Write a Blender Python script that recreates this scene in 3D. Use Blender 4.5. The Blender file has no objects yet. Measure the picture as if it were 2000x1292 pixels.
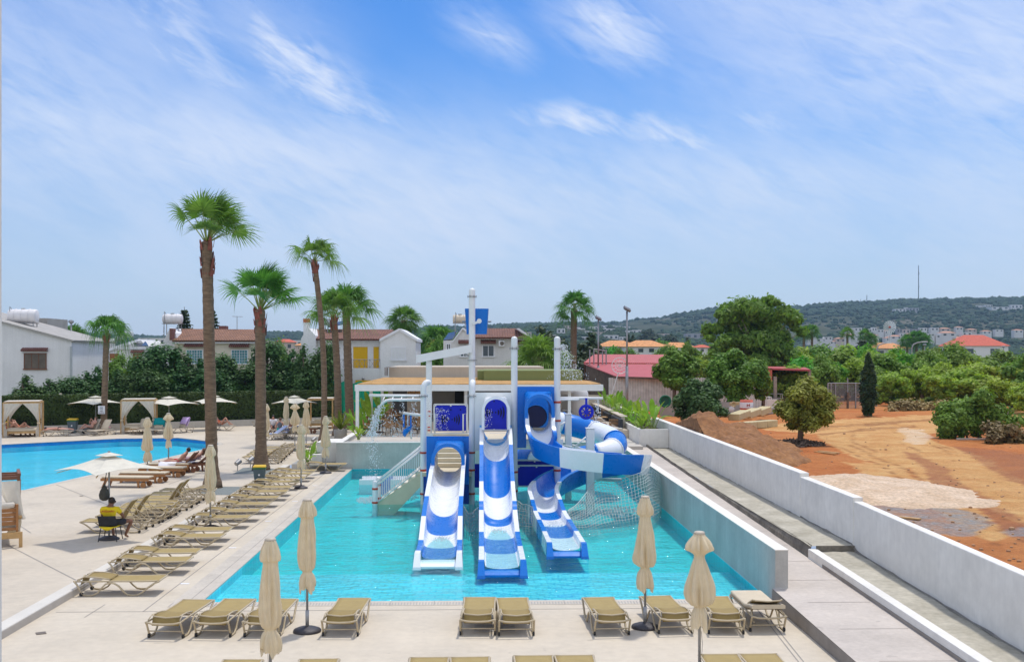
import bpy, bmesh, math, random
from mathutils import Vector, Matrix, noise
from mathutils.geometry import tessellate_polygon
S = bpy.context.scene
COL = S.collection
PI = math.pi
F, HC, YH = 2100.0, 5.45, 690.0
AY = math.atan(57/2100)
FW = Vector((math.sin(AY), math.cos(AY), 0)); RT = Vector((math.cos(AY), -math.sin(AY), 0))
def D(px, py, d):
    p = (FW + RT*((px-1000)/F))*d
    return Vector((p.x, p.y, HC+(YH-py)/F*d))
def G(px, py, z=0.0):
    return D(px, py, (HC-z)*F/(py-YH))
def DY(px, py, Y):
    """point on the pixel ray at world Y"""
    r = FW + RT*((px-1000)/F)
    t = Y/r.y
    return Vector((r.x*t, Y, HC+(YH-py)/F*t))
def px_of(v):
    d = v[0]*FW.x+v[1]*FW.y
    u = (v[0]*RT.x+v[1]*RT.y)/d
    return 1000+F*u, YH-(v[2]-HC)/d*F
V = Vector
# ------------------------------------------------------------------ mesh builder
class MB:
    def __init__(s): s.v=[]; s.f=[]; s.mi=[]; s.m=0; s.M=None
    def _add(s, vs, fs):
        o=len(s.v)
        if s.M is not None: vs=[s.M@V(p) for p in vs]
        s.v.extend([tuple(p) for p in vs])
        for f in fs:
            s.f.append(tuple(i+o for i in f)); s.mi.append(s.m)
    def box(s, x0,x1,y0,y1,z0,z1):
        s._add([(x0,y0,z0),(x1,y0,z0),(x1,y1,z0),(x0,y1,z0),(x0,y0,z1),(x1,y0,z1),(x1,y1,z1),(x0,y1,z1)],
               [(0,3,2,1),(4,5,6,7),(0,1,5,4),(1,2,6,5),(2,3,7,6),(3,0,4,7)])
    def cbox(s, c, sz, R=None):
        x,y,z=sz[0]/2,sz[1]/2,sz[2]/2
        vs=[V(p) for p in [(-x,-y,-z),(x,-y,-z),(x,y,-z),(-x,y,-z),(-x,-y,z),(x,-y,z),(x,y,z),(-x,y,z)]]
        if R is not None: vs=[R@p for p in vs]
        s._add([p+V(c) for p in vs],[(0,3,2,1),(4,5,6,7),(0,1,5,4),(1,2,6,5),(2,3,7,6),(3,0,4,7)])
    def bar(s, a, b, w, h, up=(0,0,1)):
        a,b=V(a),V(b); t=(b-a); L=t.length; t.normalize(); up=V(up)
        if abs(t.dot(up))>.99: up=V((0,1,0))
        x=t.cross(up).normalized(); z=x.cross(t)
        vs=[p+x*(sx*w/2)+z*(sz*h/2) for p in (a,b) for sx,sz in ((-1,-1),(1,-1),(1,1),(-1,1))]
        s._add(vs,[(0,1,2,3),(7,6,5,4),(0,4,5,1),(1,5,6,2),(2,6,7,3),(3,7,4,0)])
    def tube(s, pts, r, seg=8, closed=False, cap=True):
        pts=[V(p) for p in pts]; n=len(pts); rs=r if isinstance(r,(list,tuple)) else [r]*n
        rings=[]; pu=None
        for i,p in enumerate(pts):
            if closed: t=pts[(i+1)%n]-pts[i-1]
            else: t=pts[min(i+1,n-1)]-pts[max(i-1,0)]
            if t.length<1e-9: t=V((0,0,1))
            t.normalize()
            if pu is None:
                pu=V((0,0,1)) if abs(t.z)<.9 else V((0,1,0))
            x=t.cross(pu)
            if x.length<1e-6: x=t.cross(V((1,0,0)))
            x.normalize(); z=x.cross(t); pu=z
            rings.append([p+(x*math.cos(2*PI*k/seg)+z*math.sin(2*PI*k/seg))*rs[i] for k in range(seg)])
        vs=[q for R in rings for q in R]; fs=[]
        m=n if closed else n-1
        for i in range(m):
            a=i*seg; b=((i+1)%n)*seg
            for k in range(seg):
                k2=(k+1)%seg; fs.append((a+k,a+k2,b+k2,b+k))
        if cap and not closed:
            fs.append(tuple(range(seg-1,-1,-1))); fs.append(tuple((n-1)*seg+k for k in range(seg)))
        s._add(vs,fs)
    def cyl(s,a,b,r0,r1=None,seg=12): s.tube([a,b],[r0,r0 if r1 is None else r1],seg)
    def lathe(s, prof, seg=16, c=(0,0,0), cap=True):
        c=V(c); vs=[]; fs=[]
        for r,z in prof:
            for k in range(seg):
                a=2*PI*k/seg; vs.append(c+V((r*math.cos(a),r*math.sin(a),z)))
        for i in range(len(prof)-1):
            for k in range(seg):
                k2=(k+1)%seg; fs.append((i*seg+k,i*seg+k2,(i+1)*seg+k2,(i+1)*seg+k))
        if cap:
            fs.append(tuple(range(seg-1,-1,-1))); fs.append(tuple((len(prof)-1)*seg+k for k in range(seg)))
        s._add(vs,fs)
    def poly(s, pts): s._add([V(p) for p in pts],[tuple(range(len(pts)))])
    def prism(s, pts, off):
        pts=[V(p) for p in pts]; off=V(off); n=len(pts)
        s._add(pts+[p+off for p in pts],[tuple(range(n-1,-1,-1)),tuple(range(n,2*n))]+[(i,(i+1)%n,(i+1)%n+n,i+n) for i in range(n)])
    def grid(s, rows, closed=False):
        nr=len(rows); nc=len(rows[0]); vs=[p for r in rows for p in r]; fs=[]
        for i in range(nr-1):
            for k in range(nc if closed else nc-1):
                k2=(k+1)%nc; fs.append((i*nc+k,i*nc+k2,(i+1)*nc+k2,(i+1)*nc+k))
        s._add(vs,fs)
    def ball(s, c, r, seg=10, rings=6, sc=(1,1,1)):
        c=V(c); rows=[]
        for i in range(rings+1):
            t=PI*i/rings
            rows.append([c+V((r*sc[0]*math.sin(t)*math.cos(2*PI*k/seg), r*sc[1]*math.sin(t)*math.sin(2*PI*k/seg), -r*sc[2]*math.cos(t))) for k in range(seg)])
        s.grid(rows,True)
    def build(s, name, mats, parent=None, smooth=False, off=None, bevel=0, solid=0, loc=None):
        me=bpy.data.meshes.new(name); vs=s.v
        if off is not None: vs=[(p[0]-off[0],p[1]-off[1],p[2]-off[2]) for p in vs]
        me.from_pydata(vs,[],s.f)
        if not isinstance(mats,(list,tuple)): mats=[mats]
        for m in mats: me.materials.append(m)
        if len(mats)>1: me.polygons.foreach_set('material_index', s.mi)
        if smooth: me.polygons.foreach_set('use_smooth',[True]*len(me.polygons))
        me.update()
        ob=bpy.data.objects.new(name,me); COL.objects.link(ob)
        if parent: ob.parent=parent
        elif loc is not None: ob.location=loc
        elif off is not None: ob.location=off
        if solid:
            m=ob.modifiers.new('s','SOLIDIFY'); m.thickness=solid; m.offset=0
        if bevel:
            m=ob.modifiers.new('b','BEVEL'); m.width=bevel; m.segments=2; m.limit_method='ANGLE'; m.angle_limit=math.radians(40)
        if smooth is True:
            try:
                me.shade_auto_smooth if False else None
            except Exception: pass
        return ob
def tag(o, label, cat, group=None, kind=None):
    if label: o['label']=label
    if cat: o['category']=cat
    if group: o['group']=group
    if kind: o['kind']=kind
    return o
def T(name, label, cat, loc=(0,0,0), rz=0, group=None):
    o=bpy.data.objects.new(name,None); COL.objects.link(o)
    o.empty_display_size=.2
    o.location=loc; o.rotation_euler=(0,0,rz)
    return tag(o,label,cat,group)
def struct(o): o['kind']='structure'; return o
KIDS={}
def dup(root, loc, rz=None, label=None, group=None, scale=None):
    r=root.copy(); COL.objects.link(r); r.location=loc
    if rz is not None: r.rotation_euler=(0,0,rz)
    if label: r['label']=label
    if group: r['group']=group
    if scale is not None: r.scale=scale if isinstance(scale,(tuple,list)) else (scale,)*3
    for ch in kids(root):
        c=ch.copy(); COL.objects.link(c); c.parent=r
        for g in kids(ch):
            e=g.copy(); COL.objects.link(e); e.parent=c
    return r
def kids(o): return [c for c in COL.objects if c.parent==o] if False else list(o.children)
ORD=['first','second','third','fourth','fifth','sixth','seventh','eighth','ninth','tenth','eleventh','twelfth','thirteenth','fourteenth','fifteenth','sixteenth','seventeenth','eighteenth','nineteenth','twentieth']
def catmull(pts, n=6):
    P=[V(p) if len(p)==3 else list(p) for p in pts]
    k=len(pts[0]); P=[list(p) for p in pts]; P=[P[0]]+P+[P[-1]]; out=[]
    for i in range(1,len(P)-2):
        for j in range(n):
            t=j/n; q=[]
            for c in range(k):
                a,b,cc,d=P[i-1][c],P[i][c],P[i+1][c],P[i+2][c]
                q.append(.5*((2*b)+(-a+cc)*t+(2*a-5*b+4*cc-d)*t*t+(-a+3*b-3*cc+d)*t**3))
            out.append(q)
    out.append(list(P[-2])); return out
# ------------------------------------------------------------------ materials
def lin(c):
    if isinstance(c,str):
        c=c.lstrip('#'); c=[int(c[i:i+2],16)/255 for i in (0,2,4)]
        c=[x/12.92 if x<=.04045 else ((x+.055)/1.055)**2.4 for x in c]
    return (c[0],c[1],c[2],1)
def nt(name):
    m=bpy.data.materials.new(name); m.use_nodes=True; t=m.node_tree; t.nodes.clear()
    out=t.nodes.new('ShaderNodeOutputMaterial'); return m,t,out
def N(t,typ,**kw):
    n=t.nodes.new(typ)
    for k,v in kw.items():
        if k.startswith('i_'):
            key=k[2:]; key=int(key) if key.isdigit() else key
            n.inputs[key].default_value=v
        else: setattr(n,k,v)
    return n
def L(t,a,b): t.links.new(a,b)
def noisefac(t, co, scale, lo, hi, detail=4, rough=.6):
    n=N(t,'ShaderNodeTexNoise',i_Scale=scale,i_Detail=detail,i_Roughness=rough); L(t,co,n.inputs['Vector'])
    r=N(t,'ShaderNodeMapRange'); r.inputs[1].default_value=.3; r.inputs[2].default_value=.7; r.inputs[3].default_value=lo; r.inputs[4].default_value=hi
    L(t,n.outputs['Fac'],r.inputs[0]); return r.outputs[0]
def mixc(t, fac, a, b, mode='MIX'):
    m=N(t,'ShaderNodeMix',data_type='RGBA',blend_type=mode)
    for s,v in ((0,fac),(6,a),(7,b)):
        if hasattr(v,'is_linked') or hasattr(v,'links'): L(t,v,m.inputs[s])
        else: m.inputs[s].default_value=v
    return m.outputs[2]
def mat(name, c, rough=.6, var=.12, scale=3, c2=None, fine=.05, fscale=60, bump=0, bscale=40, spec=.35, metal=0, coat=0, obj=True, stretch=None):
    m,t,out=nt(name); b=N(t,'ShaderNodeBsdfPrincipled'); L(t,b.outputs[0],out.inputs[0])
    tc=N(t,'ShaderNodeTexCoord'); co=tc.outputs['Object']
    if not obj:
        g=N(t,'ShaderNodeNewGeometry'); co=g.outputs['Position']
    if stretch:
        mp=N(t,'ShaderNodeMapping'); mp.inputs['Scale'].default_value=stretch; L(t,co,mp.inputs[0]); co=mp.outputs[0]
    c=lin(c)
    a=lin(c2) if c2 else tuple(x*(1-var) for x in c[:3])+(1,)
    d=c if c2 else tuple(min(1,x*(1+var)) for x in c[:3])+(1,)
    col=mixc(t,noisefac(t,co,scale,0,1),a,d)
    if fine:
        f=noisefac(t,co,fscale,1-fine,1+fine,2)
        cm=N(t,'ShaderNodeVectorMath',operation='SCALE'); L(t,col,cm.inputs[0]); L(t,f,cm.inputs['Scale']); col=cm.outputs[0]
    L(t,col,b.inputs['Base Color'])
    L(t,noisefac(t,co,scale*3,max(0,rough-.08),min(1,rough+.08)),b.inputs['Roughness'])
    b.inputs['Metallic'].default_value=metal; b.inputs['Specular IOR Level'].default_value=spec
    if coat: b.inputs['Coat Weight'].default_value=coat; b.inputs['Coat Roughness'].default_value=.08
    if bump:
        bn=N(t,'ShaderNodeTexNoise',i_Scale=bscale,i_Detail=5); L(t,co,bn.inputs['Vector'])
        bp=N(t,'ShaderNodeBump',i_Strength=bump,i_Distance=.02); L(t,bn.outputs['Fac'],bp.inputs['Height']); L(t,bp.outputs[0],b.inputs['Normal'])
    return m
def leafmat(name, c, c2, trans=.35, rough=.55, vs=.8):
    m,t,out=nt(name)
    g=N(t,'ShaderNodeNewGeometry'); oi=N(t,'ShaderNodeObjectInfo')
    k=1.0 if 'hedge' in name or 'woods' in name or 'palm' in name else 1.25
    c=tuple(x*k for x in c); c2=tuple(x*k for x in c2)
    rg=N(t,'ShaderNodeMapRange'); rg.inputs[3].default_value=.18; rg.inputs[4].default_value=.82; L(t,g.outputs['Random Per Island'],rg.inputs[0])
    col=mixc(t,rg.outputs[0],lin(c),lin(c2))
    tc=N(t,'ShaderNodeTexCoord')
    f=noisefac(t,tc.outputs['Object'],vs,.62,1.3,3)
    cm=N(t,'ShaderNodeVectorMath',operation='SCALE'); L(t,col,cm.inputs[0]); L(t,f,cm.inputs['Scale']); col=cm.outputs[0]
    hs=N(t,'ShaderNodeHueSaturation'); L(t,col,hs.inputs['Color'])
    r=N(t,'ShaderNodeMapRange'); r.inputs[3].default_value=.478; r.inputs[4].default_value=.52; L(t,oi.outputs['Random'],r.inputs[0]); L(t,r.outputs[0],hs.inputs['Hue'])
    b=N(t,'ShaderNodeBsdfPrincipled'); b.inputs['Roughness'].default_value=rough; b.inputs['Specular IOR Level'].default_value=.25
    L(t,hs.outputs[0],b.inputs['Base Color'])
    tr=N(t,'ShaderNodeBsdfTranslucent'); br=N(t,'ShaderNodeVectorMath',operation='MULTIPLY'); br.inputs[1].default_value=(1.25,1.35,.7)
    L(t,hs.outputs[0],br.inputs[0]); L(t,br.outputs[0],tr.inputs[0])
    mx=N(t,'ShaderNodeMixShader',i_0=trans); L(t,b.outputs[0],mx.inputs[1]); L(t,tr.outputs[0],mx.inputs[2]); L(t,mx.outputs[0],out.inputs[0])
    return m
def clothmat(name,c,trans=.2):
    m,t,out=nt(name); b=N(t,'ShaderNodeBsdfPrincipled'); b.inputs['Roughness'].default_value=.85; b.inputs['Specular IOR Level'].default_value=.1
    tc=N(t,'ShaderNodeTexCoord'); f=noisefac(t,tc.outputs['Object'],5,.92,1.05)
    cm=N(t,'ShaderNodeVectorMath',operation='SCALE'); cm.inputs[0].default_value=lin(c)[:3]; L(t,f,cm.inputs['Scale'])
    L(t,cm.outputs[0],b.inputs['Base Color'])
    tr=N(t,'ShaderNodeBsdfTranslucent'); L(t,cm.outputs[0],tr.inputs[0])
    mx=N(t,'ShaderNodeMixShader',i_0=trans); L(t,b.outputs[0],mx.inputs[1]); L(t,tr.outputs[0],mx.inputs[2]); L(t,mx.outputs[0],out.inputs[0])
    return m
def stripemat(name,c1,c2,scale,axis='X',rough=.6,width=.5,rot=(0,0,0)):
    m,t,out=nt(name); b=N(t,'ShaderNodeBsdfPrincipled'); b.inputs['Roughness'].default_value=rough; L(t,b.outputs[0],out.inputs[0])
    tc=N(t,'ShaderNodeTexCoord'); mp=N(t,'ShaderNodeMapping'); mp.inputs['Rotation'].default_value=rot; L(t,tc.outputs['Object'],mp.inputs[0])
    w=N(t,'ShaderNodeTexWave',bands_direction=axis,i_Scale=scale); L(t,mp.outputs[0],w.inputs[0])
    r=N(t,'ShaderNodeMapRange'); r.inputs[1].default_value=width-.12; r.inputs[2].default_value=width+.12; L(t,w.outputs['Fac'],r.inputs[0])
    col=mixc(t,r.outputs[0],lin(c1),lin(c2)); f=noisefac(t,tc.outputs['Object'],2.5,.8,1.15)
    cm=N(t,'ShaderNodeVectorMath',operation='SCALE'); L(t,col,cm.inputs[0]); L(t,f,cm.inputs['Scale']); L(t,cm.outputs[0],b.inputs['Base Color'])
    bp=N(t,'ShaderNodeBump',i_Strength=.6,i_Distance=.03); L(t,w.outputs['Fac'],bp.inputs['Height']); L(t,bp.outputs[0],b.inputs['Normal'])
    return m
M={}
M['deck']=mat('deck',(.585,.51,.40),.75,.075,.45,fine=.05,fscale=5,bump=.08,bscale=60,obj=False)
M['deck_up']=mat('deck_up',(.56,.485,.38),.75,.085,.4,fine=.05,fscale=5,bump=.08,bscale=60,obj=False)
def streak(m,k=.16):
    t=m.node_tree; b=[n for n in t.nodes if n.type=='BSDF_PRINCIPLED'][0]; l=b.inputs['Base Color'].links[0]; src=l.from_socket
    g=N(t,'ShaderNodeNewGeometry'); mp=N(t,'ShaderNodeMapping'); mp.inputs['Scale'].default_value=(2.6,2.6,.16); L(t,g.outputs['Position'],mp.inputs[0])
    f=noisefac(t,mp.outputs[0],1.6,1,1-k,6,.72); mp2=N(t,'ShaderNodeMapping'); mp2.inputs['Scale'].default_value=(.25,.25,.3); L(t,g.outputs['Position'],mp2.inputs[0]); f2=noisefac(t,mp2.outputs[0],1.3,1.02,.95,3)
    mu=N(t,'ShaderNodeMath',operation='MULTIPLY'); L(t,f,mu.inputs[0]); L(t,f2,mu.inputs[1])
    cm=N(t,'ShaderNodeVectorMath',operation='SCALE'); L(t,src,cm.inputs[0]); L(t,mu.outputs[0],cm.inputs['Scale']); L(t,cm.outputs[0],b.inputs['Base Color'])
M['edge']=mat('edge',(.63,.59,.52),.7,.05,1.2,fine=.04,obj=False)
M['coping']=mat('coping',(.54,.48,.395),.6,.14,1.1,fine=.08,fscale=14,obj=False)
M['riser']=mat('riser',(.44,.40,.35),.8,.08,2,obj=False)
M['joint']=mat('joint',(.30,.27,.24),.8,.1,3,obj=False)
M['plaster']=mat('plaster',(.87,.84,.775),.8,.0,.55,c2=(.755,.725,.665),fine=.045,fscale=4,bump=.18,bscale=14,obj=False)
M['wallgrey']=mat('wallgrey',(.54,.52,.48),.75,.13,.9,fine=.05,fscale=20,obj=False,bump=.06)
M['walltop']=mat('walltop',(.78,.73,.64),.7,.06,1.5,obj=False)
M['path']=mat('path',(.52,.46,.40),.8,.12,.7,fine=.06,fscale=10,obj=False,bump=.05)
M['pathdark']=mat('pathdark',(.27,.24,.21),.85,.15,2,obj=False)
M['bed']=mat('bed',(.52,.48,.39),.9,.0,.9,c2=(.33,.30,.23),fine=.12,fscale=8,obj=False,bump=.25,bscale=9)
M['gravel']=mat('gravel',(.20,.22,.21),.9,.3,25,fine=.3,fscale=60,obj=False,bump=.6,bscale=50)
M['white']=mat('white_metal',(.80,.81,.80),.4,.04,3,fine=.02)
M['slidewhite']=mat('slide_white',(.84,.86,.88),.28,.015,1,fine=0,coat=.2)
M['slideblue']=mat('slide_blue',(.001,.165,.60),.3,.03,1,fine=0,coat=.1)
M['lightblue']=mat('slide_light_blue',(.01,.36,.80),.3,.03,1,fine=0,coat=.1)
M['panelblue']=mat('panel_blue',(.004,.018,.52),.4,.08,2,fine=.02)
M['holeblue']=mat('panel_hole',(.004,.008,.05),.7,.1,3)
M['red']=mat('band_red',(.55,.07,.03),.5,.1,4)
M['beigestep']=mat('beige_step',(.70,.60,.42),.55,.05,3)
M['steptread']=mat('step_nosing',(.80,.74,.60),.5,.05,3)
M['rope']=mat('rope',(.50,.53,.50),.8,.1,8)
M['rail']=mat('rail_white',(.78,.80,.78),.4,.04,3)
M['frame']=mat('lounger_frame',(.50,.41,.27),.5,.08,6,fine=.03)
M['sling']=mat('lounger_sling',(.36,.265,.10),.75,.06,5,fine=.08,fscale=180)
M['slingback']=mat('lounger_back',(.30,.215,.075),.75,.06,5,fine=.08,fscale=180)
M['slinggrey']=mat('lounger_sling_grey',(.50,.42,.31),.75,.06,5,fine=.08,fscale=180)
M['framegrey']=mat('lounger_frame_grey',(.52,.45,.36),.5,.08,6)
M['cushion']=mat('cushion',(.60,.51,.37),.85,.06,4,fine=.06,fscale=120)
M['dark']=mat('dark_rubber',(.03,.03,.032),.6,.2,6)
M['basegrey']=mat('umbrella_base',(.055,.05,.055),.55,.2,5)
M['pole']=mat('pole_grey',(.36,.36,.36),.4,.1,5,metal=.4)
M['canvas']=clothmat('canvas',(.90,.785,.58),.42)
M['canvaslight']=clothmat('canvas_light',(.82,.78,.67),.25)
M['curtain']=clothmat('curtain',(.80,.75,.66),.35)
M['wood']=mat('wood',(.34,.155,.055),.55,.25,3,fine=.15,fscale=30,stretch=(1,8,8))
M['woodlight']=mat('wood_light',(.50,.31,.13),.6,.2,3,fine=.12,fscale=30)
M['wooddark']=mat('wood_dark',(.20,.085,.045),.55,.25,3,fine=.12,fscale=30)
M['slat']=mat('pergola_slat',(.62,.36,.13),.7,.28,1.3,fine=.15,fscale=8,obj=False)
M['rattan']=mat('rattan',(.36,.20,.085),.7,.3,9,fine=.2,fscale=80)
M['leg_dark']=mat('leg_dark',(.06,.045,.035),.5,.2,5)
M['skin']=mat('skin',(.52,.27,.19),.55,.08,9,fine=.03)
M['skindark']=mat('skin_tan',(.21,.10,.06),.5,.1,9,fine=.03)
M['skinpink']=mat('skin_pink',(.60,.31,.23),.5,.08,9,fine=.03)
M['hair']=mat('hair',(.025,.018,.014),.5,.3,20)
M['hairbrown']=mat('hair_brown',(.12,.06,.03),.5,.3,20)
M['yellow']=mat('yellow_cloth',(.80,.60,.015),.8,.06,8)
M['black']=mat('black_cloth',(.03,.03,.035),.8,.15,8)
M['redink']=mat('red_print',(.45,.03,.02),.7,.05,8)
M['ink']=mat('black_print',(.02,.02,.025),.7,.05,8)
M['yshutter']=mat('yellow_shutter',(.72,.42,.005),.6,.05,1.2,fine=.03)
M['hw1']=mat('house_wall_white',(.82,.81,.80),.85,.04,.5,fine=.05,fscale=12,bump=.15,bscale=12,obj=False)
M['hw2']=mat('house_wall_cream',(.78,.71,.57),.85,.04,.5,fine=.05,fscale=12,bump=.15,bscale=12,obj=False)
M['hw3']=mat('house_wall_offwhite',(.78,.76,.73),.85,.04,.5,fine=.05,fscale=12,bump=.15,bscale=12,obj=False)
M['beige']=mat('beige_plaster',(.60,.52,.42),.85,.04,.5,obj=False)
M['greenpar']=mat('green_plaster',(.20,.24,.09),.85,.05,.4,obj=False)
def spots(m):
    t=m.node_tree; b=[n for n in t.nodes if n.type=='BSDF_PRINCIPLED'][0]; src=b.inputs['Base Color'].links[0].from_socket; g=N(t,'ShaderNodeNewGeometry'); co=g.outputs['Position']
    n=N(t,'ShaderNodeTexNoise',i_Scale=.55,i_Detail=7,i_Roughness=.62); L(t,co,n.inputs['Vector']); r=N(t,'ShaderNodeMapRange'); r.inputs[1].default_value=.60; r.inputs[2].default_value=.70; r.inputs[3].default_value=1; r.inputs[4].default_value=.90; L(t,n.outputs['Fac'],r.inputs[0])
    n2=N(t,'ShaderNodeTexNoise',i_Scale=3.2,i_Detail=3); L(t,co,n2.inputs['Vector']); r2=N(t,'ShaderNodeMapRange'); r2.inputs[1].default_value=.69; r2.inputs[2].default_value=.73; r2.inputs[3].default_value=1; r2.inputs[4].default_value=.84; L(t,n2.outputs['Fac'],r2.inputs[0])
    mu=N(t,'ShaderNodeMath',operation='MULTIPLY'); L(t,r.outputs[0],mu.inputs[0]); L(t,r2.outputs[0],mu.inputs[1])
    cm=N(t,'ShaderNodeVectorMath',operation='SCALE'); L(t,src,cm.inputs[0]); L(t,mu.outputs[0],cm.inputs['Scale']); L(t,cm.outputs[0],b.inputs['Base Color'])
for q in ('deck','deck_up','coping','path'): spots(M[q])
for q in ('plaster','wallgrey','hw1','hw2','hw3','beige'): streak(M[q],.09 if q!='wallgrey' else .16)
M['glass']=mat('window_glass',(.05,.07,.08),.12,.2,1,spec=.6)
M['shutdark']=mat('shutter_dark',(.16,.13,.10),.6,.2,2)
M['trimw']=mat('trim_white',(.80,.80,.82),.6,.04,2)
M['awntile']=mat('awning_tile',(.20,.085,.07),.75,.25,5)
M['teal_grille']=mat('teal_grille',(.10,.30,.33),.5,.2,4)
M['brownshut']=mat('brown_shutter',(.33,.14,.055),.65,.15,2)
M['tank']=mat('tank_white',(.78,.75,.74),.45,.06,2,fine=.03)
M['tankgrey']=mat('tank_grey',(.42,.45,.46),.5,.1,2)
M['tankcream']=mat('tank_cream',(.68,.58,.44),.5,.08,2)
M['solar']=mat('solar_panel',(.02,.025,.035),.2,.2,2,spec=.6)
M['steel']=mat('steel',(.33,.33,.33),.45,.15,4,metal=.6)
M['hedge']=leafmat('hedge_leaf',(.030,.060,.016),(.070,.125,.032),.2)
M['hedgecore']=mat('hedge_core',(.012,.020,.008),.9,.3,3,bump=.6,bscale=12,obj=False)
LK=1.22
M['leafA']=leafmat('leaf_conifer',(.034,.088,.026),(.085,.165,.045),.25)
M['leafB']=leafmat('leaf_pine',(.065,.155,.020),(.155,.29,.040),.3)
M['leafC']=leafmat('leaf_eucalyptus',(.085,.17,.022),(.19,.30,.055),.4)
M['leafD']=leafmat('leaf_olive_scrub',(.15,.25,.024),(.33,.43,.060),.38)
M['leafE']=leafmat('leaf_dark_scrub',(.09,.165,.022),(.21,.31,.048),.33)
M['leafF']=leafmat('leaf_cypress',(.018,.036,.013),(.050,.082,.026),.15)
M['leafG']=leafmat('leaf_bright',(.06,.22,.02),(.13,.36,.035),.4)
M['palm']=leafmat('palm_leaf',(.042,.135,.022),(.155,.315,.060),.4)
M['palmpet']=mat('palm_petiole',(.22,.28,.07),.6,.2,4)
M['palmy']=leafmat('palm_young',(.15,.24,.03),(.24,.33,.06),.35)
M['banana']=leafmat('banana_leaf',(.10,.22,.02),(.24,.37,.05),.4)
M['trunk']=mat('palm_trunk',(.27,.185,.115),.9,.0,3,c2=(.13,.085,.055),fine=.25,fscale=14,bump=1.0,bscale=14,stretch=(1,1,6))
M['boots']=mat('palm_boots',(.26,.085,.06),.85,.35,5,fine=.2,bump=.6,bscale=15)
M['bark']=mat('bark',(.17,.12,.085),.9,.3,4,fine=.2,bump=.6,bscale=12)
M['barkgrey']=mat('bark_grey',(.30,.25,.20),.9,.3,4,fine=.2,bump=.6,bscale=12)
M['binblue']=mat('bin_body',(.09,.13,.15),.5,.1,4)
M['binyellow']=mat('bin_lid',(.70,.45,.03),.5,.1,4)
M['bingreen']=mat('bin_rim',(.05,.16,.06),.5,.1,4)
M['net_green']=mat('green_mesh',(.01,.30,.17),.8,.12,2)
M['tealtowel']=mat('teal_towel',(.0,.25,.26),.9,.15,9)
M['whitetowel']=mat('white_towel',(.80,.78,.82),.9,.06,9)
M['purpletowel']=mat('purple_towel',(.45,.32,.72),.9,.0,7,c2=(.75,.55,.78))
M['pinkcloth']=mat('pink_cloth',(.80,.32,.42),.9,.1,7)
M['orangecloth']=mat('orange_swimsuit',(.85,.13,.03),.7,.1,7)
M['redcloth']=mat('red_cloth',(.70,.05,.06),.8,.15,7)
M['bluecloth']=mat('blue_cloth',(.12,.17,.35),.8,.1,7)
M['greycloth']=mat('grey_cloth',(.13,.14,.17),.8,.1,7)
M['tealcloth']=mat('teal_cloth',(.0,.40,.42),.8,.1,7)
M['shedroof']=stripemat('shed_roof_red',(.40,.07,.062),(.55,.125,.105),1.6,'X',.6)
M['shedroof2']=mat('shed_roof_lower',(.44,.09,.092),.65,.08,1.2,fine=.05)
M['shedwall']=stripemat('shed_wall_tin',(.62,.62,.58),(.72,.71,.67),1.5,'X',.6)
M['rust']=mat('rust_brown',(.16,.11,.08),.9,.3,3)
M['khaki']=mat('machine_khaki',(.56,.46,.25),.65,.12,2,fine=.08)
M['farroof']=mat('far_roof_tile',(.50,.27,.19),.85,.2,2.5)
M['orangeroof']=mat('orange_roof_tile',(.62,.29,.12),.85,.3,2.5,fine=.2,fscale=9)
M['redroof']=mat('red_roof_tile',(.55,.13,.085),.85,.15,2.5,fine=.12,fscale=9)
M['concrete']=mat('concrete',(.38,.36,.33),.85,.12,1.5)
M['farwhite']=mat('far_wall',(.70,.68,.67),.85,.05,.3,obj=False)
M['farpink']=mat('far_wall_pink',(.60,.50,.45),.85,.06,.3,obj=False)
M['fargrey']=mat('far_wall_grey',(.36,.35,.37),.85,.08,.3,obj=False)
def tilemat(name, c1, c2):
    m,t,out=nt(name); b=N(t,'ShaderNodeBsdfPrincipled'); b.inputs['Roughness'].default_value=.8; L(t,b.outputs[0],out.inputs[0])
    tc=N(t,'ShaderNodeTexCoord'); br=N(t,'ShaderNodeTexBrick',i_Scale=1.0)
    br.inputs['Brick Width'].default_value=.22; br.inputs['Row Height'].default_value=.30; br.inputs['Mortar Size'].default_value=.035
    br.inputs['Color1'].default_value=lin(c1); br.inputs['Color2'].default_value=tuple(x*.8 for x in lin(c1)[:3])+(1,); br.inputs['Mortar'].default_value=lin(c2)
    L(t,tc.outputs['UV'],br.inputs[0]); f=noisefac(t,tc.outputs['Object'],1.2,.72,1.2)
    cm=N(t,'ShaderNodeVectorMath',operation='SCALE'); L(t,br.outputs[0],cm.inputs[0]); L(t,f,cm.inputs['Scale']); L(t,cm.outputs[0],b.inputs['Base Color'])
    w=N(t,'ShaderNodeTexWave',bands_direction='X',i_Scale=1.43); L(t,tc.outputs['UV'],w.inputs[0])
    bp=N(t,'ShaderNodeBump',i_Strength=.9,i_Distance=.06); L(t,w.outputs['Fac'],bp.inputs['Height']); L(t,bp.outputs[0],b.inputs['Normal'])
    return m
M['tileroof']=tilemat('terracotta_roof',(.35,.165,.085),(.15,.065,.035))
M['tileroof2']=tilemat('brown_roof',(.28,.125,.075),(.13,.05,.035))
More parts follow.
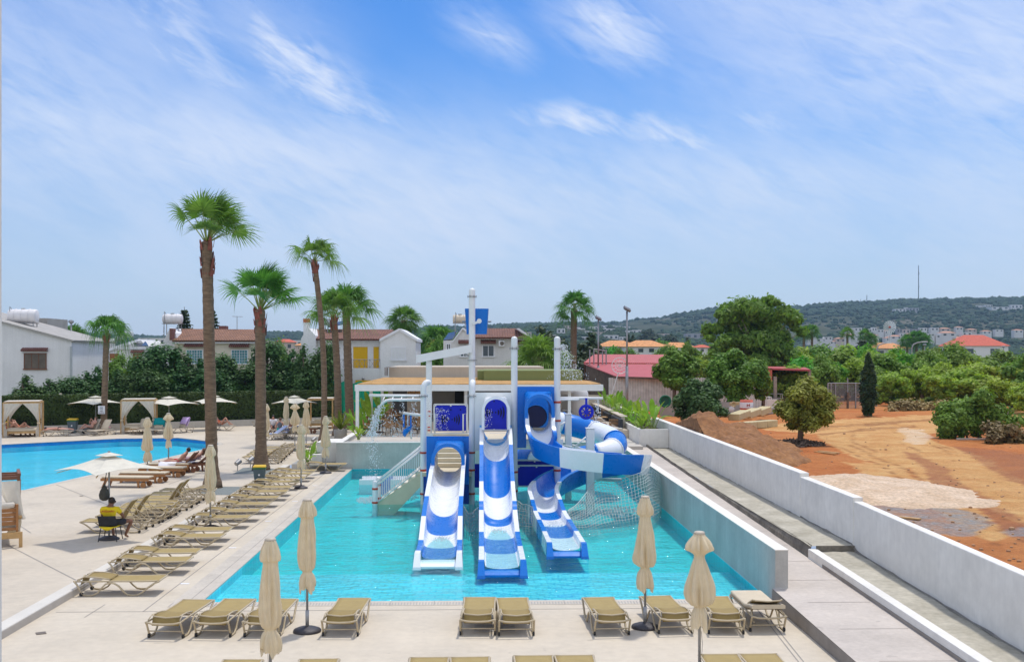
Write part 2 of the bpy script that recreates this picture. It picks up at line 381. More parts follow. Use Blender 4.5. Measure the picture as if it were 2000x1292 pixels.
def roofquad(mb_name, quads, mt, parent, off):
    """roof slopes with UVs in metres (u along eave, v up the slope)"""
    me=bpy.data.meshes.new(mb_name); vs=[]; fs=[]
    for q in quads:
        o=len(vs); vs+= [tuple(V(p)-V(off)) for p in q]; fs.append(tuple(range(o,o+len(q))))
    me.from_pydata(vs,[],fs); me.materials.append(mt); uv=me.uv_layers.new(name='UVMap'); li=0
    for q in quads:
        a=V(q[0]); u=(V(q[1])-a).normalized(); n=u.cross(V(q[2])-a).normalized(); w=n.cross(u)
        for p in q:
            uv.data[li].uv=((V(p)-a).dot(u),(V(p)-a).dot(w)); li+=1
    ob=bpy.data.objects.new(mb_name,me); COL.objects.link(ob); ob.parent=parent
    s=ob.modifiers.new('s','SOLIDIFY'); s.thickness=.14; s.offset=-1
    return ob
# ------------------------------------------------------------------ camera, sun, sky
cam=bpy.data.cameras.new('camera'); co_=bpy.data.objects.new('camera',cam); COL.objects.link(co_)
cam.sensor_fit='HORIZONTAL'; cam.sensor_width=36; cam.lens=F/2000*36; cam.shift_y=(YH-646)/2000
cam.clip_start=.1; cam.clip_end=20000
co_.location=(0,0,HC); co_.rotation_euler=(PI/2,0,-AY); S.camera=co_
SUNDIR=V((.36,.66,2.0)).normalized()
sl=bpy.data.lights.new('sun','SUN'); sl.energy=2.2; sl.angle=math.radians(3.5); sl.color=(1,.955,.89)
so=bpy.data.objects.new('sun',sl); COL.objects.link(so); so.rotation_euler=(-SUNDIR).to_track_quat('-Z','Y').to_euler()
S.view_settings.view_transform='Standard'; S.view_settings.look='None'; S.view_settings.exposure=.36; S.view_settings.gamma=1
S.cycles.max_bounces=8; S.cycles.transparent_max_bounces=12; S.cycles.diffuse_bounces=3; S.cycles.glossy_bounces=3
S.cycles.caustics_reflective=False; S.cycles.caustics_refractive=False; S.cycles.sample_clamp_indirect=6
S.cycles.use_denoising=True
def make_world():
    w=bpy.data.worlds.new('World'); S.world=w; w.use_nodes=True; t=w.node_tree; t.nodes.clear()
    out=t.nodes.new('ShaderNodeOutputWorld'); bg=N(t,'ShaderNodeBackground'); L(t,bg.outputs[0],out.inputs[0])
    bg.inputs[1].default_value=.15
    sky=N(t,'ShaderNodeTexSky',sky_type='NISHITA',sun_disc=False); sky.sun_elevation=math.asin(SUNDIR.z); sky.sun_rotation=math.atan2(SUNDIR.x,SUNDIR.y)
    sky.air_density=1.0; sky.dust_density=.6; sky.ozone_density=3.0
    tc=N(t,'ShaderNodeTexCoord'); sp=N(t,'ShaderNodeSeparateXYZ'); L(t,tc.outputs['Generated'],sp.inputs[0])
    def mth(op,a,b=None,c=None):
        n=N(t,'ShaderNodeMath',operation=op)
        for i,v in enumerate((a,b,c)):
            if v is None: continue
            if isinstance(v,(int,float)): n.inputs[i].default_value=v
            else: L(t,v,n.inputs[i])
        return n.outputs[0]
    X,Y,Z=sp.outputs
    az=mth('ARCTAN2',X,Y); el=mth('ARCSINE',mth('MAXIMUM',Z,-.999))
    azc=mth('SUBTRACT',az,AY)
    cmb=N(t,'ShaderNodeCombineXYZ'); L(t,azc,cmb.inputs[0]); L(t,el,cmb.inputs[1])
    def nz(rot,sx,sy,scale,det=6,rough=.6,dist=0.,off=(0,0,0)):
        mp=N(t,'ShaderNodeMapping',vector_type='TEXTURE'); mp.inputs['Rotation'].default_value=(0,0,rot); mp.inputs['Scale'].default_value=(sx,sy,1); mp.inputs['Location'].default_value=off
        L(t,cmb.outputs[0],mp.inputs[0]); n=N(t,'ShaderNodeTexNoise',i_Scale=scale,i_Detail=det,i_Roughness=rough,i_Distortion=dist); L(t,mp.outputs[0],n.inputs['Vector']); return n.outputs['Fac']
    def ss(v,a,b):
        r=N(t,'ShaderNodeMapRange',interpolation_type='SMOOTHSTEP'); r.inputs[1].default_value=a; r.inputs[2].default_value=b; L(t,v,r.inputs[0]); return r.outputs[0]
    def blob(cx,cy,rot,rx,ry,warp=.0):
        # soft elliptical mask around an azimuth/elevation direction
        dx=mth('SUBTRACT',azc,cx); dy=mth('SUBTRACT',el,cy)
        if warp:
            wn=nz(0,1,1,9,4,.55,0,(cx,cy,3)); wv=mth('MULTIPLY',mth('SUBTRACT',wn,.5),warp); dy=mth('ADD',dy,wv)
        c,s_=math.cos(rot),math.sin(rot)
        u=mth('DIVIDE',mth('ADD',mth('MULTIPLY',dx,c),mth('MULTIPLY',dy,s_)),rx)
        v=mth('DIVIDE',mth('SUBTRACT',mth('MULTIPLY',dy,c),mth('MULTIPLY',dx,s_)),ry)
        r2=mth('ADD',mth('MULTIPLY',u,u),mth('MULTIPLY',v,v))
        return mth('POWER',2.718,mth('MULTIPLY',r2,-1))
    def P(px,py): return (math.atan((px-1000)/F), math.atan((YH-py)/F))
    def mx(a,b): return mth('MAXIMUM',a,b)
    # cirrus streaks
    fib=nz(-.62,1,.24,11,7,.62,.9); fib2=nz(-.35,1,.22,22,6,.62,.8,(3,1,0)); soft=nz(-.3,1,.5,4.5,5,.55,.3,(1,7,0))
    wisp=None
    for px,py,rot,rx,ry,k in ((600,150,-.62,.075,.028,1.3),(530,100,-1.0,.034,.024,1.2),(560,120,-.8,.05,.04,.8),(720,225,-.5,.06,.018,.9),(360,120,-.55,.10,.04,.8),(1200,55,-.35,.06,.035,1.0),(1130,235,-.06,.06,.014,1.2),(1300,265,-.16,.07,.016,1.1),(960,70,-.4,.04,.02,.8),(1500,260,.3,.08,.03,.7),
                              (960,80,-.35,.035,.012,.8),(190,230,-.5,.12,.040,.66),(700,300,-.2,.12,.022,.6),(1450,100,-.45,.06,.02,.5),(1530,250,.35,.06,.016,.5),(1350,325,.02,.09,.010,.55),(330,30,-.5,.09,.03,.6)):
        a,e=P(px,py); b=mth('MULTIPLY',blob(a,e,rot,rx,ry,.035),k); wisp=b if wisp is None else mx(wisp,b)
    wispf=mth('MULTIPLY',wisp,ss(mth('ADD',mth('MULTIPLY',fib,.6),mth('MULTIPLY',fib2,.4)),.22,.74))
    # broad veils
    veil=None
    for px,py,rot,rx,ry,k in ((1850,170,-.3,.24,.11,.9),(2100,360,0,.26,.13,.8),(40,290,-.25,.24,.11,.85),(480,330,-.1,.26,.07,.95),(1540,40,-.2,.15,.05,.65),(750,420,0,.36,.08,.95),(230,90,-.3,.14,.06,.5),(1350,400,0,.32,.07,.85),(520,90,-.6,.10,.05,.45)):
        a,e=P(px,py); b=mth('MULTIPLY',blob(a,e,rot,rx,ry,.05),k); veil=b if veil is None else mx(veil,b)
    veilf=mth('MULTIPLY',veil,ss(mth('ADD',mth('MULTIPLY',soft,.5),mth('ADD',mth('MULTIPLY',fib,.28),mth('MULTIPLY',fib2,.22))),.22,.64))
    hz=ss(el,.29,-.03); hz=mth('MULTIPLY',mth('POWER',hz,1.5),.82)
    rest=mx(mth('MULTIPLY',ss(el,.36,.65),mth('ADD',mth('MULTIPLY',ss(soft,.35,.7),.35),.5)),mth('MULTIPLY',ss(Y,-.0,-.35),.95))   # bright thin cloud added over the unseen dome to lift shaded faces
    hs=N(t,'ShaderNodeHueSaturation'); hs.inputs['Saturation'].default_value=1.5; hs.inputs['Hue'].default_value=.512; hs.inputs['Value'].default_value=.78; L(t,sky.outputs[0],hs.inputs['Color'])
    c0=mixc(t,hz,hs.outputs[0],(2.55,3.22,4.6,1))
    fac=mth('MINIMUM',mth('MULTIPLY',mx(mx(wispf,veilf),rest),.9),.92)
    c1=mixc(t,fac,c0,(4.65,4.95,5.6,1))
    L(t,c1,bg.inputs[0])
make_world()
# ------------------------------------------------------------------ terrain
XB=9.3
RIDGE=[(-900,668),(-200,662),(0,659),(150,655),(220,660),(420,668),(530,655),(600,655),(800,653),(840,643),(900,645),(1040,638),(1180,636),(1290,627),(1340,617),(1400,609),(1545,606),(1650,599),(1800,593),(1900,591),(2000,589),(2200,584),(3000,594)]
NEARR=[(-900,700),(700,700),(800,676),(900,656),(1000,646),(1100,640),(1200,645),(1300,655),(1400,668),(1500,690),(3000,700)]
def lerp(tab,x):
    for (a,b),(c,d) in zip(tab,tab[1:]):
        if x<=c: 
            k=max(0,(x-a)/(c-a)); k=k*k*(3-2*k)*.5+k*.5; return b+(d-b)*k
    return tab[-1][1]
def sst(a,b,x):
    x=min(1,max(0,(x-a)/(b-a))); return x*x*(3-2*x)
def hillz(u,r):
    """height of the land at azimuth tangent u (px) and distance r"""
    e=(YH-lerp(RIDGE,u))/F; R=2100
    n=noise.noise(V((u*.012,r*.004,0)))*.5+noise.noise(V((u*.04,r*.012,5)))*.25
    base=.0+(r-300)*.007 if r>300 else 0.0
    t=sst(650,R,r); z=base+(HC+e*R-base)*(t**1.15)*(1+.10*n*(1-t)*4*t)
    if r>R: z=HC+e*R-(r-R)*.06
    e2=(YH-lerp(NEARR,u))/F
    if e2>-.004:
        R2=1150; t2=sst(420,R2,r); z2=base+(HC+e2*R2-base)*t2*(1+.12*n*(1-t2))
        if r>R2: z2=HC+e2*R2-(r-R2)*.05
        z=max(z,z2)
    return z
def hitland(px,py):
    r=300.
    while r<2300:
        p=D(px,py,r)
        if p.z<=hillz(px,r): return p,r
        r*=1.006
    return D(px,py,2100),2100
rnd=random.Random(7)
def landmat():
    m,t,out=nt('hill_scrub'); b=N(t,'ShaderNodeBsdfPrincipled'); b.inputs['Roughness'].default_value=.95; b.inputs['Specular IOR Level'].default_value=.05; L(t,b.outputs[0],out.inputs[0])
    g=N(t,'ShaderNodeNewGeometry'); co=g.outputs['Position']
    a=mixc(t,noisefac(t,co,.035,0,1,6),(.018,.035,.018,1),(.075,.085,.045,1))
    f=noisefac(t,co,.006,-.5,.75,5,.65); cl=N(t,'ShaderNodeClamp'); L(t,f,cl.inputs[0])
    c=mixc(t,cl.outputs[0],a,(.19,.165,.13,1)); L(t,c,b.inputs['Base Color']); return m
M['land']=landmat()
def hills():
    rows=[]; rs=[300+ (2900-300)*(i/70)**1.5 for i in range(71)]
    us=[-700+3700*i/150 for i in range(151)]
    for r in rs:
        rows.append([(lambda p:(p.x,p.y,hillz(u,r)+ (noise.noise(V((p.x*.02,p.y*.02,0)))*4 if r>500 else 0)))(D(u,YH,r)) for u in us])
    mb=MB(); mb.grid(rows); o=mb.build('hills',M['land'],smooth=True); struct(o)
hills()
M['field']=mat('dry_field',(.20,.18,.09),.95,.0,.05,c2=(.09,.10,.04),fine=.2,fscale=2,obj=False)
mb=MB()
for x0,x1,y0,y1 in ((-900,-60,-60,420),(-60,9.35,77,420),(9.35,900,95,420),(-60,900,-60,5)): mb.box(x0,x1,y0,y1,-.4,.05)
struct(mb.build('ground',M['field']))
# red earth plot behind the boundary wall
RUT=[]
PATCH={'track':[[(1480,835),(1560,822),(1700,816),(1880,806),(2050,800),(2050,822),(1900,835),(1790,852),(1850,868),(1930,900),(2060,980),(2060,1040),(1960,1010),(1880,960),(1780,915),(1700,900),(1640,880),(1600,850)],
                [(1640,905),(1760,905),(1880,975),(1980,1040),(1940,1060),(1850,1010),(1740,950)]],
       'red':[[(1762,880),(1790,882),(1900,950),(2040,1040),(2040,1075),(1960,1030),(1860,960)],[(1860,870),(2050,890),(2050,965),(1960,935)]],
       'pale':[[(1755,838),(1800,838),(1822,855),(1800,868),(1770,860)]],
       'blue':[[(1690,985),(1800,975),(1900,1000),(1950,1020),(1900,1046),(1780,1040),(1720,1015)],[(1965,1030),(2040,1025),(2040,1045),(1975,1045)]],'rut':[]}
def rut(*p,w=2.2):
    a=[(x-w*.6,y-w) for x,y in p]; b=[(x+w*.6,y+w) for x,y in p]; PATCH['rut'].append(a+b[::-1])
for p in (((1668,848),(1664,860),(1680,868),(1712,882)),((1745,838),(1752,858),(1775,872),(1800,880)),((1820,868),(1845,878),(1858,890),(1862,900)),((1832,866),(1860,878),(1872,892)),((1640,872),(1700,900),(1790,945),(1880,990),(1960,1035)),((1660,868),(1730,900),(1820,940),(1920,990),(2010,1040)),((1690,985),(1640,960),(1620,930)),((1560,840),(1640,832),(1740,826),(1860,815)),((1600,850),(1680,840),(1790,832)),((1940,1060),(2000,1085)),((1960,1050),(2010,1075)),((1980,1045),(2020,1065))): rut(*p)
def inpoly(x,y,P):
    c=False; j=len(P)-1
    for i in range(len(P)):
        if (P[i][1]>y)!=(P[j][1]>y) and x<(P[j][0]-P[i][0])*(y-P[i][1])/(P[j][1]-P[i][1])+P[i][0]: c=not c
        j=i
    return c
def plotz(x,y):
    n=noise.noise(V((x*.25,y*.25,0)))*.10+noise.noise(V((x*.9,y*.9,3)))*.035+noise.noise(V((x*2.6,y*2.6,9)))*.018
    return 1.0+n
def plot():
    xs=[9.4]; 
    while xs[-1]<150: xs.append(xs[-1]+ (.22 if xs[-1]<34 else .22*(1.06**(len(xs)-112))))
    ys=[14.]
    while ys[-1]<150: ys.append(ys[-1]+(.24+max(0,ys[-1]-30)*.008))
    rows=[]; attr={k:[] for k in PATCH}
    for y in ys:
        row=[]
        for x in xs:
            z=plotz(x,y); row.append((x,y,z))
            w=noise.noise(V((x*.35,y*.2,1)))*14+noise.noise(V((x*1.3,y*.8,2)))*7; w2=noise.noise(V((x*.35,y*.2,8)))*5+noise.noise(V((x*1.3,y*.9,6)))*3
            px,py=px_of((x,y,1.0))
            for k in PATCH: attr[k].append(1.0 if any(inpoly(px+w*(k!='rut'),py+w2*(k!='rut')+(w2*.25 if k=='rut' else 0),P) for P in PATCH[k]) else 0.0)
        rows.append(row)
    mb=MB(); mb.grid(rows)
    m,t,out=nt('red_earth'); b=N(t,'ShaderNodeBsdfPrincipled'); b.inputs['Roughness'].default_value=.95; b.inputs['Specular IOR Level'].default_value=.08; L(t,b.outputs[0],out.inputs[0])
    g=N(t,'ShaderNodeNewGeometry'); co=g.outputs['Position']
    c=mixc(t,noisefac(t,co,.5,0,1,6,.7),(.33,.095,.030,1),(.56,.205,.070,1))
    c=mixc(t,noisefac(t,co,.12,-.3,.8,5,.7),c,(.58,.27,.10,1))
    def at(k): return N(t,'ShaderNodeAttribute',attribute_name=k).outputs['Fac']
    def mul(a,b_):
        n=N(t,'ShaderNodeMath',operation='MULTIPLY'); L(t,a,n.inputs[0]); L(t,b_,n.inputs[1]); return n.outputs[0]
    tr=mixc(t,noisefac(t,co,.7,0,1,5),(.56,.30,.11,1),(.72,.46,.20,1))
    c=mixc(t,mul(at('track'),noisefac(t,co,1.3,.55,1,4)),c,tr)
    c=mixc(t,mul(at('red'),noisefac(t,co,.9,.45,1,4)),c,(.36,.15,.075,1))
    c=mixc(t,mul(at('pale'),noisefac(t,co,1.2,.3,1,4)),c,(.72,.55,.38,1))
    c=mixc(t,mul(at('blue'),noisefac(t,co,1.6,.3,1,6,.8)),c,mixc(t,noisefac(t,co,9,0,1),(.16,.18,.19,1),(.38,.40,.40,1)))
    c=mixc(t,mul(at('rut'),noisefac(t,co,1.6,.2,.9,3)),c,(.27,.115,.05,1))
    f=noisefac(t,co,7,.74,1.24,6,.85); cm=N(t,'ShaderNodeVectorMath',operation='SCALE'); L(t,c,cm.inputs[0]); L(t,f,cm.inputs['Scale']); L(t,cm.outputs[0],b.inputs['Base Color'])
    bn=N(t,'ShaderNodeTexNoise',i_Scale=5,i_Detail=8,i_Roughness=.75); L(t,co,bn.inputs['Vector']); bp=N(t,'ShaderNodeBump',i_Strength=1.0,i_Distance=.10); L(t,bn.outputs['Fac'],bp.inputs['Height']); L(t,bp.outputs[0],b.inputs['Normal'])
    o=mb.build('red_earth_ground',m,smooth=True); struct(o)
    for k in PATCH:
        a=o.data.attributes.new(k,'FLOAT','POINT'); a.data.foreach_set('value',attr[k])
plot()
# ------------------------------------------------------------------ decks and pools
PX0,PX1=-6.17,6.37; PY0=G(943,1172).y; PY1=51.2; ZW=-.06
LP=[G(46,958,.12),G(400,877,.12),G(428,867,.12),G(400,861,.12),G(348,855.5,.12),G(232,857,.12),G(0,869,.12),G(-260,887,.12),G(-260,955,.12)]
LP=[V((p.x,p.y,0)) for p in LP]
def sheet(name,outer,holes,z,m,th=.0):
    polys=[[V((p[0],p[1],0)) for p in outer]]+[[V((p[0],p[1],0)) for p in h] for h in holes]
    tris=tessellate_polygon(polys); vs=[p for P in polys for p in P]
    mb=MB(); mb._add([(p.x,p.y,z) for p in vs],[tuple(t) if (vs[t[1]]-vs[t[0]]).cross(vs[t[2]]-vs[t[0]]).z>0 else tuple(reversed(t)) for t in tris])
    return struct(mb.build(name,m))
XS=-9.2
pool_rect=[(PX0,PY0),(PX1,PY0),(PX1,PY1),(PX0,PY1)]
sheet('pool_deck',[(XS,6),(6.30,6),(6.30,PY0),(PX1-.001,PY0-.0),(PX1-.001,PY1),(PX1-.001,PY1+.3),(XS,PY1+.3)],[[(x,y) for x,y in [(PX0,PY0+.001),(PX1-.002,PY0+.001),(PX1-.002,PY1),(PX0,PY1)]]],0,M['deck'])
farL=G(-400,861,.15); farR=G(665,825,.15)
sheet('upper_deck',[(-60,6),(XS,6),(XS,PY1+.3),(-6.9,PY1+.3),(-6.9,farR.y),(farR.x,farR.y),(farL.x,farL.y),(-60,farL.y)],[[(p.x,p.y) for p in LP]],.15,M['deck_up'])
mb=MB(); mb.box(XS-.30,XS+.012,6,PY1+.25,-.02,.162); struct(mb.build('step_edge',M['edge'],bevel=.01))
mb=MB(); mb.box(XS+.014,XS+.03,6,PY1+.2,-.05,.148); struct(mb.build('step_riser',M['riser']))
# coping & joints of the main pool
mb=MB()
mb.box(PX0-.62,PX0,PY0-.0,PY1,-.02,.006); mb.box(PX0-.62,PX1-.01,PY0-.42,PY0,-.02,.006)
struct(mb.build('pool_coping',M['coping']))
mb=MB()
mb.box(PX0-1.02,PX0-1.0,PY0-.8,PY1-1.5,-.01,.005)
mb.box(-9,PX1-.4,PY0-.83,PY0-.81,-.01,.005)
mb.box(PX0-.30,PX0-.288,PY0,PY1-.2,0,.009)
for k in range(14):
    x=PX0-.6+k*.95; mb.box(x,x+.012,PY0-.41,PY0-.02,0,.009)
struct(mb.build('deck_joints',M['joint']))
mb=MB()
for k in range(190):
    x=PX0+.1+k*.066
    if x<PX1-.2: mb.box(x,x+.02,PY0-.36,PY0-.16,0,.0085)
struct(mb.build('overflow_grating',mat('grate_slot',(.36,.34,.31),.8,.1,4)))
mb=MB()
def seg(a,b,w,z):
    a=V((a[0],a[1],0)); b=V((b[0],b[1],0)); t=(b-a).normalized(); n=V((-t.y,t.x,0))*w/2
    mb.poly([(a+n).to_tuple()[:2]+(z,),(a-n).to_tuple()[:2]+(z,),(b-n).to_tuple()[:2]+(z,),(b+n).to_tuple()[:2]+(z,)][::-1])
for a,b in (((12,1062),(148,1132)),((110,946),(222,990)),((0,1000),(60,1040)),((222,990),(300,1022)),((480,905),(560,880)),((330,945),(440,905))):
    seg(G(*a,.15),G(*b,.15),.03,.155)
for a,b in (((165,1205),(205,1180)),((1460,1165),(1560,1292)),((1500,1205),(1570,1292))): seg(G(*a),G(*b),.02,.005)
struct(mb.build('deck_expansion_joints',M['joint']))
def poolmat(name,c,mort,w=.32,h=.16):
    m,t,out=nt(name); b=N(t,'ShaderNodeBsdfPrincipled'); b.inputs['Roughness'].default_value=.5; L(t,b.outputs[0],out.inputs[0])
    g=N(t,'ShaderNodeNewGeometry'); br=N(t,'ShaderNodeTexBrick',i_Scale=1.0); br.inputs['Brick Width'].default_value=w; br.inputs['Row Height'].default_value=h*2; br.inputs['Mortar Size'].default_value=.022
    br.inputs['Color1'].default_value=lin(c); br.inputs['Color2'].default_value=tuple(x*.93 for x in c)+(1,); br.inputs['Mortar'].default_value=lin(mort)
    L(t,g.outputs['Position'],br.inputs[0]); f=noisefac(t,g.outputs['Position'],.35,.88,1.1,3)
    cm=N(t,'ShaderNodeVectorMath',operation='SCALE'); L(t,br.outputs[0],cm.inputs[0]); L(t,f,cm.inputs['Scale']); L(t,cm.outputs[0],b.inputs['Base Color']); return m
M['tileshallow']=poolmat('pool_tile_shallow',(.14,.76,.86),(.06,.60,.74))
M['tiledeep']=poolmat('pool_tile_deep',(.018,.66,.68),(.014,.57,.60))
M['tileleft']=poolmat('pool_tile_left',(.03,.74,.90),(.02,.66,.82))
M['tileband']=mat('pool_tile_band',(.004,.20,.55),.4,.1,3,obj=False)
def watermat(name,tint,sc,strength,ior=1.33,cap=.42):
    m,t,out=nt(name); g=N(t,'ShaderNodeNewGeometry'); co=g.outputs['Position']
    mp=N(t,'ShaderNodeMapping'); mp.inputs['Scale'].default_value=(.62,1.25,1); L(t,co,mp.inputs[0])
    n1=N(t,'ShaderNodeTexNoise',i_Scale=sc,i_Detail=4,i_Roughness=.6,i_Distortion=.6); n2=N(t,'ShaderNodeTexNoise',i_Scale=sc*3.1,i_Detail=3); n3=N(t,'ShaderNodeTexNoise',i_Scale=sc*.28,i_Detail=2)
    for n in (n1,n2,n3): L(t,mp.outputs[0],n.inputs['Vector'])
    a=N(t,'ShaderNodeMath',operation='MULTIPLY_ADD'); L(t,n2.outputs['Fac'],a.inputs[0]); a.inputs[1].default_value=.35; L(t,n1.outputs['Fac'],a.inputs[2])
    bp=N(t,'ShaderNodeBump',i_Strength=strength,i_Distance=.12); L(t,a.outputs[0],bp.inputs['Height'])
    bp2=N(t,'ShaderNodeBump',i_Strength=strength*.5,i_Distance=.3); L(t,n3.outputs['Fac'],bp2.inputs['Height']); L(t,bp2.outputs[0],bp.inputs['Normal'])
    fr=N(t,'ShaderNodeFresnel',i_IOR=ior); L(t,bp.outputs[0],fr.inputs['Normal'])
    gl=N(t,'ShaderNodeBsdfGlossy',i_Roughness=.03); gl.inputs[0].default_value=(.80,.95,1,1); L(t,bp.outputs[0],gl.inputs['Normal'])
    tr=N(t,'ShaderNodeBsdfTransparent'); tr.inputs[0].default_value=tint+(1,)
    mn=N(t,'ShaderNodeMath',operation='MINIMUM'); mn.inputs[1].default_value=cap; L(t,fr.outputs[0],mn.inputs[0])
    mx=N(t,'ShaderNodeMixShader'); L(t,mn.outputs[0],mx.inputs[0]); L(t,tr.outputs[0],mx.inputs[1]); L(t,gl.outputs[0],mx.inputs[2]); L(t,mx.outputs[0],out.inputs[0]); return m
M['water']=watermat('pool_water',(.70,.97,.97),1.5,1.5,1.33,.5)
M['film']=watermat('slide_water_film',(.84,.975,.97),2.6,.6,1.33,.2)
M['waterleft']=watermat('left_pool_water',(.72,.95,.99),1.6,.6)
ZL=-.22; ZD=-.46; YL=27.75
mb=MB()
mb.m=0; mb.poly([(PX0,PY0,ZL),(PX1,PY0,ZL),(PX1,YL,ZL),(PX0,YL,ZL)])
mb.poly([(PX0,PY0,ZL),(PX0,YL,ZL),(PX0,YL,-.021),(PX0,PY0,-.021)][::-1]); mb.poly([(PX0,PY0,ZL),(PX0,PY0,-.021),(PX1,PY0,-.021),(PX1,PY0,ZL)][::-1]); 
mb.m=1; mb.poly([(PX0,YL,ZD),(PX1,YL,ZD),(PX1,PY1,ZD),(PX0,PY1,ZD)]); mb.m=2; mb.poly([(PX0,YL,ZL),(PX1,YL,ZL),(PX1,YL,ZD),(PX0,YL,ZD)][::-1])
mb.poly([(PX0,YL,ZD),(PX0,PY1,ZD),(PX0,PY1,-.021),(PX0,YL,-.021)]); mb.poly([(PX0,PY1,ZD),(PX1,PY1,ZD),(PX1,PY1,-.021),(PX0,PY1,-.021)]); mb.poly([(PX1,PY0,ZD),(PX1,PY1,ZD),(PX1,PY1,-.021),(PX1,PY0,-.021)][::-1])
struct(mb.build('pool_basin',[M['tileshallow'],M['tiledeep'],poolmat('pool_tile_wall',(.05,.68,.74),(.03,.55,.62))]))
mb=MB(); mb.poly([(PX0+.001,PY0+.001,ZW),(PX1-.001,PY0+.001,ZW),(PX1-.001,PY1-.001,ZW),(PX0+.001,PY1-.001,ZW)]); struct(mb.build('pool_water',M['water']))
mb=MB(); n=len(LP)
mb.m=0; mb.poly([(p.x,p.y,-.34) for p in LP])
for i in range(n):
    a,b=LP[i],LP[(i+1)%n]; mb.m=0; mb.poly([(a.x,a.y,-.34),(b.x,b.y,-.34),(b.x,b.y,-.06),(a.x,a.y,-.06)]); mb.m=1; mb.poly([(a.x,a.y,-.06),(b.x,b.y,-.06),(b.x,b.y,.148),(a.x,a.y,.148)])
struct(mb.build('left_pool_basin',[M['tileleft'],M['tileband']]))
mb=MB(); mb.poly([(p.x,p.y,.03) for p in LP]); struct(mb.build('left_pool_water',M['waterleft']))
mb=MB()
for i in range(6):
    a,b=LP[i],LP[(i+1)%n]; t=(b-a).normalized(); nn=V((t.y,-t.x,0))*.28
    mb.prism([(a.x,a.y,.1),(a.x+nn.x,a.y+nn.y,.1),(b.x+nn.x,b.y+nn.y,.1),(b.x,b.y,.1)],(0,0,.056))
a,b=LP[8],LP[0]; mb.prism([(a.x,a.y,.1),(a.x,a.y-.28,.1),(b.x,b.y-.28,.1),(b.x,b.y,.1)],(0,0,.058))
struct(mb.build('left_pool_coping',M['coping']))
# gravel squares round the palms, gravel strip by the retaining wall
def pad(pts,z=.158,name='gravel_bed'):
    mb=MB(); mb.poly([(p.x,p.y,z) for p in pts]); struct(mb.build(name,M['gravel']))
pad([G(385,966,.15),G(450,966,.15),G(480,950,.15),G(405,950,.15)]); pad([G(455,925,.15),G(530,925,.15),G(545,915,.15),G(475,913,.15)])
pad([G(604,917.5,.0),G(663,917.5,.0),G(661,906,.0),G(612,906,.0)],.2)
mb=MB(); mb.box(G(573,914).x,G(662,914).x,50.9,51.25,-.0,.26); mb.box(G(573,914).x,G(573,914).x+.2,51.25,53,.1,.26); tag(mb.build('kerb_wall',M['wallgrey'],bevel=.01),'low grey kerb wall edging the gravel bed by the last loungers','kerb')
for px,py in ((361,1139),(454,1069),(524,1016),(575,978),(340,1058)):
    p=G(px,py); mb=MB(); mb.box(-.09,.09,-.09,.09,0,.012)
# ------------------------------------------------------------------ walls by the pool
def zp(y): return .25+.0177*(y-18)
o=T('pool_wall','long grey plastered wall along the right side of the slide pool','wall',(6.5,37,0))
mb=MB(); mb.box(PX1,6.65,23.26,PY1+.0,-.018,1.158);  mb.build('wall_body',M['wallgrey'],o,off=o.location)
mb=MB(); mb.box(PX1-.004,6.66,23.252,PY1+.3,1.16,1.18); mb.build('wall_cap',M['walltop'],o,off=o.location)
mb=MB(); mb.box(PX1-.01,6.665,23.245,23.5,-.02,.24); mb.build('plinth',M['pathdark'],o,off=o.location)
mb=MB(); mb.poly([(6.3,6,zp(6)),(8.05,6,zp(6)),(8.05,23.24,zp(23.24)),(6.3,23.24,zp(23.24))]); mb.poly([(6.64,23.24,zp(23.24)),(8.05,23.24,zp(23.24)),(8.05,56,zp(56)),(6.64,56,zp(56))]); struct(mb.build('path',M['path']))
mb=MB(); mb.prism([(6.3,6,-.1),(6.3,23.24,-.1),(6.3,23.24,zp(23.24)-.004),(6.3,6,zp(6)-.004)],(.03,0,0)); struct(mb.build('path_riser',M['pathdark']))
mb=MB(); 
for k in range(22):
    y=10+k*2.0; mb.poly([(6.7,y,zp(y)+.004),(8.0,y,zp(y)+.004),(8.0,y+.02,zp(y)+.005),(6.7,y+.02,zp(y)+.005)])
struct(mb.build('path_joints',mat('path_joint',(.42,.37,.32),.8,.1,3)))
def zb(y): return .35+.0262*(y-18.3) if y<26.4 else .69+.004*(y-26.4)
mb=MB()
def bedrows(y0,y1,n):
    rows=[]
    for i in range(n+1):
        y=y0+(y1-y0)*i/n; rows.append([(8.10+(9.22-8.10)*k/6,y,zb(min(max(y,y0+.01),y1-.01))+noise.noise(V((k*.6,y*.9,0)))*.03) for k in range(7)])
    mb.grid(rows)
bedrows(6,26.39,60); bedrows(26.41,54,80)
struct(mb.build('bare_bed',M['bed'],smooth=True))
mb=MB(); mb.box(8.25,9.2,26.36,26.42,.5,.70)
rows=[]
for i in range(60):
    y=26.4+i*(54-26.4)/59; j=noise.noise(V((y*.8,0,0)))*.03; rows.append([(8.06+j,y,zp(y)-.05),(8.07+j,y,zp(y)+.12),(8.14+j,y,zb(26.6)+.02)])
mb.grid(rows); struct(mb.build('bed_edge',mat('raw_concrete',(.20,.18,.15),.95,.3,1.5,fine=.2,fscale=10,obj=False,bump=.5)))
o=T('low_wall','low white kerb wall between the paved ramp and the bare planting bed','wall',(8.15,18,zp(18)))
mb=MB(); rows=[]
mb.prism([(8.06,6,zp(6)-.05),(8.06,26.45,zp(26.45)-.05),(8.06,26.45,zp(26.45)+.22),(8.06,6,zp(6)+.22)],(.22,0,0)); mb.build('wall_body',M['plaster'],o,off=o.location,bevel=.015)
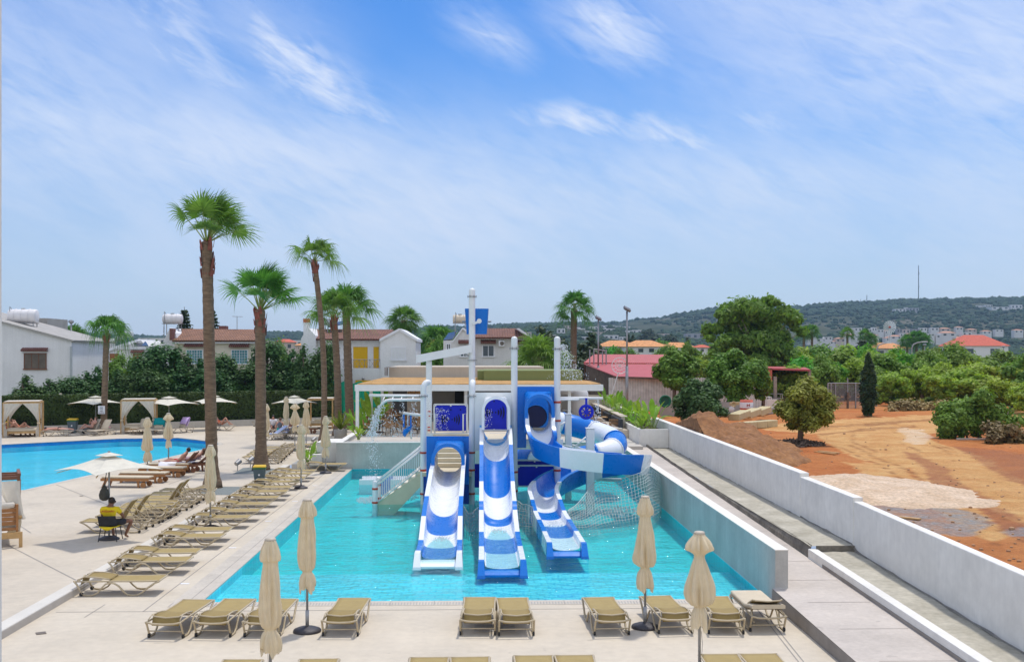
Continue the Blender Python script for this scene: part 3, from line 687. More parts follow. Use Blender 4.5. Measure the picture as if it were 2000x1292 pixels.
mb=MB(); mb.prism([(8.048,6,zp(6)-.03),(8.048,25.3,zp(25.3)-.03),(8.048,25.3,zp(25.3)+.075),(8.048,6,zp(6)+.075)],(.011,0,0)); mb.build('skirting',M['pathdark'],o,off=o.location)
o=T('boundary_wall','tall white rendered boundary wall stepping down beside the red earth plot','wall',(9.35,30,.5))
mb=MB(); mb.prism([(9.2,6,.0),(9.2,26.45,.3),(9.2,26.45,1.79),(9.2,6,1.52)],(.22,0,0)); mb.box(9.19,9.44,26.45,30.9,.2,1.885); mb.box(9.18,9.45,30.9,58,.2,2.0); mb.box(9.2,9.42,58,76,.2,1.85)
mb.build('wall_body',M['plaster'],o,off=o.location,bevel=.02)
# stained foot of the boundary wall: a rough cement fillet
mb=MB(); rows=[]
for i in range(120):
    y=8+i*46/119; z=zb(y); j=noise.noise(V((y*1.7,2,0)))*.035; rows.append([(9.2-.03+j*.7,y,z+.01),(9.19,y,z+.03+abs(j)*1.5)])
mb.grid(rows); struct(mb.build('cement_fillet',mat('fillet',(.24,.22,.19),.95,.3,3,obj=False)))
# ------------------------------------------------------------------ terrace
ZT=1.0
mb=MB(); mb.box(-6.9,7.7,51.5,80,.2,ZT); mb.box(7.7,9.2,56,80,.2,ZT-.02); struct(mb.build('terrace_floor',mat('terrace_paving',(.52,.48,.42),.7,.07,.6,obj=False)))
o=T('planter_wall','grey retaining wall with planting trough at the far end of the slide pool','wall',(0,51.3,0))
mb=MB(); mb.box(-6.95,6.36,51.21,51.45,-.018,1.2); mb.box(-6.95,-6.7,51.45,57.5,.0,1.2); mb.build('wall_body',M['wallgrey'],o,off=o.location)
mb=MB(); mb.box(-6.97,6.36,51.18,51.47,1.203,1.235); mb.box(-6.97,-6.68,51.47,57.5,1.203,1.235); mb.box(-6.6,6.2,52.3,52.4,1.0,1.2); mb.build('wall_cap',M['plaster'],o,off=o.location)
mb=MB(); mb.box(-6.65,6.2,51.48,52.29,1.0,1.12); mb.build('soil',M['gravel'],o,off=o.location)
o=T('retaining_block','stepped white block wall left of the grey planter wall','wall',(-7.4,52,0))
mb=MB(); mb.box(-8.05,-6.96,52.3,54.5,.15,1.16); mb.box(-8.2,-7.75,51.8,52.29,.1,.62); mb.build('wall_body',M['plaster'],o,off=o.location,bevel=.02)
o=T('flower_planter','white corner planter holding young banana plants beside the boundary wall','planter',(8.4,53,.9))
mb=MB(); mb.box(7.7,9.17,52.8,52.95,.8,1.72); mb.box(7.7,7.85,52.95,60,.8,1.72); mb.build('wall_body',M['plaster'],o,off=o.location,bevel=.015)
mb=MB(); mb.box(7.86,9.17,52.96,75,.9,1.55); mb.build('soil',mat('planting_soil',(.10,.09,.05),.95,.3,3,obj=False),o,off=o.location)
# hedge kerb
hv=(farR-farL).normalized(); 
o=T('kerb_wall','long low grey kerb wall below the clipped hedge','kerb',tuple(farL))
mb=MB(); mb.bar(farL+V((0,.15,.2)),farR+V((0,.15,.2)),.25,.5); mb.build('wall_body',M['wallgrey'],o,off=o.location)
# ------------------------------------------------------------------ sun loungers
def S_side(x):
    pts=[(0,.335),(.06,.27),(.15,.10),(.20,.035),(.30,.018),(.42,.022),(.53,.08),(.62,.19),(.70,.27),(.80,.30),(.90,.285),(1.0,.22),(1.10,.11),(1.19,.035),(1.30,.018),(1.42,.025),(1.53,.09),(1.66,.20),(1.78,.28),(1.90,.325)]
    return [(x,y,z) for y,z in pts]
def lounger(name,label,group,raised=0.0,grey=False,cushion=False):
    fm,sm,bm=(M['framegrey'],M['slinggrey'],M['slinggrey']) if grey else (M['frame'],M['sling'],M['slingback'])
    t=T(name,label,'sun lounger',(0,0,0),0,group)
    mb=MB()
    for s in (-1,1):
        mb.tube(S_side(.335*s),.021,6); mb.tube([(.325*s,.03,.33),(.315*s,.7,.33),(.315*s,1.5,.325),(.325*s,1.86,.335)],.019,6)
    for y,z,dz in ((.0,.335,-.03),(1.895,.33,-.0)):
        mb.tube([(-.335,y,z),(-.2,y,z+dz),(0,y,z+dz*1.3),(.2,y,z+dz),(.335,y,z)],.02,6)
    mb.tube([(-.32,.74,.31),(.32,.74,.31)],.017,6); mb.tube([(-.335,.12,.14),(.335,.12,.14)],.012,6)
    mb.build('frame',fm,t,True)
    mb=MB(); rows=[]
    for i in range(9):
        y=.76+1.12*i/8; rows.append([(-.315+.63*k/6, y, .333-.028*math.sin(PI*k/6)*math.sin(PI*i/8)) for k in range(7)])
    mb.grid(rows); mb.build('seat_sling',sm,t,True,solid=.008)
    a=math.radians(raised if raised else 3.5); Lb=.74 if raised else .60
    def bp(x,s,h=0): return (x,.78-s*math.cos(a)+h*math.sin(a), (.345 if raised else .365)+s*math.sin(a)+h*math.cos(a))
    mb=MB(); rows=[[bp(-.27+.54*k/4, Lb*i/6, .02*math.sin(PI*i/6)-.02*math.sin(PI*k/4)) for k in range(5)] for i in range(7)]
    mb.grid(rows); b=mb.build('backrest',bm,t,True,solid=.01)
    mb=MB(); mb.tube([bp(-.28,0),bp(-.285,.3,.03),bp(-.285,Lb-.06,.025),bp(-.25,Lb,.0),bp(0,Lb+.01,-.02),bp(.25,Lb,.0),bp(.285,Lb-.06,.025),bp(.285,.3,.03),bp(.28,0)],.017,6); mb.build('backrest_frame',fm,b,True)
    if raised:
        for s in (-1,1):
            mb=MB(); p=bp(.26*s,.5,-.01); mb.tube([p,(.27*s,.26,.20),(.27*s,.10,.20)],.013,5); mb.tube([(.335*s,.02,.33),(.29*s,.30,.52 if raised>40 else .42),bp(.285*s,.42)],.013,5)
            mb.build('backrest_strut',fm,b,True)
    else:
        for s in (-1,1):
            mb=MB(); mb.tube([(.31*s,.06,.36),(.30*s,.22,.43),(.28*s,.42,.42),bp(.28*s,.1,.02)],.012,5); mb.build('armrest',fm,t,True)
        mb=MB(); e=bp(0,Lb); mb.grid([[(-.265+.53*k/4,e.y if False else e[1]-.02*j,e[2]-.05*j-.01) for k in range(5)] for j in range(4)]); mb.build('sling_flap',bm,b,True,solid=.008)
    for s in (-1,1):
        mb=MB(); mb.cyl((.335*s-.018,.165,.045),(.335*s+.018,.165,.045),.045,seg=10); mb.build('wheel',M['dark'],t)
    if cushion:
        mb=MB(); rows=[]
        prof=[(.05,.50),(.30,.47),(.62,.40),(.78,.385),(1.2,.385),(1.86,.385)]
        for y,z in prof: rows.append([(-.33,y,z-.03),(-.33,y,z+.035),(-.30,y,z+.05),(.30,y,z+.05),(.33,y,z+.035),(.33,y,z-.03)])
        mb.grid(rows,True); mb.poly(rows[0][::-1]); mb.poly(rows[-1]); mb.build('cushion',M['cushion'],t,True)
    return t
_lp={}
def place_lounger(kind,x,y,z,rz,label,group):
    # (x,y) is the middle of the lounger on the ground; rz turns the foot end (+Y) round
    raised,grey,cu=kind
    c=V((0,.95,0)); R=Matrix.Rotation(rz,3,'Z'); o=V((x,y,z))-R@c
    if kind not in _lp:
        t=lounger('sun_lounger',label,group,raised,grey,cu); _lp[kind]=t; t.location=o; t.rotation_euler=(0,0,rz); return t
    return dup(_lp[kind],o,rz,label,group)
FLAT=(0,False,False)
g='sun loungers facing the slide pool'
jr=random.Random(3)
fr=[(-6.0,.08,'tan sun lounger at the left end of the front row by the pool edge'),(-5.13,.06,'second tan sun lounger from the left end of the front row'),(-4.22,.03,'tan sun lounger half hidden behind the near closed parasol on the left'),(-2.72,.03,'tan lounger just right of the left-hand dark parasol base'),
    (-.08,.02,'left tan lounger of the pair before the middle slide'),(.63,-.02,'right tan lounger of the pair before the middle slide'),(2.46,-.04,'tan lounger touching the left side of the right-hand dark parasol base'),
    (3.70,-.06,'tan lounger touching the right side of the right-hand dark parasol base'),(4.78,.05,'tan sun lounger partly hidden behind the near closed parasol on the right')]
for x,rz,lb in fr: place_lounger(FLAT,x,21.62+jr.uniform(-.06,.06),0,-rz*1.2,lb,g)
place_lounger((22,False,True),5.58,21.75,0,-.0,'sun lounger with a thick beige cushion at the right end of the front row',g)
nr=[(-4.02,'lounger cut off at the bottom edge, left of the near parasol pole'),(-2.71,'lounger cut off by the bottom edge, right of the near left parasol pole'),(-.9,'left one of the first pair of loungers cut off at the bottom edge'),(-.2,'right one of the first pair of loungers cut off at the bottom edge'),
    (.85,'left one of the second pair of loungers cut off at the bottom edge'),(1.55,'right one of the second pair of loungers cut off at the bottom edge'),(3.99,'left one of the loungers at the bottom edge right of the near right parasol pole'),(4.69,'rightmost lounger cut off by the bottom edge of the picture')]
for i,(x,lb) in enumerate(nr): place_lounger(FLAT,x,17.15+(-.0 if i<2 else .05)+(.06 if 4<=i else 0),0,jr.uniform(-.03,.03),lb,'sun loungers along the bottom edge')
gl='flat sun loungers in the row along the raised step'
for i,y in enumerate([24.75,27.0,28.15,30.5,31.65,34.0,35.35,37.0,38.6,40.3,41.6,43.3,44.6,46.2,47.4]):
    place_lounger(FLAT,-8.27+jr.uniform(-.05,.05),y,0,-PI/2+jr.uniform(-.04,.04),('nearest flat tan lounger of the row beside the raised step' if i==0 else f'{ORD[i]} flat tan lounger from the near end along the step'),gl)
place_lounger(FLAT,-7.3,50.2,.0,-PI/2,'lone tan lounger at the far end of the step row before the low grey kerb',gl)
gu='sun loungers on the upper deck before the big palm'
for i,(y,rz) in enumerate([(32.4,56),(33.5,56),(34.4,0),(35.2,0),(35.9,0),(36.9,54),(37.7,54),(38.7,14),(39.7,14)]):
    st='raised back' if rz>40 else 'flat back'
    place_lounger((rz,False,False),-10.95+.02*i+jr.uniform(-.06,.06),y,.15,PI/2+jr.uniform(-.04,.04),f'tan sun lounger with {st}, {ORD[i]} from the seated lifeguard in the upper deck row',gu)
gp='sun loungers behind the second palm'
for i,(y,rz) in enumerate([(52.3,30),(53.7,34),(54.9,34),(56.2,12),(57.6,12)]):
    place_lounger((rz,False,False) if rz!=30 else (34,False,False),-10.6-.1*i,y,.15,PI/2+jr.uniform(-.05,.05),f'tan lounger behind the second palm trunk, {ORD[i]} from the near end of its row',gp)
place_lounger((12,False,False),-9.6,59.2,.15,PI/2,'tan lounger beside the two grouped parasol bases behind the second palm',gp)
# far side of the left pool
GR=(58,True,False); GF=(0,True,False)
gf='grey loungers along the far side of the left pool'
def far(px,py,rz,kind,lb): p=G(px,py,.15); place_lounger(kind,p.x,p.y,.15,rz,lb,gf)
far(178,848,PI-.55,GR,'grey lounger with raised back holding the reader under the left open parasol')
far(200,849,PI-.45,GR,'grey lounger with raised back and a pink towel under the left open parasol')
far(113,851,PI/2+.15+PI,GF,'flat grey lounger of the sunbather lying face down by the far bin')
far(279,847,PI-.05,GR,'empty grey lounger with upright back just left of the teal towel')
far(307,847,PI-.05,GR,'grey lounger with a teal towel over its raised back')
far(350,845,PI-.7,GR,'grey lounger with a purple patterned towel over its raised back')
far(432,840,-PI/2-.3,(34,True,False),'lounger of the sunbather in orange swimwear right of the big palm')
far(487,829,-PI/2+.1,GR,'empty lounger with raised back against the hedge kerb')
far(520,832,-PI/2-.2,GR,'lounger against the hedge kerb half hidden by the second palm trunk')
for (px,py,lb) in ((128,851,'small low side table beside the face down sunbather'),(263,848,'small low side table left of the teal towel lounger')):
    p=G(px,py,.15); t=T('side_table',lb,'side table',p,0,'poolside side tables')
    mb=MB(); mb.box(-.25,.25,-.25,.25,.42,.45); mb.build('table_top',M['framegrey'],t,bevel=.006)
    for sx in (-1,1):
        for sy in (-1,1): mb=MB(); mb.cyl((.22*sx,.22*sy,0),(.22*sx,.22*sy,.42),.018,seg=6); mb.build('leg',M['framegrey'],t)
# wooden loungers
def wood_lounger(label,group,raised=0,dark=False,cush=True):
    w=M['wooddark'] if dark else M['wood']
    t=T('wooden_lounger',label,'sun lounger',(0,0,0),0,group); mb=MB()
    for s in (-1,1): mb.box(.30*s-.03,.30*s+.03,0,1.95,.26,.36)
    for i in range(13 if raised else 20): mb.box(-.30,.30,.62*bool(raised)+.02+i*.098,.62*bool(raised)+.09+i*.098,.33,.365)
    mb.build('slatted_bed',w,t)
    for s in (-1,1):
        mb=MB(); mb.prism([(.28*s-.03,1.70,.28),(.28*s-.03,1.80,.28),(.28*s-.03,1.92,0),(.28*s-.03,1.82,0)],(.06,0,0)); mb.build('leg',w,t)
        mb=MB(); mb.cyl((.30*s-.03,.22,.11),(.30*s+.03,.22,.11),.11,seg=14); mb.build('wheel',w,t)
        mb=MB(); mb.prism([(.26*s-.025,.40,.28),(.26*s-.025,.50,.28),(.26*s-.025,.46,0),(.26*s-.025,.38,0)],(.05,0,0)); mb.build('leg',w,t)
    if raised:
        a=math.radians(raised); mb=MB()
        for i in range(8):
            s=.04+i*.088; c=V((0,.64-s*math.cos(a),.36+s*math.sin(a))); mb.cbox(c,(.60,.07,.03),Matrix.Rotation(-a,3,'X'))
        for q in (-1,1): mb.bar((.29*q,.64,.35),(.29*q,.64-.74*math.cos(a),.35+.74*math.sin(a)),.04,.05)
        mb.build('backrest',w,t)
    elif cush:
        mb=MB(); mb.box(-.29,.29,.03,1.92,.367,.43); mb.build('cushion',M['cushion'],t,bevel=.02)
    return t
gw='wooden loungers along the near side of the left pool'
def placew(px,py,rz,lb,raised=0,dark=False,cush=True):
    t=wood_lounger(lb,gw,raised,dark,cush); p=G(px,py,.15); o=V((p.x,p.y,.15))-Matrix.Rotation(rz,3,'Z')@V((0,.97,0)); t.location=o; t.rotation_euler=(0,0,rz)
placew(250,950,PI/2-.1,'nearest flat wooden lounger with wheels by the left pool')
placew(283,941,PI/2-.08,'second flat wooden lounger with wheels, behind the first by the left pool')
placew(319,930,PI/2-.06,'pale cushioned wooden lounger behind the two brown wheeled ones')
placew(330,922,PI/2-.05,'wooden lounger carrying a white towel by the left pool')
placew(349,921,PI/2-.05,'dark wooden lounger with raised back holding the sunbather on a white towel',48,True)
placew(376,918,PI/2-.05,'dark wooden lounger with raised back just left of the big palm trunk',38,True)
placew(20,849,-PI/2-.1,'dark wooden lounger with the red towel by the left photo edge',40,True)
placew(38,849,-PI/2-.1,'dark wooden lounger of the sunbather with arms behind her head',40,True)
placew(592,846,PI/2+.1,'wooden lounger with wheels behind the cluster of closed parasols',0,True)
placew(553,846,2.3,'wooden lounger with a raised back behind the talking group',45,True)
# ------------------------------------------------------------------ parasols
def closed_parasol(seed,H=2.6):
    r=random.Random(seed); t=T('closed_parasol','','parasol',(0,0,0),r.uniform(0,6))
    mb=MB(); mb.lathe([(.27,0),(.275,.025),(.26,.05),(.17,.085),(.06,.105),(.045,.11)],28); mb.build('base',M['basegrey'],t,True)
    mb=MB(); mb.cyl((0,0,.08),(0,0,.42),.035,seg=10); mb.cyl((0,0,.4),(0,0,H-.03),.024,seg=10); mb.build('pole',M['pole'],t,True)
    k=r.random()
    if k<.4: prof=[(H-.02,.085),(H-.06,.10),(H-.17,.17),(H-.27,.20),(H-.33,.13),(H-.40,.085),(H-.55,.13),(H-.8,.185),(H-1.02,.205),(H-1.15,.17),(H-1.21,.085),(H-1.32,.12),(H-1.55,.135)]
    elif k<.75: prof=[(H-.02,.085),(H-.06,.10),(H-.2,.145),(H-.33,.16),(H-.38,.12),(H-.6,.14),(H-.9,.155),(H-1.15,.165),(H-1.35,.14),(H-1.42,.09),(H-1.5,.13),(H-1.62,.155),(H-1.78,.15)]
    else: prof=[(H-.02,.085),(H-.06,.10),(H-.25,.155),(H-.36,.15),(H-.42,.11),(H-.7,.15),(H-1.0,.175),(H-1.25,.20),(H-1.38,.17),(H-1.42,.09),(H-1.55,.14),(H-1.75,.16),(H-1.85,.15)]
    mb=MB(); mb.m=0; rows=[]; n=64; pr=catmull([(z,R*.93) for z,R in prof],4); ph=[r.uniform(0,6) for _ in range(4)]
    for i,(z,R) in enumerate(pr):
        row=[]; dep=min(1,i/6)
        for q in range(n):
            a=2*PI*q/n; am=.45+.9*max(0,(R-.10)/.10); f=1+dep*am*(.34*(abs(math.cos(2*a+ph[0]*.5+.35*z))-.6)+.26*(abs(math.cos(4*a+ph[1]-.9*z))-.6)+.20*math.cos(11*a+ph[2]+3*z)+.07*noise.noise(V((math.cos(a)*2,math.sin(a)*2,z*4+seed))))
            row.append((R*f*math.cos(a),R*f*math.sin(a),z+(.05*math.sin(3*a+ph[3])+.03*math.sin(7*a) if i>=len(pr)-2 else 0)))
        rows.append(row)
    mb.grid(rows,True); mb.build('canopy',M['canvas'],t,True)
    mb=MB(); mb.lathe([(.088,H-.045),(.09,H-.02),(.075,H-.0),(.03,H+.008)],14); mb.build('cap',M['framegrey'],t,True)
    mb=MB(); mb.tube([(.03,.0,1.0),(.05,.0,.8),(.04,0,.62),(.06,0,.58),(.07,0,.63)],.004,4); mb.build('cord',M['steel'],t)
    return t
cps=[closed_parasol(s,h) for s,h in ((5,2.6),(11,2.58),(23,2.62),(31,2.6),(8,2.6),(42,2.6))]
CP=[(528,16.75,0,1,'nearest closed parasol on the left, its foot below the bottom edge'),(600,21.1,0,0,'closed parasol on a dark round base left of the slides in the front row'),(1260,21.4,0,2,'closed parasol on a dark round base right of the slides in the front row'),(1366,17.25,0,3,'nearest closed parasol on the right, its foot below the bottom edge'),
    (411,33.6,0,0,'closed parasol standing in the step row in front of the big palm'),(588,43.5,0,1,'closed parasol on a round base midway along the step row'),(636,49.0,0,4,'closed parasol on a round base by the far left pool corner'),
    (576,58.6,.15,5,'closed parasol on a round base behind the step row, between two palms'),(598,60.8,.15,2,'wide closed parasol right behind the talking group'),(559,68,.15,1,'far closed parasol in front of the hedge above the talking group'),
    (288,45.4,.15,4,'left one of two closed parasols at the near edge of the left pool'),(329,48.8,.15,5,'right one of two closed parasols at the near edge of the left pool'),(118,73.5,.15,1,'far closed parasol beside the white curtained cabana on the left'),(520,57.5,.15,0,'closed parasol half hidden behind the second palm trunk')]
used=set()
for px,d,z,k,lb in CP:
    p=D(px,YH,d); p.z=z; pr_=cps[k]
    if k not in used: used.add(k); pr_.location=p; pr_['label']=lb; pr_['group']='closed cream parasols'
    else: dup(pr_,p,jr.uniform(0,6),lb,'closed cream parasols')
def open_parasol(loc,label,half=1.5,H=2.55,rz=PI/4,edge=2.05,mt=None):
    t=T('open_parasol',label,'parasol',loc,rz,'open cream parasols'); mt=mt or M['canvaslight']
    mb=MB(); mb.lathe([(.29,0),(.29,.03),(.17,.09),(.05,.11)],24); mb.build('base',M['basegrey'],t,True)
    mb=MB(); mb.cyl((0,0,.05),(0,0,H),.026,seg=10); mb.build('pole',M['pole'],t,True)
    mb=MB(); n=12; rows=[]; hw=half
    def edgept(q):
        s=q*4; k=int(s)%4; f=s-int(s); c=[(-1,-1),(1,-1),(1,1),(-1,1)]; a,b=c[k],c[(k+1)%4]
        x,y=a[0]+(b[0]-a[0])*f,a[1]+(b[1]-a[1])*f; sag=math.sin(PI*f); return x*(1-.10*sag*(abs(x)>=.999)),y*(1-.10*sag*(abs(y)>=.999)),sag
    for i in range(9):
        f=.10+.90*i/8; row=[]
        for q in range(48):
            x,y,sg=edgept(q/48); zz=H-(H-edge)*(f**1.25)+.05*(1-sg)*0-.0*sg+ .10*sg*f*f
            row.append((x*hw*f,y*hw*f,zz-.06*math.sin(PI*f)))
        rows.append(row)
    mb.grid(rows,True); mb.build('canopy',mt,t,False,solid=.006)
    mb=MB(); rows=[]
    for i in range(3):
        f=.02+.24*i/2; rows.append([(edgept(q/48)[0]*hw*f,edgept(q/48)[1]*hw*f,H+.07-(H-edge)*f*.85) for q in range(48)])
    mb.grid(rows,True); mb.build('vent_cap',mt,t,False,solid=.006)
    for q in range(4):
        c=[(-1,-1),(1,-1),(1,1),(-1,1)][q]; mb=MB(); mb.bar((0,0,H-.12),(c[0]*hw*.95,c[1]*hw*.95,edge-.06),.025,.02); mb.build('rib',M['woodlight'],t)
    mb=MB(); mb.lathe([(.04,H+.06),(.03,H+.10),(.0,H+.11)],8); mb.build('finial',M['steel'],t)
    return t
p=D(213,YH,30.7); open_parasol((p.x,p.y,.15),'large open cream parasol shading the seated lifeguard',1.06,2.42,PI/4+.10,1.98)
for px,d,lb,hh in ((187,73.5,'open cream parasol in front of the leftmost slim palm trunk',1.3),(330,72.5,'open cream parasol right of the curtained cabana by the hedge',1.42),(418,75,'open cream parasol half hidden behind the big palm trunk',1.25),(575,74,'open cream parasol behind the cluster of closed ones',1.12)):
    p=D(px,YH,d); open_parasol((p.x,p.y,.15),lb,hh,2.35,PI/4+.25 if px!=418 else .55,1.88)
# ------------------------------------------------------------------ water slides
def WX(px,Y): return (px-943)*Y/2100
def WZ(py,Y): return HC-(py-690)*Y/2100
def chute(root,path,cuts,names=('slide_section',),w=.585,rimw=.135):
    """path: (x,y,zrim,zbed) samples; cuts: list of (end index, material)"""
    P=catmull(path,8); n=len(P); fr=[]
    for i in range(n):
        a=P[max(i-1,0)]; b=P[min(i+1,n-1)]; t=V((b[0]-a[0],b[1]-a[1],0)).normalized(); nx=V((t.y,-t.x,0)) # right-hand side
        fr.append(nx)
    def sec(i):
        x,y,zr,zb=P[i]; nx=fr[i]; wi=w-rimw; o=[]
        low=min(zb-.07, zr-.2); low=low if zb>.35 else -.10
        bw=w-.16 if zb>.35 else w+.02
        pts=[(-bw,low),(-w-.0,zr-.06),(-w,zr),(-wi,zr)]
        for k in range(1,12):
            th=PI*k/12; pts.append((-wi*math.cos(th)*(1 if zb>.2 else .98), zr-(zr-zb)*(math.sin(th)**(.62 if zb>.2 else .30))))
        pts+=[(wi,zr),(w,zr),(w,zr-.06),(bw,low)]
        return [V((x,y,0))+nx*q+V((0,0,z)) for q,z in pts]
    st=0
    for e,m in cuts:
        e=min(int(e*8),n-1); mb=MB(); rows=[sec(i) for i in range(st,e+1)]
        mb.grid(rows); 
        for r,rev in ((rows[0],True),(rows[-1],False)): pass
        mb.build('chute_section',m,root,True)
        # close the underside
        st=e
    for o in [c for c in root.children if c.name.startswith('chute_section')]:
        md=o.modifiers.new('e','EDGE_SPLIT'); md.split_angle=math.radians(38)
    return P,fr
def endblock(root,x,y,nx,m,w=.585,zr=.305,ln=.22):
    f=V((nx.y*-1,nx.x,0)); f=V((-nx.y,nx.x,0))  # forward (towards the camera for nx=(-1,0))
    mb=MB()
    for s in (-1,1):
        c=V((x,y,0))+nx*(s*(w-.06)); a=nx*.095; fw=V((0,-1,0))
        mb.prism([c-a*1.0+V((0,0,-.075)),c+a*1.0+V((0,0,-.075)),c+a*.75+V((0,0,zr)),c-a*.75+V((0,0,zr))],fw*ln)
        c2=c+fw*ln; mb._add([c2-a+V((0,0,-.075)),c2+a+V((0,0,-.075)),c2+a*.75+V((0,0,zr)),c2-a*.75+V((0,0,zr)),c2-a*1.15+fw*.3+V((0,0,-.075)),c2+a*1.15+fw*.3+V((0,0,-.075)),c2+a*1.0+fw*.28+V((0,0,.0)),c2-a*1.0+fw*.28+V((0,0,.0))],[(0,1,5,4),(3,7,6,2),(4,5,6,7),(0,4,7,3),(1,2,6,5)])
    c=V((x,y,0)); q=nx*(w-.10); mb.prism([c-q+V((0,0,-.075)),c-q+V((0,0,.066)),c-q+V((0,-ln*.7,.055)),c-q+V((0,-ln-.1,-.02)),c-q+V((0,-ln-.1,-.075))],q*2)
    mb.build('chute_end',m,root)
def archpts(cx,a,zb,zt,n=18):
    zs=zt-a; return [(cx-a,zb)]+[(cx-a*math.cos(PI*k/n),zs+a*math.sin(PI*k/n)) for k in range(n+1)]+[(cx+a,zb)]
def hood(root,cx,a,zb,zt,x0,x1,z0,z1,Yb,Yf,m,mboard,ring=.12):
    # board with an arched opening
    A=archpts(cx,a+.02,z0,zt+.02); poly=[(x0,z0),(x0,z1),(x1,z1),(x1,z0)]; outer=[V((p[0],p[1],0)) for p in [(x0,z0)]+[q for q in A]+[(x1,z0),(x1,z1),(x0,z1)]]
    tr=tessellate_polygon([outer]); mb=MB(); mb._add([(p.x,Yb,p.y) for p in outer],[tuple(t) for t in tr]); mb.build('entry_board',mboard,root,solid=.06)
    mb=MB(); inn=archpts(cx,a,zb,zt); out=archpts(cx,a+ring,zb,zt+ring); n=len(inn)
    # outer skin flares from a rounded square on the board to the arch
    hw=min(cx-x0,x1-cx)-.17; rr=[]
    for k,(x,z) in enumerate(out):
        dx=(x-cx)/(a+ring); ang=math.atan2(z-(zt-a),x-cx)
        c,s_=math.cos(ang),math.sin(ang); q=1/max(abs(c),abs(s_),.001)
        if z>zt-a+.001: fx,fz=cx+max(-1,min(1,c*q))*hw, (zt-a)+min(1,s_*q)*(z1-.16-(zt-a))
        else: fx,fz=cx+(hw if x>cx else -hw),z
        rr.append((fx,fz))
    rows=[[(x,Yb-.01,z) for x,z in rr]]
    for f in (.25,.6,.85): rows.append([(fx+(x-fx)*f**.6, Yb+(Yf-Yb)*f, fz+(z-fz)*f**1.3) for (fx,fz),(x,z) in zip(rr,out)])
    rows.append([(x,Yf,z) for x,z in out]); rows.append([(x,Yf-.02,z) for x,z in inn]); rows.append([(x,Yb,z) for x,z in inn]); rows.append([(x,Yb+.7,z) for x,z in inn])
    mb.grid(rows); mb.build('hood',m,root,True).modifiers.new('e','EDGE_SPLIT').split_angle=math.radians(45)
SW,SB,LB=M['slidewhite'],M['slideblue'],M['lightblue']
# left slide
s1=T('water_slide','short blue and white open water slide on the left, with a blue hood','water slide',(-1.2,38,0))
def rel(o,off):
    pass
def sub(root):
    for c in root.children:
        if c.type=='MESH':
            me=c.data; L_=root.location
            for v in me.vertices: v.co-=L_
            for k in c.children:
                for v in k.data.vertices: v.co-=L_
X1=-1.20
path1=[(X1,38.9,1.83,1.15),(X1,37.0,1.60,.95),(X1,36.2,1.55,.88),(X1,35.2,1.36,.68),(X1,33.3,1.05,.40),(X1+.01,31.4,.72,.14),(X1+.03,29.7,.32,.08),(X1+.05,28.2,.30,.07)]
chute(s1,path1,[(4,SW),(5,SB),(6,SW),(7,SB)],w=.60)
mb=MB(); mb.box(X1-.44,X1+.47,27.86,31.2,.118,.124); mb.build('water_film',M['film'],s1)
endblock(s1,X1+.05,28.198,V((-1,0,0)),SW,.60,ln=.42)
hood(s1,X1-.0,.46,.98,WZ(872,37.1),WX(833,38.9),WX(916,38.9),WZ(945,38.9)+.0,WZ(851,38.9),38.9,37.1,SB,SB)
sub(s1)
# middle slide
s2=T('water_slide','tall straight blue and white open water slide in the middle, under a white hood','water slide',(.47,38,0))
X2=.47
path2=[(X2,40.2,2.86,2.2),(X2,39.0,2.77,2.1),(X2,37.8,2.25,1.66),(X2,35.6,1.23,.66),(X2,33.6,.85,.26),(X2,33.0,.66,.14),(X2+.005,30.95,.33,.09),(X2+.01,28.8,.30,.08),(X2+.015,26.9,.30,.07)]
chute(s2,path2,[(1,LB),(2,SW),(3,SB),(4,SW),(5,SB),(6,SW),(7,SB),(8,SW)],w=.585)
mb=MB(); mb.box(X2-.44,X2+.46,26.7,32.4,.124,.13); mb.build('water_film',M['film'],s2)
endblock(s2,X2+.015,26.898,V((-1,0,0)),SB,.585)
hood(s2,X2,.41,2.72,WZ(779,38.6),WX(927,39.4),WX(1000,39.4),1.9,WZ(766,39.4),39.4,38.5,SW,M['rail'],.10)
sub(s2)
# spiral slide on the right
s3=T('water_slide','curving blue and white open water slide on the right, spiralling round a white pillar','water slide',(3,38,0))
path3=[(2.05,39.6,3.3,2.62),(2.05,38.5,3.22,2.57),(2.05,38.0,2.86,2.2),(2.2,37.45,2.46,1.85),(2.8,37.2,2.2,1.6),(3.6,37.3,2.08,1.46),(4.5,37.5,1.97,1.34),(5.25,37.95,1.9,1.26),(5.6,38.8,1.79,1.15),(5.45,39.8,1.67,1.03),(4.85,40.5,1.52,.9),(4.05,40.55,1.38,.77),(3.2,39.6,1.22,.62),(2.5,38.3,1.08,.48),(2.08,36.9,.88,.34),(2.1,35.6,.62,.17),(2.15,34.3,.40,.10),(2.2,33.2,.33,.09),(2.25,31.2,.30,.08),(2.28,29.35,.30,.07)]
chute(s3,path3,[(2.2,SW),(3.9,SB),(5.6,SW),(7.1,SB),(8.9,SW),(10.4,SB),(11.6,SW),(13.6,SB),(15.1,SW),(15.9,SB),(17,SW),(18,SB),(19,SW)],w=.53)
mb=MB(); mb.poly([(1.86,29.15,.127),(2.68,29.15,.127),(2.55,33.3,.127),(1.80,33.3,.127)]); mb.build('water_film',M['film'],s3)
endblock(s3,2.28,29.348,V((-1,0,0)),SB,.53)
hood(s3,2.03,.42,2.62,WZ(776,38.4),WX(1010,39.4),WX(1088,39.4),2.0,WZ(755,39.4),39.4,38.35,SB,SB)
mb=MB(); mb.box(1.27,2.75,42.4,42.5,2.32,4.15); mb.build('rear_board',SB,s3)
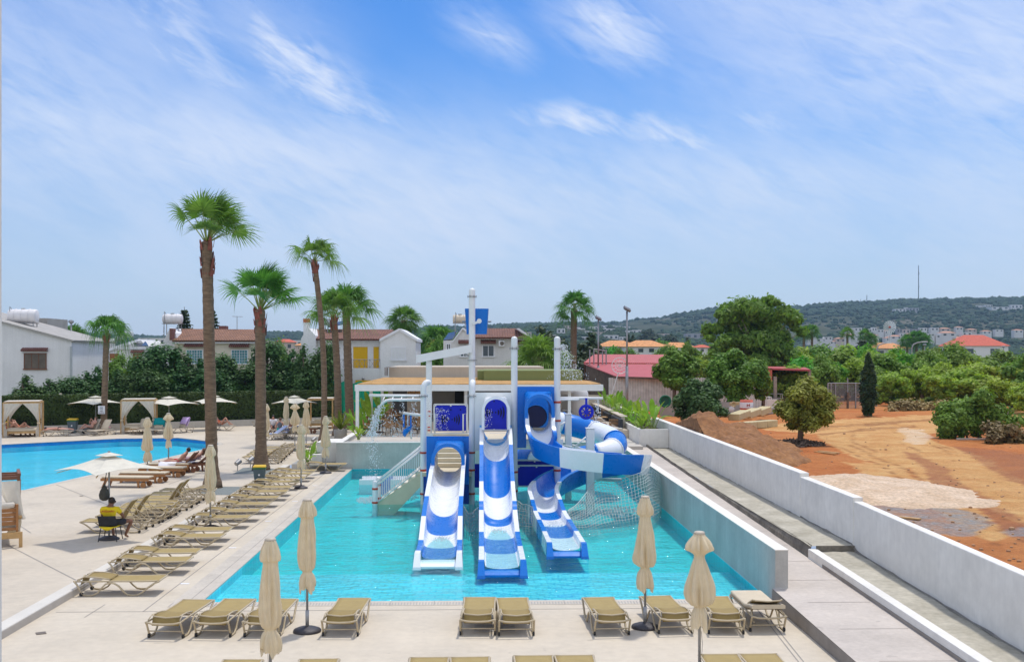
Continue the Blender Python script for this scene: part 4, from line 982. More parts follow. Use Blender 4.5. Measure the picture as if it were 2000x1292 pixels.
mb=MB(); mb.box(1.6,2.46,39.5,39.7,2.60,2.72); mb.build('entry_lip',M['beigestep'],s3); sub(s3)
# closed tube slide
ts=T('tube_slide','closed blue and white tube slide curling behind the tower','water slide',(4,45,0))
TP=catmull([(2.08,42.1,2.98),(2.1,45.2,2.75),(2.7,47.0,2.55),(3.8,47.6,2.3),(5.0,46.6,2.0),(5.55,45.0,1.75),(5.2,43.6,1.5),(4.3,43.2,1.3),(3.2,43.8,1.1),(2.2,45.2,.95),(1.2,46.0,.85),(.2,46.1,.6)],8)
cu=[0,14,22,31,40,47,54,64,72,80,88]; 
for i in range(len(cu)-1):
    seg_=TP[cu[i]:cu[i+1]+1]; mb=MB(); mb.tube(seg_,.46,20,cap=False); mb.build('tube_section',(SB if i in (0,2,4,6,8) else SW),ts,True,off=ts.location,solid=.03)
    mb=MB(); a=V(TP[cu[i+1]]); b=V(TP[min(cu[i+1]+1,len(TP)-1)]) ; c_=V(TP[cu[i+1]-1]); t=(b-c_).normalized()*.03; mb.tube([a-t,a+t],.50,20); mb.build('flange',SW if i in (0,2,4,6,8) else SB,ts,False,off=ts.location)
mb=MB(); mb.tube([V(TP[0])+V((0,-.02,0)),V(TP[0])+V((0,.1,0))],.42,20); mb.build('tube_mouth_shade',M['holeblue'],ts,off=ts.location)  # dark disc plugs the tube, its inner shade put into the colour
# run-out lane of the tube slide
ln=T('slide_runout','low white and blue run-out lane lying in the water behind the stairs','water slide',(-2.3,46,0))
for x0,x1,m in ((-5.2,-4.3,SW),(-4.3,-3.9,SB),(-3.9,-2.4,SW),(-2.4,-1.2,SB),(-1.2,.3,SW)):
    mb=MB()
    for y in (45.4,46.5): mb.box(x0,x1,y-.09,y+.09,-.5,.16)
    mb.box(x0,x1,45.5,46.4,-.4,.02); mb.build('lane_section',m,ln,off=ln.location,bevel=.02)
# ------------------------------------------------------------------ play tower
tw=T('play_tower','white pipe play tower carrying the water slides, with red ring clamps','play tower',(0,40,0)); to=tw.location
def part(mb,name,m,smooth=False,**k): return mb.build(name,m,tw,smooth,off=to,**k)
def polepart(x,y,z0,z1,r=.105,rings=(),elbow=None,flange=None):
    mb=MB(); pts=[(x,y,z0),(x,y,z1)]
    if elbow:
        pts=[(x,y,z0),(x,y,z1-.28)]+[(x+elbow[0]*.28*(1-math.cos(q)),y+elbow[1]*.28*(1-math.cos(q)),z1-.28+.28*math.sin(q)) for q in (PI/8,PI/4,3*PI/8,PI/2,5*PI/8)]
    mb.tube(pts,r,14); 
    if not elbow: mb.ball((x,y,z1-.0),r,14,6,(1,1,.9))
    o=part(mb,'tower_pole',M['white'],True); o.modifiers.new('e','EDGE_SPLIT').split_angle=1.0
    for z in rings:
        mb=MB(); mb.lathe([(r+.012,z-.035),(r+.018,z-.03),(r+.018,z+.03),(r+.012,z+.035)],14,(x,y,0)); mb.build('ring_clamp',M['red'],o,off=to)
    if flange:
        mb=MB(); mb.lathe([(r+.06,flange-.012),(r+.06,flange+.012)],14,(x,y,0)); mb.build('flange',M['steel'],o,off=to)
        for k in range(6):
            a=k*PI/3; mb=MB(); mb.cyl((x+(r+.04)*math.cos(a),y+(r+.04)*math.sin(a),flange-.05),(x+(r+.04)*math.cos(a),y+(r+.04)*math.sin(a),flange+.05),.014,seg=5); mb.build('bolt',M['steel'],o,off=to)
    return o
YT=39.4; R_=[WZ(y,YT) for y in (883,917,963)]
polepart(WX(827,YT),YT,-1,WZ(746,YT),.105,R_,(.5,.5),WZ(773,YT))
polepart(WX(921.5,YT),YT,-1,WZ(746,YT),.105,R_,(.1,.9),WZ(773,YT))
polepart(WX(1004.5,YT),YT,-1,WZ(662,YT),.118,[WZ(921,YT),WZ(958,YT)],None,WZ(680,YT))
polepart(WX(1088.5,YT),YT,-1,WZ(662,YT),.118,[WZ(785,YT),WZ(821,YT),WZ(918,YT)],None,WZ(681,YT))
YR=43.6
polepart(WX(922,YR),YR,-1,WZ(568,YR),.13,(),None,WZ(579,YR))
for x in (WX(1004,YR),2.95): polepart(x,YR,-1,2.9,.1)
polepart(-2.2,YR,-1,3.0,.1)
mb=MB(); mb.lathe([(.19,WZ(703,YR)-.015),(.19,WZ(703,YR)+.015)],14,(WX(922,YR),YR,0)); part(mb,'flange',M['steel'])
# square post carrying the trough
mb=MB(); x=WX(838,YR); mb.box(x-.115,x+.115,YR-.115,YR+.115,-1,WZ(704,YR)); part(mb,'trough_post',M['white'],bevel=.02)
mb=MB(); a=V((WX(814,YR),YR,WZ(701,YR))); b=V((WX(922,YR),YR,WZ(680,YR))); n_=V((0,.24,0)); dz=V((0,0,.16))
mb.prism([a-n_-dz,a+n_-dz,b+n_-dz,b-n_-dz],(0,0,.02))
for s in (-1,1): mb.prism([a+n_*s-dz,b+n_*s-dz,b+n_*s+dz,a+n_*s+dz],(0,.03*s,0))
part(mb,'trough',M['white'])
mb=MB(); mb.bar((WX(922,YR)-.3,YR,WZ(684,YR)-.15),(WX(922,YR),YR,WZ(690,YR)-.15),.06,.06); part(mb,'bracket',M['steel'])
# tipping bucket
mb=MB(); zb0,zt0=WZ(652,YR),WZ(602,YR); xc=WX(931,YR)
rows=[[(xc+r*sx*1.0,YR-.05+r*.8*sy,z) for sx,sy in ((-1,-1),(-.6,-1.08),(0,-1.1),(.6,-1.08),(1,-1),(1.05,0),(1,1),(0,1.1),(-1,1),(-1.05,0))] for r,z in ((.40,zb0),(.47,zt0),(.44,zt0),(.38,zb0+.05))]
yo=.62
rows=[[(x,y+yo,z) for x,y,z in r] for r in rows]
mb.grid(rows,True); mb.poly(rows[0][::-1]); mb.poly(rows[-1]); o=part(mb,'tipping_bucket',M['slideblue'])
mb=MB(); mb.cbox((WX(930,YR-.15),YR-.15,WZ(630,YR)),(.30,.05,.10),Matrix.Rotation(-.35,3,'Y')); mb.cyl((WX(936,YR-.2),YR-.22,WZ(627,YR)),(WX(936,YR-.2),YR-.1,WZ(627,YR)),.1,seg=12); mb.build('hinge',M['white'],o,off=to)
mb=MB(); mb.cyl((xc-.6,YR+.6,WZ(627,YR)),(xc+.6,YR+.6,WZ(627,YR)),.035,seg=8); mb.cyl((WX(922,YR),YR,WZ(627,YR)),(WX(922,YR),YR+.65,WZ(627,YR)),.05,seg=8); mb.build('axle',M['steel'],o,off=to)
# decks of the tower
Z1,Z2=1.15,2.30
mb=MB(); mb.box(-2.2,-.4,39.0,40.6,Z1-.16,Z1); part(mb,'lower_platform',M['beigestep'])
mb=MB(); mb.box(-2.2,3.0,42.6,44.2,Z2-.16,Z2); mb.box(-.25,2.9,39.5,42.6,Z2-.16,Z2-.002); part(mb,'upper_platform',M['beigestep'])
mb=MB(); mb.box(-2.3,3.1,42.5,42.59,Z2-.2,Z2+.01); mb.box(-.28,2.95,39.42,39.49,Z2-.2,Z2+.01); part(mb,'platform_edge',M['white'])
# inner stair
mb=MB(); mb.m=0
for k in range(7):
    z=Z1+(k+1)*(Z2-Z1)/7; y=40.6+k*.28; mb.m=0; mb.box(-1.95,-.5,y,y+.30,z-.19,z-.025); mb.m=1; mb.box(-1.95,-.5,y-.02,y+.28,z-.024,z)
part(mb,'inner_stair',[M['beigestep'],M['steptread']])
# side stair with railings
st=T('side_stair','white railed stair climbing out of the water to the tower on the left','stair',(-3.1,40,0))
xa,xb=WX(745,YT),WX(822,YT)+.1; za,zb_=-.1,Z1
for y in (YT,YT+1.1):
    mb=MB(); mb.prism([(xa-.35,y,za-.35),(xa+.45,y,za-.35),(xb,y,zb_-.45),(xb,y,zb_-.02),(xa-.1,y,za+.12)],(0,.06,0)); mb.build('stringer',M['beigestep'],st,off=st.location)
mb=MB()
for k in range(6):
    f=(k+.5)/6; x=xa+(xb-xa)*f; z=za+(zb_-za)*(k+1)/6; mb.box(x-.17,x+.17,YT+.06,YT+1.1,z-.16,z)
mb.build('treads',M['steptread'],st,off=st.location,bevel=.02)
for y,nm in ((YT-.03,'near'),(YT+1.15,'far')):
    mb=MB(); sl_=(zb_-za)/(xb-xa)
    def zz(x,h): return za+(x-xa)*sl_*.98+h
    for h in (.98,.85,.22): mb.tube([(xa-.15,y,zz(xa-.15,h)),(xb-.05,y,zz(xb-.05,h))],.028,6)
    for k in range(21):
        x=xa-.12+(xb-xa+.02)*k/20; mb.tube([(x,y,zz(x,.22)),(x,y,zz(x,.85))],.012,5,cap=False)
    mb.build('railing',M['rail'],st,True,off=st.location)
    x=xa-.22; mb=MB(); mb.lathe([(.095,-.9),(.095,.74),(.08,.79),(.03,.82)],14,(x,y,0)); o=mb.build('newel_post',M['white'],st,True,off=st.location); o.modifiers.new('e','EDGE_SPLIT').split_angle=.9
    for z in (.02,.52): mb=MB(); mb.lathe([(.107,z-.035),(.112,z),(.107,z+.035)],14,(x,y,0)); mb.build('ring_clamp',M['red'],o,off=st.location)
# panels with sound-wave cut-outs
def arcs(mb,cx,y,cz,s=1.0):
    for sgn,R in [(q,r) for q in (-1,1) for r in (.06,.17,.27,.37)]:
        wd=.035 if R>.1 else .03; a0=.55 if R>.1 else .5; n=6
        for i in range(n):
            t0=-a0+2*a0*i/n; t1=-a0+2*a0*(i+1)/n
            w=lambda t: wd*math.cos(t/a0*1.3)
            p=[(cx+sgn*(R*1.0+w(t0))*math.cos(t0)*s,y,cz+(R+w(t0))*math.sin(t0)*1.2*s),(cx+sgn*(R+w(t1))*math.cos(t1)*s,y,cz+(R+w(t1))*math.sin(t1)*1.2*s),(cx+sgn*(R-w(t1))*math.cos(t1)*s,y,cz+(R-w(t1))*math.sin(t1)*1.2*s),(cx+sgn*(R-w(t0))*math.cos(t0)*s,y,cz+(R-w(t0))*math.sin(t0)*1.2*s)]
            mb.poly(p if sgn<0 else p[::-1])
    for dx in (-.42,0,.42): mb.poly([(cx+dx*s+.035*math.cos(a*PI/5),y,cz+.42*s+.035*math.sin(a*PI/5)) for a in range(10)])
def panel(x0,x1,z0,z1,y,fr=True,holes=True,m=None,name='guard_panel'):
    mb=MB(); mb.box(x0,x1,y,y+.03,z0,z1); o=part(mb,name,m or M['panelblue'])
    if holes: mb=MB(); arcs(mb,(x0+x1)/2,y-.004,(z0+z1)/2,(x1-x0)/1.35); mb.build('cut_outs',M['holeblue'],o,off=to)
    if fr:
        mb=MB()
        for a,b in (((x0-.04,y,z0-.03),(x1+.04,y,z0-.03)),((x0-.04,y,z1+.04),(x1+.04,y,z1+.04)),((x0-.04,y,z0-.35),(x0-.04,y,z1+.04)),((x1+.04,y,z0-.35),(x1+.04,y,z1+.04))): mb.bar(a,b,.055,.055)
        for xx,zz_ in (((x0+x1)/2,z1),((x0+x1)/2,z0),(x0+.02,z1),(x1-.02,z1)): mb.box(xx-.03,xx+.03,y-.02,y,zz_-.04,zz_+.02)
        mb.build('panel_frame',M['rail'],o,off=to)
    return o
panel(WX(850,44),WX(911,44),WZ(846,44),WZ(791,44),44.0)
panel(WX(930,44),WX(1000,44),WZ(838,44),WZ(772,44),44.05)
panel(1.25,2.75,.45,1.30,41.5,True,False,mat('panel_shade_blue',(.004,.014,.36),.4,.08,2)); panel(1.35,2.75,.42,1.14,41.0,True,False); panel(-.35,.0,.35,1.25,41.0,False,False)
for x0,x1 in ((WX(843,43),WX(850,43)),(WX(905,43),WX(912,43))):
    mb=MB(); mb.tube([(x0,42.65,Z2-.1),(x0,42.65,Z2+.75),(x1,42.65,Z2+.78),(x1,42.65,Z2-.1)],.03,6); part(mb,'handrail',M['rail'],True)
# red cord clamps on the square post and pole
for px,py in ((838,803),(840,812),(838,834),(838,840),(919,838)):
    mb=MB(); mb.cbox((WX(px,43.2),43.3,WZ(py,43.2)),(.12,.06,.05)); part(mb,'red_bracket',M['red'])
# spray pipes on the left, with nozzles
YP=40.2
mb=MB(); mb.tube([(WX(720,YP),YP+.3,WZ(772,YP)),(WX(826,YP),YP+.3,WZ(773,YP))],.05,8); part(mb,'spray_pipe',M['white'],True)
mb=MB(); mb.tube([(WX(826,YP),YP,WZ(780,YP)),(WX(763,YP),YP,WZ(780,YP)),(WX(755,YP),YP,WZ(781.5,YP)),(WX(748,YP),YP,WZ(786,YP)),(WX(743,YP),YP,WZ(792,YP))],[.055,.055,.053,.05,.035],8); part(mb,'spray_pipe',M['white'],True)
for px in (751,768,785,807):
    mb=MB(); mb.tube([(WX(px,YP),YP+.1,WZ(775,YP)),(WX(px-3,YP),YP-.05,WZ(783,YP))],.022,6); part(mb,'nozzle',M['white'],True)
mb=MB(); mb.tube([(WX(788,YP),YP,WZ(806,YP)),(WX(824,YP),YP-.3,WZ(809,YP))],.05,8); part(mb,'spray_pipe',M['white'],True)
mb=MB(); mb.tube([(WX(797,YP),YP,WZ(806,YP)),(WX(797,YP),YP,WZ(836,YP))],.025,6); mb.tube([(WX(803,YP),YP-.1,WZ(836,YP)),(WX(804,YP),YP-.1,WZ(856,YP))],.03,6); part(mb,'hanger',M['white'],True)
mb=MB(); c=V((WX(796,YP),YP-.1,WZ(838,YP))); 
for s in (-1,1): mb.cbox((c.x+.13*s,YP,WZ(821,YP)),(.055,.16,.46))
rows=[[(c.x+r*math.cos(2*PI*k/14)*1.0+dx,c.y+r*math.sin(2*PI*k/14)*.9,c.z+dz+.10*math.cos(2*PI*k/14)) for k in range(14)] for r,dz,dx in ((.17,.1,.03),(.18,.0,0),(.15,-.11,-.01),(.06,-.18,-.02))]
mb.grid(rows,True); mb.poly(rows[0]); mb.poly(rows[-1][::-1]); part(mb,'tipping_scoop',M['slideblue'])
# right-hand pipes and water wheel
YW=41
mb=MB(); mb.tube([(WX(1090,YW),YW,WZ(777,YW)),(WX(1178,YW),YW,WZ(777.5,YW))],.05,8); part(mb,'spray_pipe',M['white'],True)
mb=MB(); mb.tube([(WX(1090,YW),YW-.15,WZ(779.8,YW)),(WX(1130,YW),YW-.15,WZ(779.5,YW))],.04,8); part(mb,'spray_pipe',M['white'],True)
mb=MB(); cx,cz=WX(1145,YW),WZ(804,YW); R=.27
mb.tube([(cx+R*.88*math.cos(2*PI*k/28),YW-.08,cz+R*.88*math.sin(2*PI*k/28)) for k in range(28)],.055,8,closed=True)
for k in range(8):
    a=PI*k/4+.2; mb.bar((cx,YW-.08,cz),(cx+R*.9*math.cos(a),YW-.08,cz+R*.9*math.sin(a)),.05,.05,(0,1,0))
mb.cyl((cx,YW-.14,cz),(cx,YW-.02,cz),.09,seg=12); mb.box(cx-.04,cx+.04,YW-.11,YW-.05,cz,WZ(777,YW)); part(mb,'water_wheel',M['panelblue'])
# square pillars of the spiral
for px,py0,Y in ((1153,837,39.3),(1110,809,43.5)):
    mb=MB(); x=WX(px,Y); w=.15 if px>1120 else .13; mb.box(x-w,x+w,Y-w,Y+w,-1,WZ(py0,Y)); o=part(mb,'slide_pillar',M['white'],bevel=.03)
    mb=MB(); mb.box(x-w-.02,x+w+.02,Y-w-.02,Y+w+.02,WZ(py0,Y)+.002,WZ(py0,Y)+.035); mb.build('pillar_cap',M['white'],o,off=to)
mb=MB()
for a,b in (((1098,869),(1145,878)),((1118,868),(1144,880)),((1145,853),(1118,876)),((1092,832),(1104,824))):
    mb.tube([(WX(a[0],42.5),42.5,WZ(a[1],42.5)),(WX(b[0],42.5),42.5,WZ(b[1],42.5))],.035,6)
part(mb,'bracing',M['white'],True)
mb=MB(); mb.box(WX(1165,40.8),WX(1215,40.8),40.8,40.95,WZ(939,40.8),WZ(935,40.8)); part(mb,'slide_support',M['white'])
mb=MB(); mb.box(-2.15,-.5,38.98,39.05,.0,1.0); part(mb,'stair_side_panel',mat('panel_deep_blue',(.005,.05,.30),.5,.1,2))
# ------------------------------------------------------------------ rope nets
def net(name,label,top,bot,nu,nv,r=.0075,sag=.0):
    T_=catmull(top,6); B_=catmull(bot,6)
    def at(Lx,f):
        q=f*(len(Lx)-1); i=min(int(q),len(Lx)-2); k=q-i; return V(Lx[i])*(1-k)+V(Lx[i+1])*k
    pt=lambda u,v: at(T_,u)*(1-v)+at(B_,v and u or u)*v+V((noise.noise(V((u*9,v*5,1)))*.05,-.25*math.sin(PI*v)*sag,noise.noise(V((u*8,v*6,4)))*.05))
    mb=MB()
    for i in range(nu+1): mb.tube([pt(i/nu,j/nv) for j in range(nv+1)],r,4,cap=False)
    for j in range(nv+1): mb.tube([pt(i/nu,j/nv) for i in range(nu+1)],r*(2 if j==0 else 1),4,cap=False)
    return tag(mb.build(name,M['rope']),label,'net')
net('rope_net','white rope net hanging between the left and middle slides',[(X1+.6,33.5,.72),(-.4,33.4,.48),(X2-.6,33.6,.66)],[(X1+.62,33.4,-.25),(-.4,33.2,-.3),(X2-.6,33.4,-.25)],12,6)
net('rope_net','white rope net hanging between the middle slide and the spiral slide run-out',[(X2+.6,36,1.05),(1.1,35.4,.62),(1.6,34.4,.55)],[(X2+.6,34.8,-.2),(1.0,34.4,-.3),(1.6,33.6,-.2)],14,11)
net('rope_net','wide rope net from the spiral slide run-out across to the pool wall',[(2.72,34.4,.42),(3.3,35.6,.62),(3.95,37.5,.98),(4.7,37.4,1.02),(5.5,37.2,1.35),(5.85,37.6,1.45),(6.33,38.2,1.08)],[(2.78,33.6,-.2),(3.3,33.5,-.25),(4.0,34.2,-.25),(4.7,34.8,-.25),(5.5,35.6,-.25),(5.9,36.4,-.25),(6.33,37.9,-.2)],40,16)
# ------------------------------------------------------------------ spray
def drops(name,n,fn,r0=.012,r1=.03,label=None,seed=1):
    r=random.Random(seed); mb=MB()
    for i in range(n):
        p=fn(r); q=r.uniform(r0,r1); z=q*r.uniform(1,2.2)
        mb._add([p+V((q,0,0)),p+V((-q*.5,q*.8,0)),p+V((-q*.5,-q*.8,0)),p+V((0,0,z)),p-V((0,0,z))],[(0,1,3),(1,2,3),(2,0,3),(1,0,4),(2,1,4),(0,2,4)])
    return mb
def foammat():
    m,t,out=nt('water_foam'); b=N(t,'ShaderNodeBsdfPrincipled'); b.inputs['Base Color'].default_value=(.88,.92,.94,1); b.inputs['Roughness'].default_value=.25
    tr=N(t,'ShaderNodeBsdfTransparent'); mx=N(t,'ShaderNodeMixShader',i_0=.62); L(t,tr.outputs[0],mx.inputs[1]); L(t,b.outputs[0],mx.inputs[2]); L(t,mx.outputs[0],out.inputs[0]); return m
M['foam']=foammat()
def fall(px,py0,py1,Y,sp=.05,sp1=.2):
    def f(r):
        k=r.random()**.8; s=sp+(sp1-sp)*k; py=py0+(py1-py0)*k
        return V((WX(px,Y)+r.gauss(0,s*.5)-.1*k,Y+r.gauss(0,s*.5),WZ(py,Y)))
    return f
def stream(r):
    k=r.random(); pts=[(742,792),(737,806),(732,822),(729,838),(727,852)]; i=min(int(k*4),3); f=k*4-i; px=pts[i][0]+(pts[i+1][0]-pts[i][0])*f; py=pts[i][1]+(pts[i+1][1]-pts[i][1])*f
    s=.04+.10*k; return V((WX(px,YP)+r.gauss(0,s),YP+r.gauss(0,s),WZ(py,YP)))
def lower(r):
    k=r.random(); return V((WX(726+6*k,YP)+r.gauss(0,.10+.08*k),YP+r.gauss(0,.15),WZ(848+92*k,YP)))
MBs=MB()
for n,fn,a,b in ((480,stream,.012,.032),(260,lower,.008,.020),(60,fall(751,784,850,YP,.05,.25),.010,.02),(90,fall(770,784,852,YP,.05,.3),.010,.024),(110,fall(787,784,852,YP,.06,.3),.010,.024),(150,fall(809,784,852,YP,.10,.35),.010,.024),(160,fall(838,765,830,YP,.1,.3),.008,.018),(60,fall(926,762,775,YP,.05,.2),.008,.018),(110,fall(1168,780,825,YW,.08,.15),.012,.024)):
    m_=drops('w',n,fn,a,b,seed=n); 
    o_=len(MBs.v); MBs.v+=m_.v; MBs.f+=[tuple(i+o_ for i in f) for f in m_.f]; MBs.mi+=m_.mi
def plume(r):
    k=r.random(); return V((WX(1098+18*k,44)+r.gauss(0,.08+.28*k),44+r.gauss(0,.3),WZ(672+70*k,44)))
def boardspray(r): return V((WX(852+r.random()**2*26,43.9),43.9-r.random()*.3,WZ(795+50*r.random(),43.9)))
def boardspray2(r): return V((WX(945+r.random()**2*16,43.9),43.9-r.random()*.3,WZ(798+35*r.random(),43.9)))
for n,fn,a,b in ((620,plume,.010,.022),(240,boardspray,.008,.018),(110,boardspray2,.008,.018)):
    m_=drops('w',n,fn,a,b,seed=n); o_=len(MBs.v); MBs.v+=m_.v; MBs.f+=[tuple(i+o_ for i in f) for f in m_.f]; MBs.mi+=m_.mi
o=MBs.build('water_spray',M['foam']); tag(o,'falling white spray and droplets around the play tower','water spray',kind='stuff')
def churn(cx,cy,rx,ry,z=ZW+.01):
    def f(r):
        a=r.random()*2*PI; k=r.random()**.7; return V((cx+rx*k*math.cos(a),cy+ry*k*math.sin(a),z+r.random()*.05*(1-k)))
    return f
MBs=MB()
for n,fn,a,b in ((500,churn(WX(727,40.5),40.6,.6,1.0),.01,.03),(260,churn(X1,31.0,.38,.5,.13),.008,.02),(220,churn(X2,32.4,.38,.6,.13),.008,.02),(220,churn(-3.1,41.2,.8,.8),.01,.03),(260,churn(4.6,37.4,1.1,1.2),.015,.04),(240,churn(2.2,33.6,.32,.6,.13),.008,.02)):
    m_=drops('w',n,fn,a,b,seed=n+5); o_=len(MBs.v); MBs.v+=[(p[0],p[1],p[2]) for p in m_.v]; MBs.f+=[tuple(i+o_ for i in f) for f in m_.f]; MBs.mi+=m_.mi
tag(MBs.build('foam_patches',M['foam']),'white foam where water falls on the pool','foam',kind='stuff')
# ------------------------------------------------------------------ houses behind the hedge
def X_(px,Y): return DY(px,690,Y).x
def Z_(py,px,Y): return DY(px,py,Y).z
class House:
    def __init__(s,name,label,px,Y,cat='house'):
        s.o=T(name,label,cat,(X_(px,Y),Y,.1)); s.off=s.o.location.copy()
    def wall(s,pts,Y,depth,m,name='wall'):
        P=[DY(px,py,Y) for px,py in pts]; mb=MB(); mb.prism(P,(0,depth,0)); return mb.build(name,m,s.o,off=s.off)
    def win(s,x0,x1,y0,y1,Y,kind='glass',awn=None,panes=2,parent=None):
        a=DY(x0,y1,Y); b=DY(x1,y0,Y); w=b.x-a.x; fr=.07
        mb=MB(); mb.box(a.x,b.x,Y-.03,Y+.02,a.z,b.z); mt={'glass':M['glass'],'dark':M['shutdark'],'white':M['trimw'],'yellow':M['yshutter'],'brown':M['brownshut'],'teal':M['teal_grille']}[kind]
        o=mb.build('window' if kind in('glass','teal') else 'shutter',mt,s.o,off=s.off)
        if kind!='yellow':
            mb=MB(); mb.box(a.x-fr,b.x+fr,Y-.06,Y,b.z,b.z+fr); mb.box(a.x-fr-.05,b.x+fr+.05,Y-.12,Y,a.z-.10,a.z)
            mb.box(a.x-fr,a.x,Y-.06,Y,a.z,b.z); mb.box(b.x,b.x+fr,Y-.06,Y,a.z,b.z)
            for k in range(1,panes): x=a.x+w*k/panes; mb.box(x-.025,x+.025,Y-.055,Y,a.z,b.z)
            mb.build('frame',M['trimw'] if kind!='dark' else M['wooddark'],o,off=s.off)
        if kind in('white','dark'):
            mb=MB(); 
            for k in range(panes):
                xx=a.x+w*(k+.5)/panes
                for q in range(9): z=a.z+.08+(b.z-a.z-.16)*q/8; mb.box(xx-w/panes*.38,xx+w/panes*.38,Y-.05,Y-.03,z-.025,z+.02)
            mb.build('louvre',M['shutdark'] if kind=='dark' else M['rail'],o,off=s.off)
        if kind=='teal':
            mb=MB(); 
            for k in range(1,6): x=a.x+w*k/6; mb.box(x-.012,x+.012,Y-.09,Y-.07,a.z,b.z)
            for k in range(1,5): z=a.z+(b.z-a.z)*k/5; mb.box(a.x,b.x,Y-.09,Y-.07,z-.012,z+.012)
            mb.build('grille',M['trimw'],o,off=s.off)
        if awn:
            mb=MB(); z=Z_(awn,x0,Y); n=max(6,int((w+.4)/.16))
            for k in range(n): x=a.x-.2+(w+.4)*(k+.5)/n; mb.tube([(x,Y,z+.16),(x,Y-.42,z)],.085,6)
            mb.box(a.x-.2,b.x+.2,Y-.38,Y,z-.10,z-.05); mb.build('tile_awning',M['awntile'],o,off=s.off)
    def roof(s,quads,m,name='roof'): return roofquad(name,quads,m,s.o,s.off)
    def boxp(s,name,x0,x1,y0,y1,Y,dep,m,proud=.0,parent=None,bevel=0):
        a=DY(x0,y1,Y); b=DY(x1,y0,Y); mb=MB(); mb.box(a.x,b.x,Y-proud,Y+dep,a.z,b.z); return mb.build(name,m,parent or s.o,off=s.off,bevel=bevel)
def tank(label,px,y0,y1,x0,x1,Y,m,panel=None,stand=True):
    r=abs(Z_(y0,px,Y)-Z_(y1,px,Y))/2; xa,xb=X_(x0,Y),X_(x1,Y); zc=(Z_(y0,px,Y)+Z_(y1,px,Y))/2
    t=T('water_tank',label,'water tank',((xa+xb)/2,Y,zc-r-.5),0,'rooftop water tanks'); off=t.location
    mb=MB(); R=[(xa,r*.75),(xa+.05,r*.95),(xa+.15,r),(xb-.15,r),(xb-.05,r*.95),(xb,r*.75)]
    mb.tube([(x,Y,zc) for x,_ in R],[q for _,q in R],18); mb.build('tank_body',m,t,True,off=off)
    mb=MB()
    for k in range(1,4): x=xa+(xb-xa)*k/4; mb.tube([(x,Y+(r+.02)*math.cos(2*PI*q/16),zc+(r+.02)*math.sin(2*PI*q/16)) for q in range(16)],.03,4,closed=True)
    mb.build('hoop',m,t,off=off)
    if stand:
        mb=MB()
        for x in (xa+.2,xb-.2):
            for y in (-.4,.4): mb.bar((x,Y+y,zc-r*.8),(x,Y+y,zc-r-1.3),.06,.06)
        mb.bar((xa,Y-.4,zc-r),(xb,Y-.4,zc-r),.06,.06); mb.bar((xa,Y+.4,zc-r),(xb,Y+.4,zc-r),.06,.06); mb.build('stand',M['steel'],t,off=off)
        mb=MB(); mb.tube([(xa+.3,Y-.2,zc+r),(xa+.25,Y-.45,zc+r+.2),(xa+.2,Y-.5,zc-r-.8)],.03,5); mb.build('pipe',M['steel'],t,off=off)
        mb=MB(); mb.lathe([(.18,zc+r-.05),(.18,zc+r+.08),(.05,zc+r+.1)],10,((xa+xb)/2,Y,0)); mb.build('lid',M['tankgrey'],t,off=off)
    return t
# left white house
Y=92; h=House('white_house','white house with a mono-pitch roof and dark shuttered window at the left edge',60,Y)
h.wall([(-150,588),(140,664),(140,800),(-150,800)],Y,9,M['hw1'])
P=[(-160,585),(143,664.5)]; a,b=DY(-160,584,Y-.25),DY(143.5,664,Y-.25)
h.roof([[a,b,b+V((0,9.5,0)),a+V((0,9.5,0))]],M['concrete'])
h.win(48.5,89.5,691,719.5,Y,'dark',683.5,3); h.boxp('sill_band',44,93,685.6,688.5,Y,.02,M['trimw'],.14)
h.boxp('rear_block',-20,92,621,690,Y+9.6,5,M['concrete'])
h.boxp('downpipe',136.5,140.5,676,790,Y-.2,.12,M['tankgrey'])
tank('large white water tank with two saddles on the leftmost white roof',45,603.5,631,18,73,Y+3,M['tank'])
# cream house with tiled roof
Y=95; h=House('cream_house','cream house with a terracotta roof and two barred windows behind the conifers',420,Y)
h.wall([(341,664),(506,664),(506,800),(341,800)],Y,7,M['hw2'])
h.wall([(318,668),(332,640),(343,650),(347,668),(347,800),(318,800)],Y+.3,7,M['hw1'],'gable_wall')
e0,e1=DY(336,664,Y-.5),DY(506,664,Y-.5); r0=DY(334,641.5,Y+4); r1=DY(499,643,Y+4)
h.roof([[e0,e1,r1,r0],[r0,r1,r1+V((0,4,-1.2)),r0+V((0,4,-1.2))]],M['tileroof'])
h.boxp('eaves_band',341,505,666,670.5,Y,.05,M['trimw'],.35)
h.boxp('verge',331,337,641,664,Y-.4,1.0,M['awntile'])
h.win(365,395,684,709,Y,'teal',675,3); h.win(453,483,684,709,Y,'teal',675.5,2)
h.boxp('chimney',427,441,636,646,Y+5,1,M['awntile'])
tank('white water tank on a steel frame above the cream house gable',336,613,632,318.5,356,Y+2.5,M['tank'])
# antenna
t=T('tv_antenna','thin television antenna on the cream house roof','antenna',DY(463,640,Y+4)); mb=MB(); mb.cyl((0,0,-.5),(0,0,1.05),.03,seg=5)
mb.build('mast',M['steel'],t); mb=MB(); mb.cyl((-.45,0,1.05),(.5,0,1.02),.02,seg=5)
for k in range(7): mb.cyl((-.4+.13*k,-.2,1.04),(-.4+.13*k,.2,1.04),.012,seg=4)
mb.build('elements',M['steel'],t)
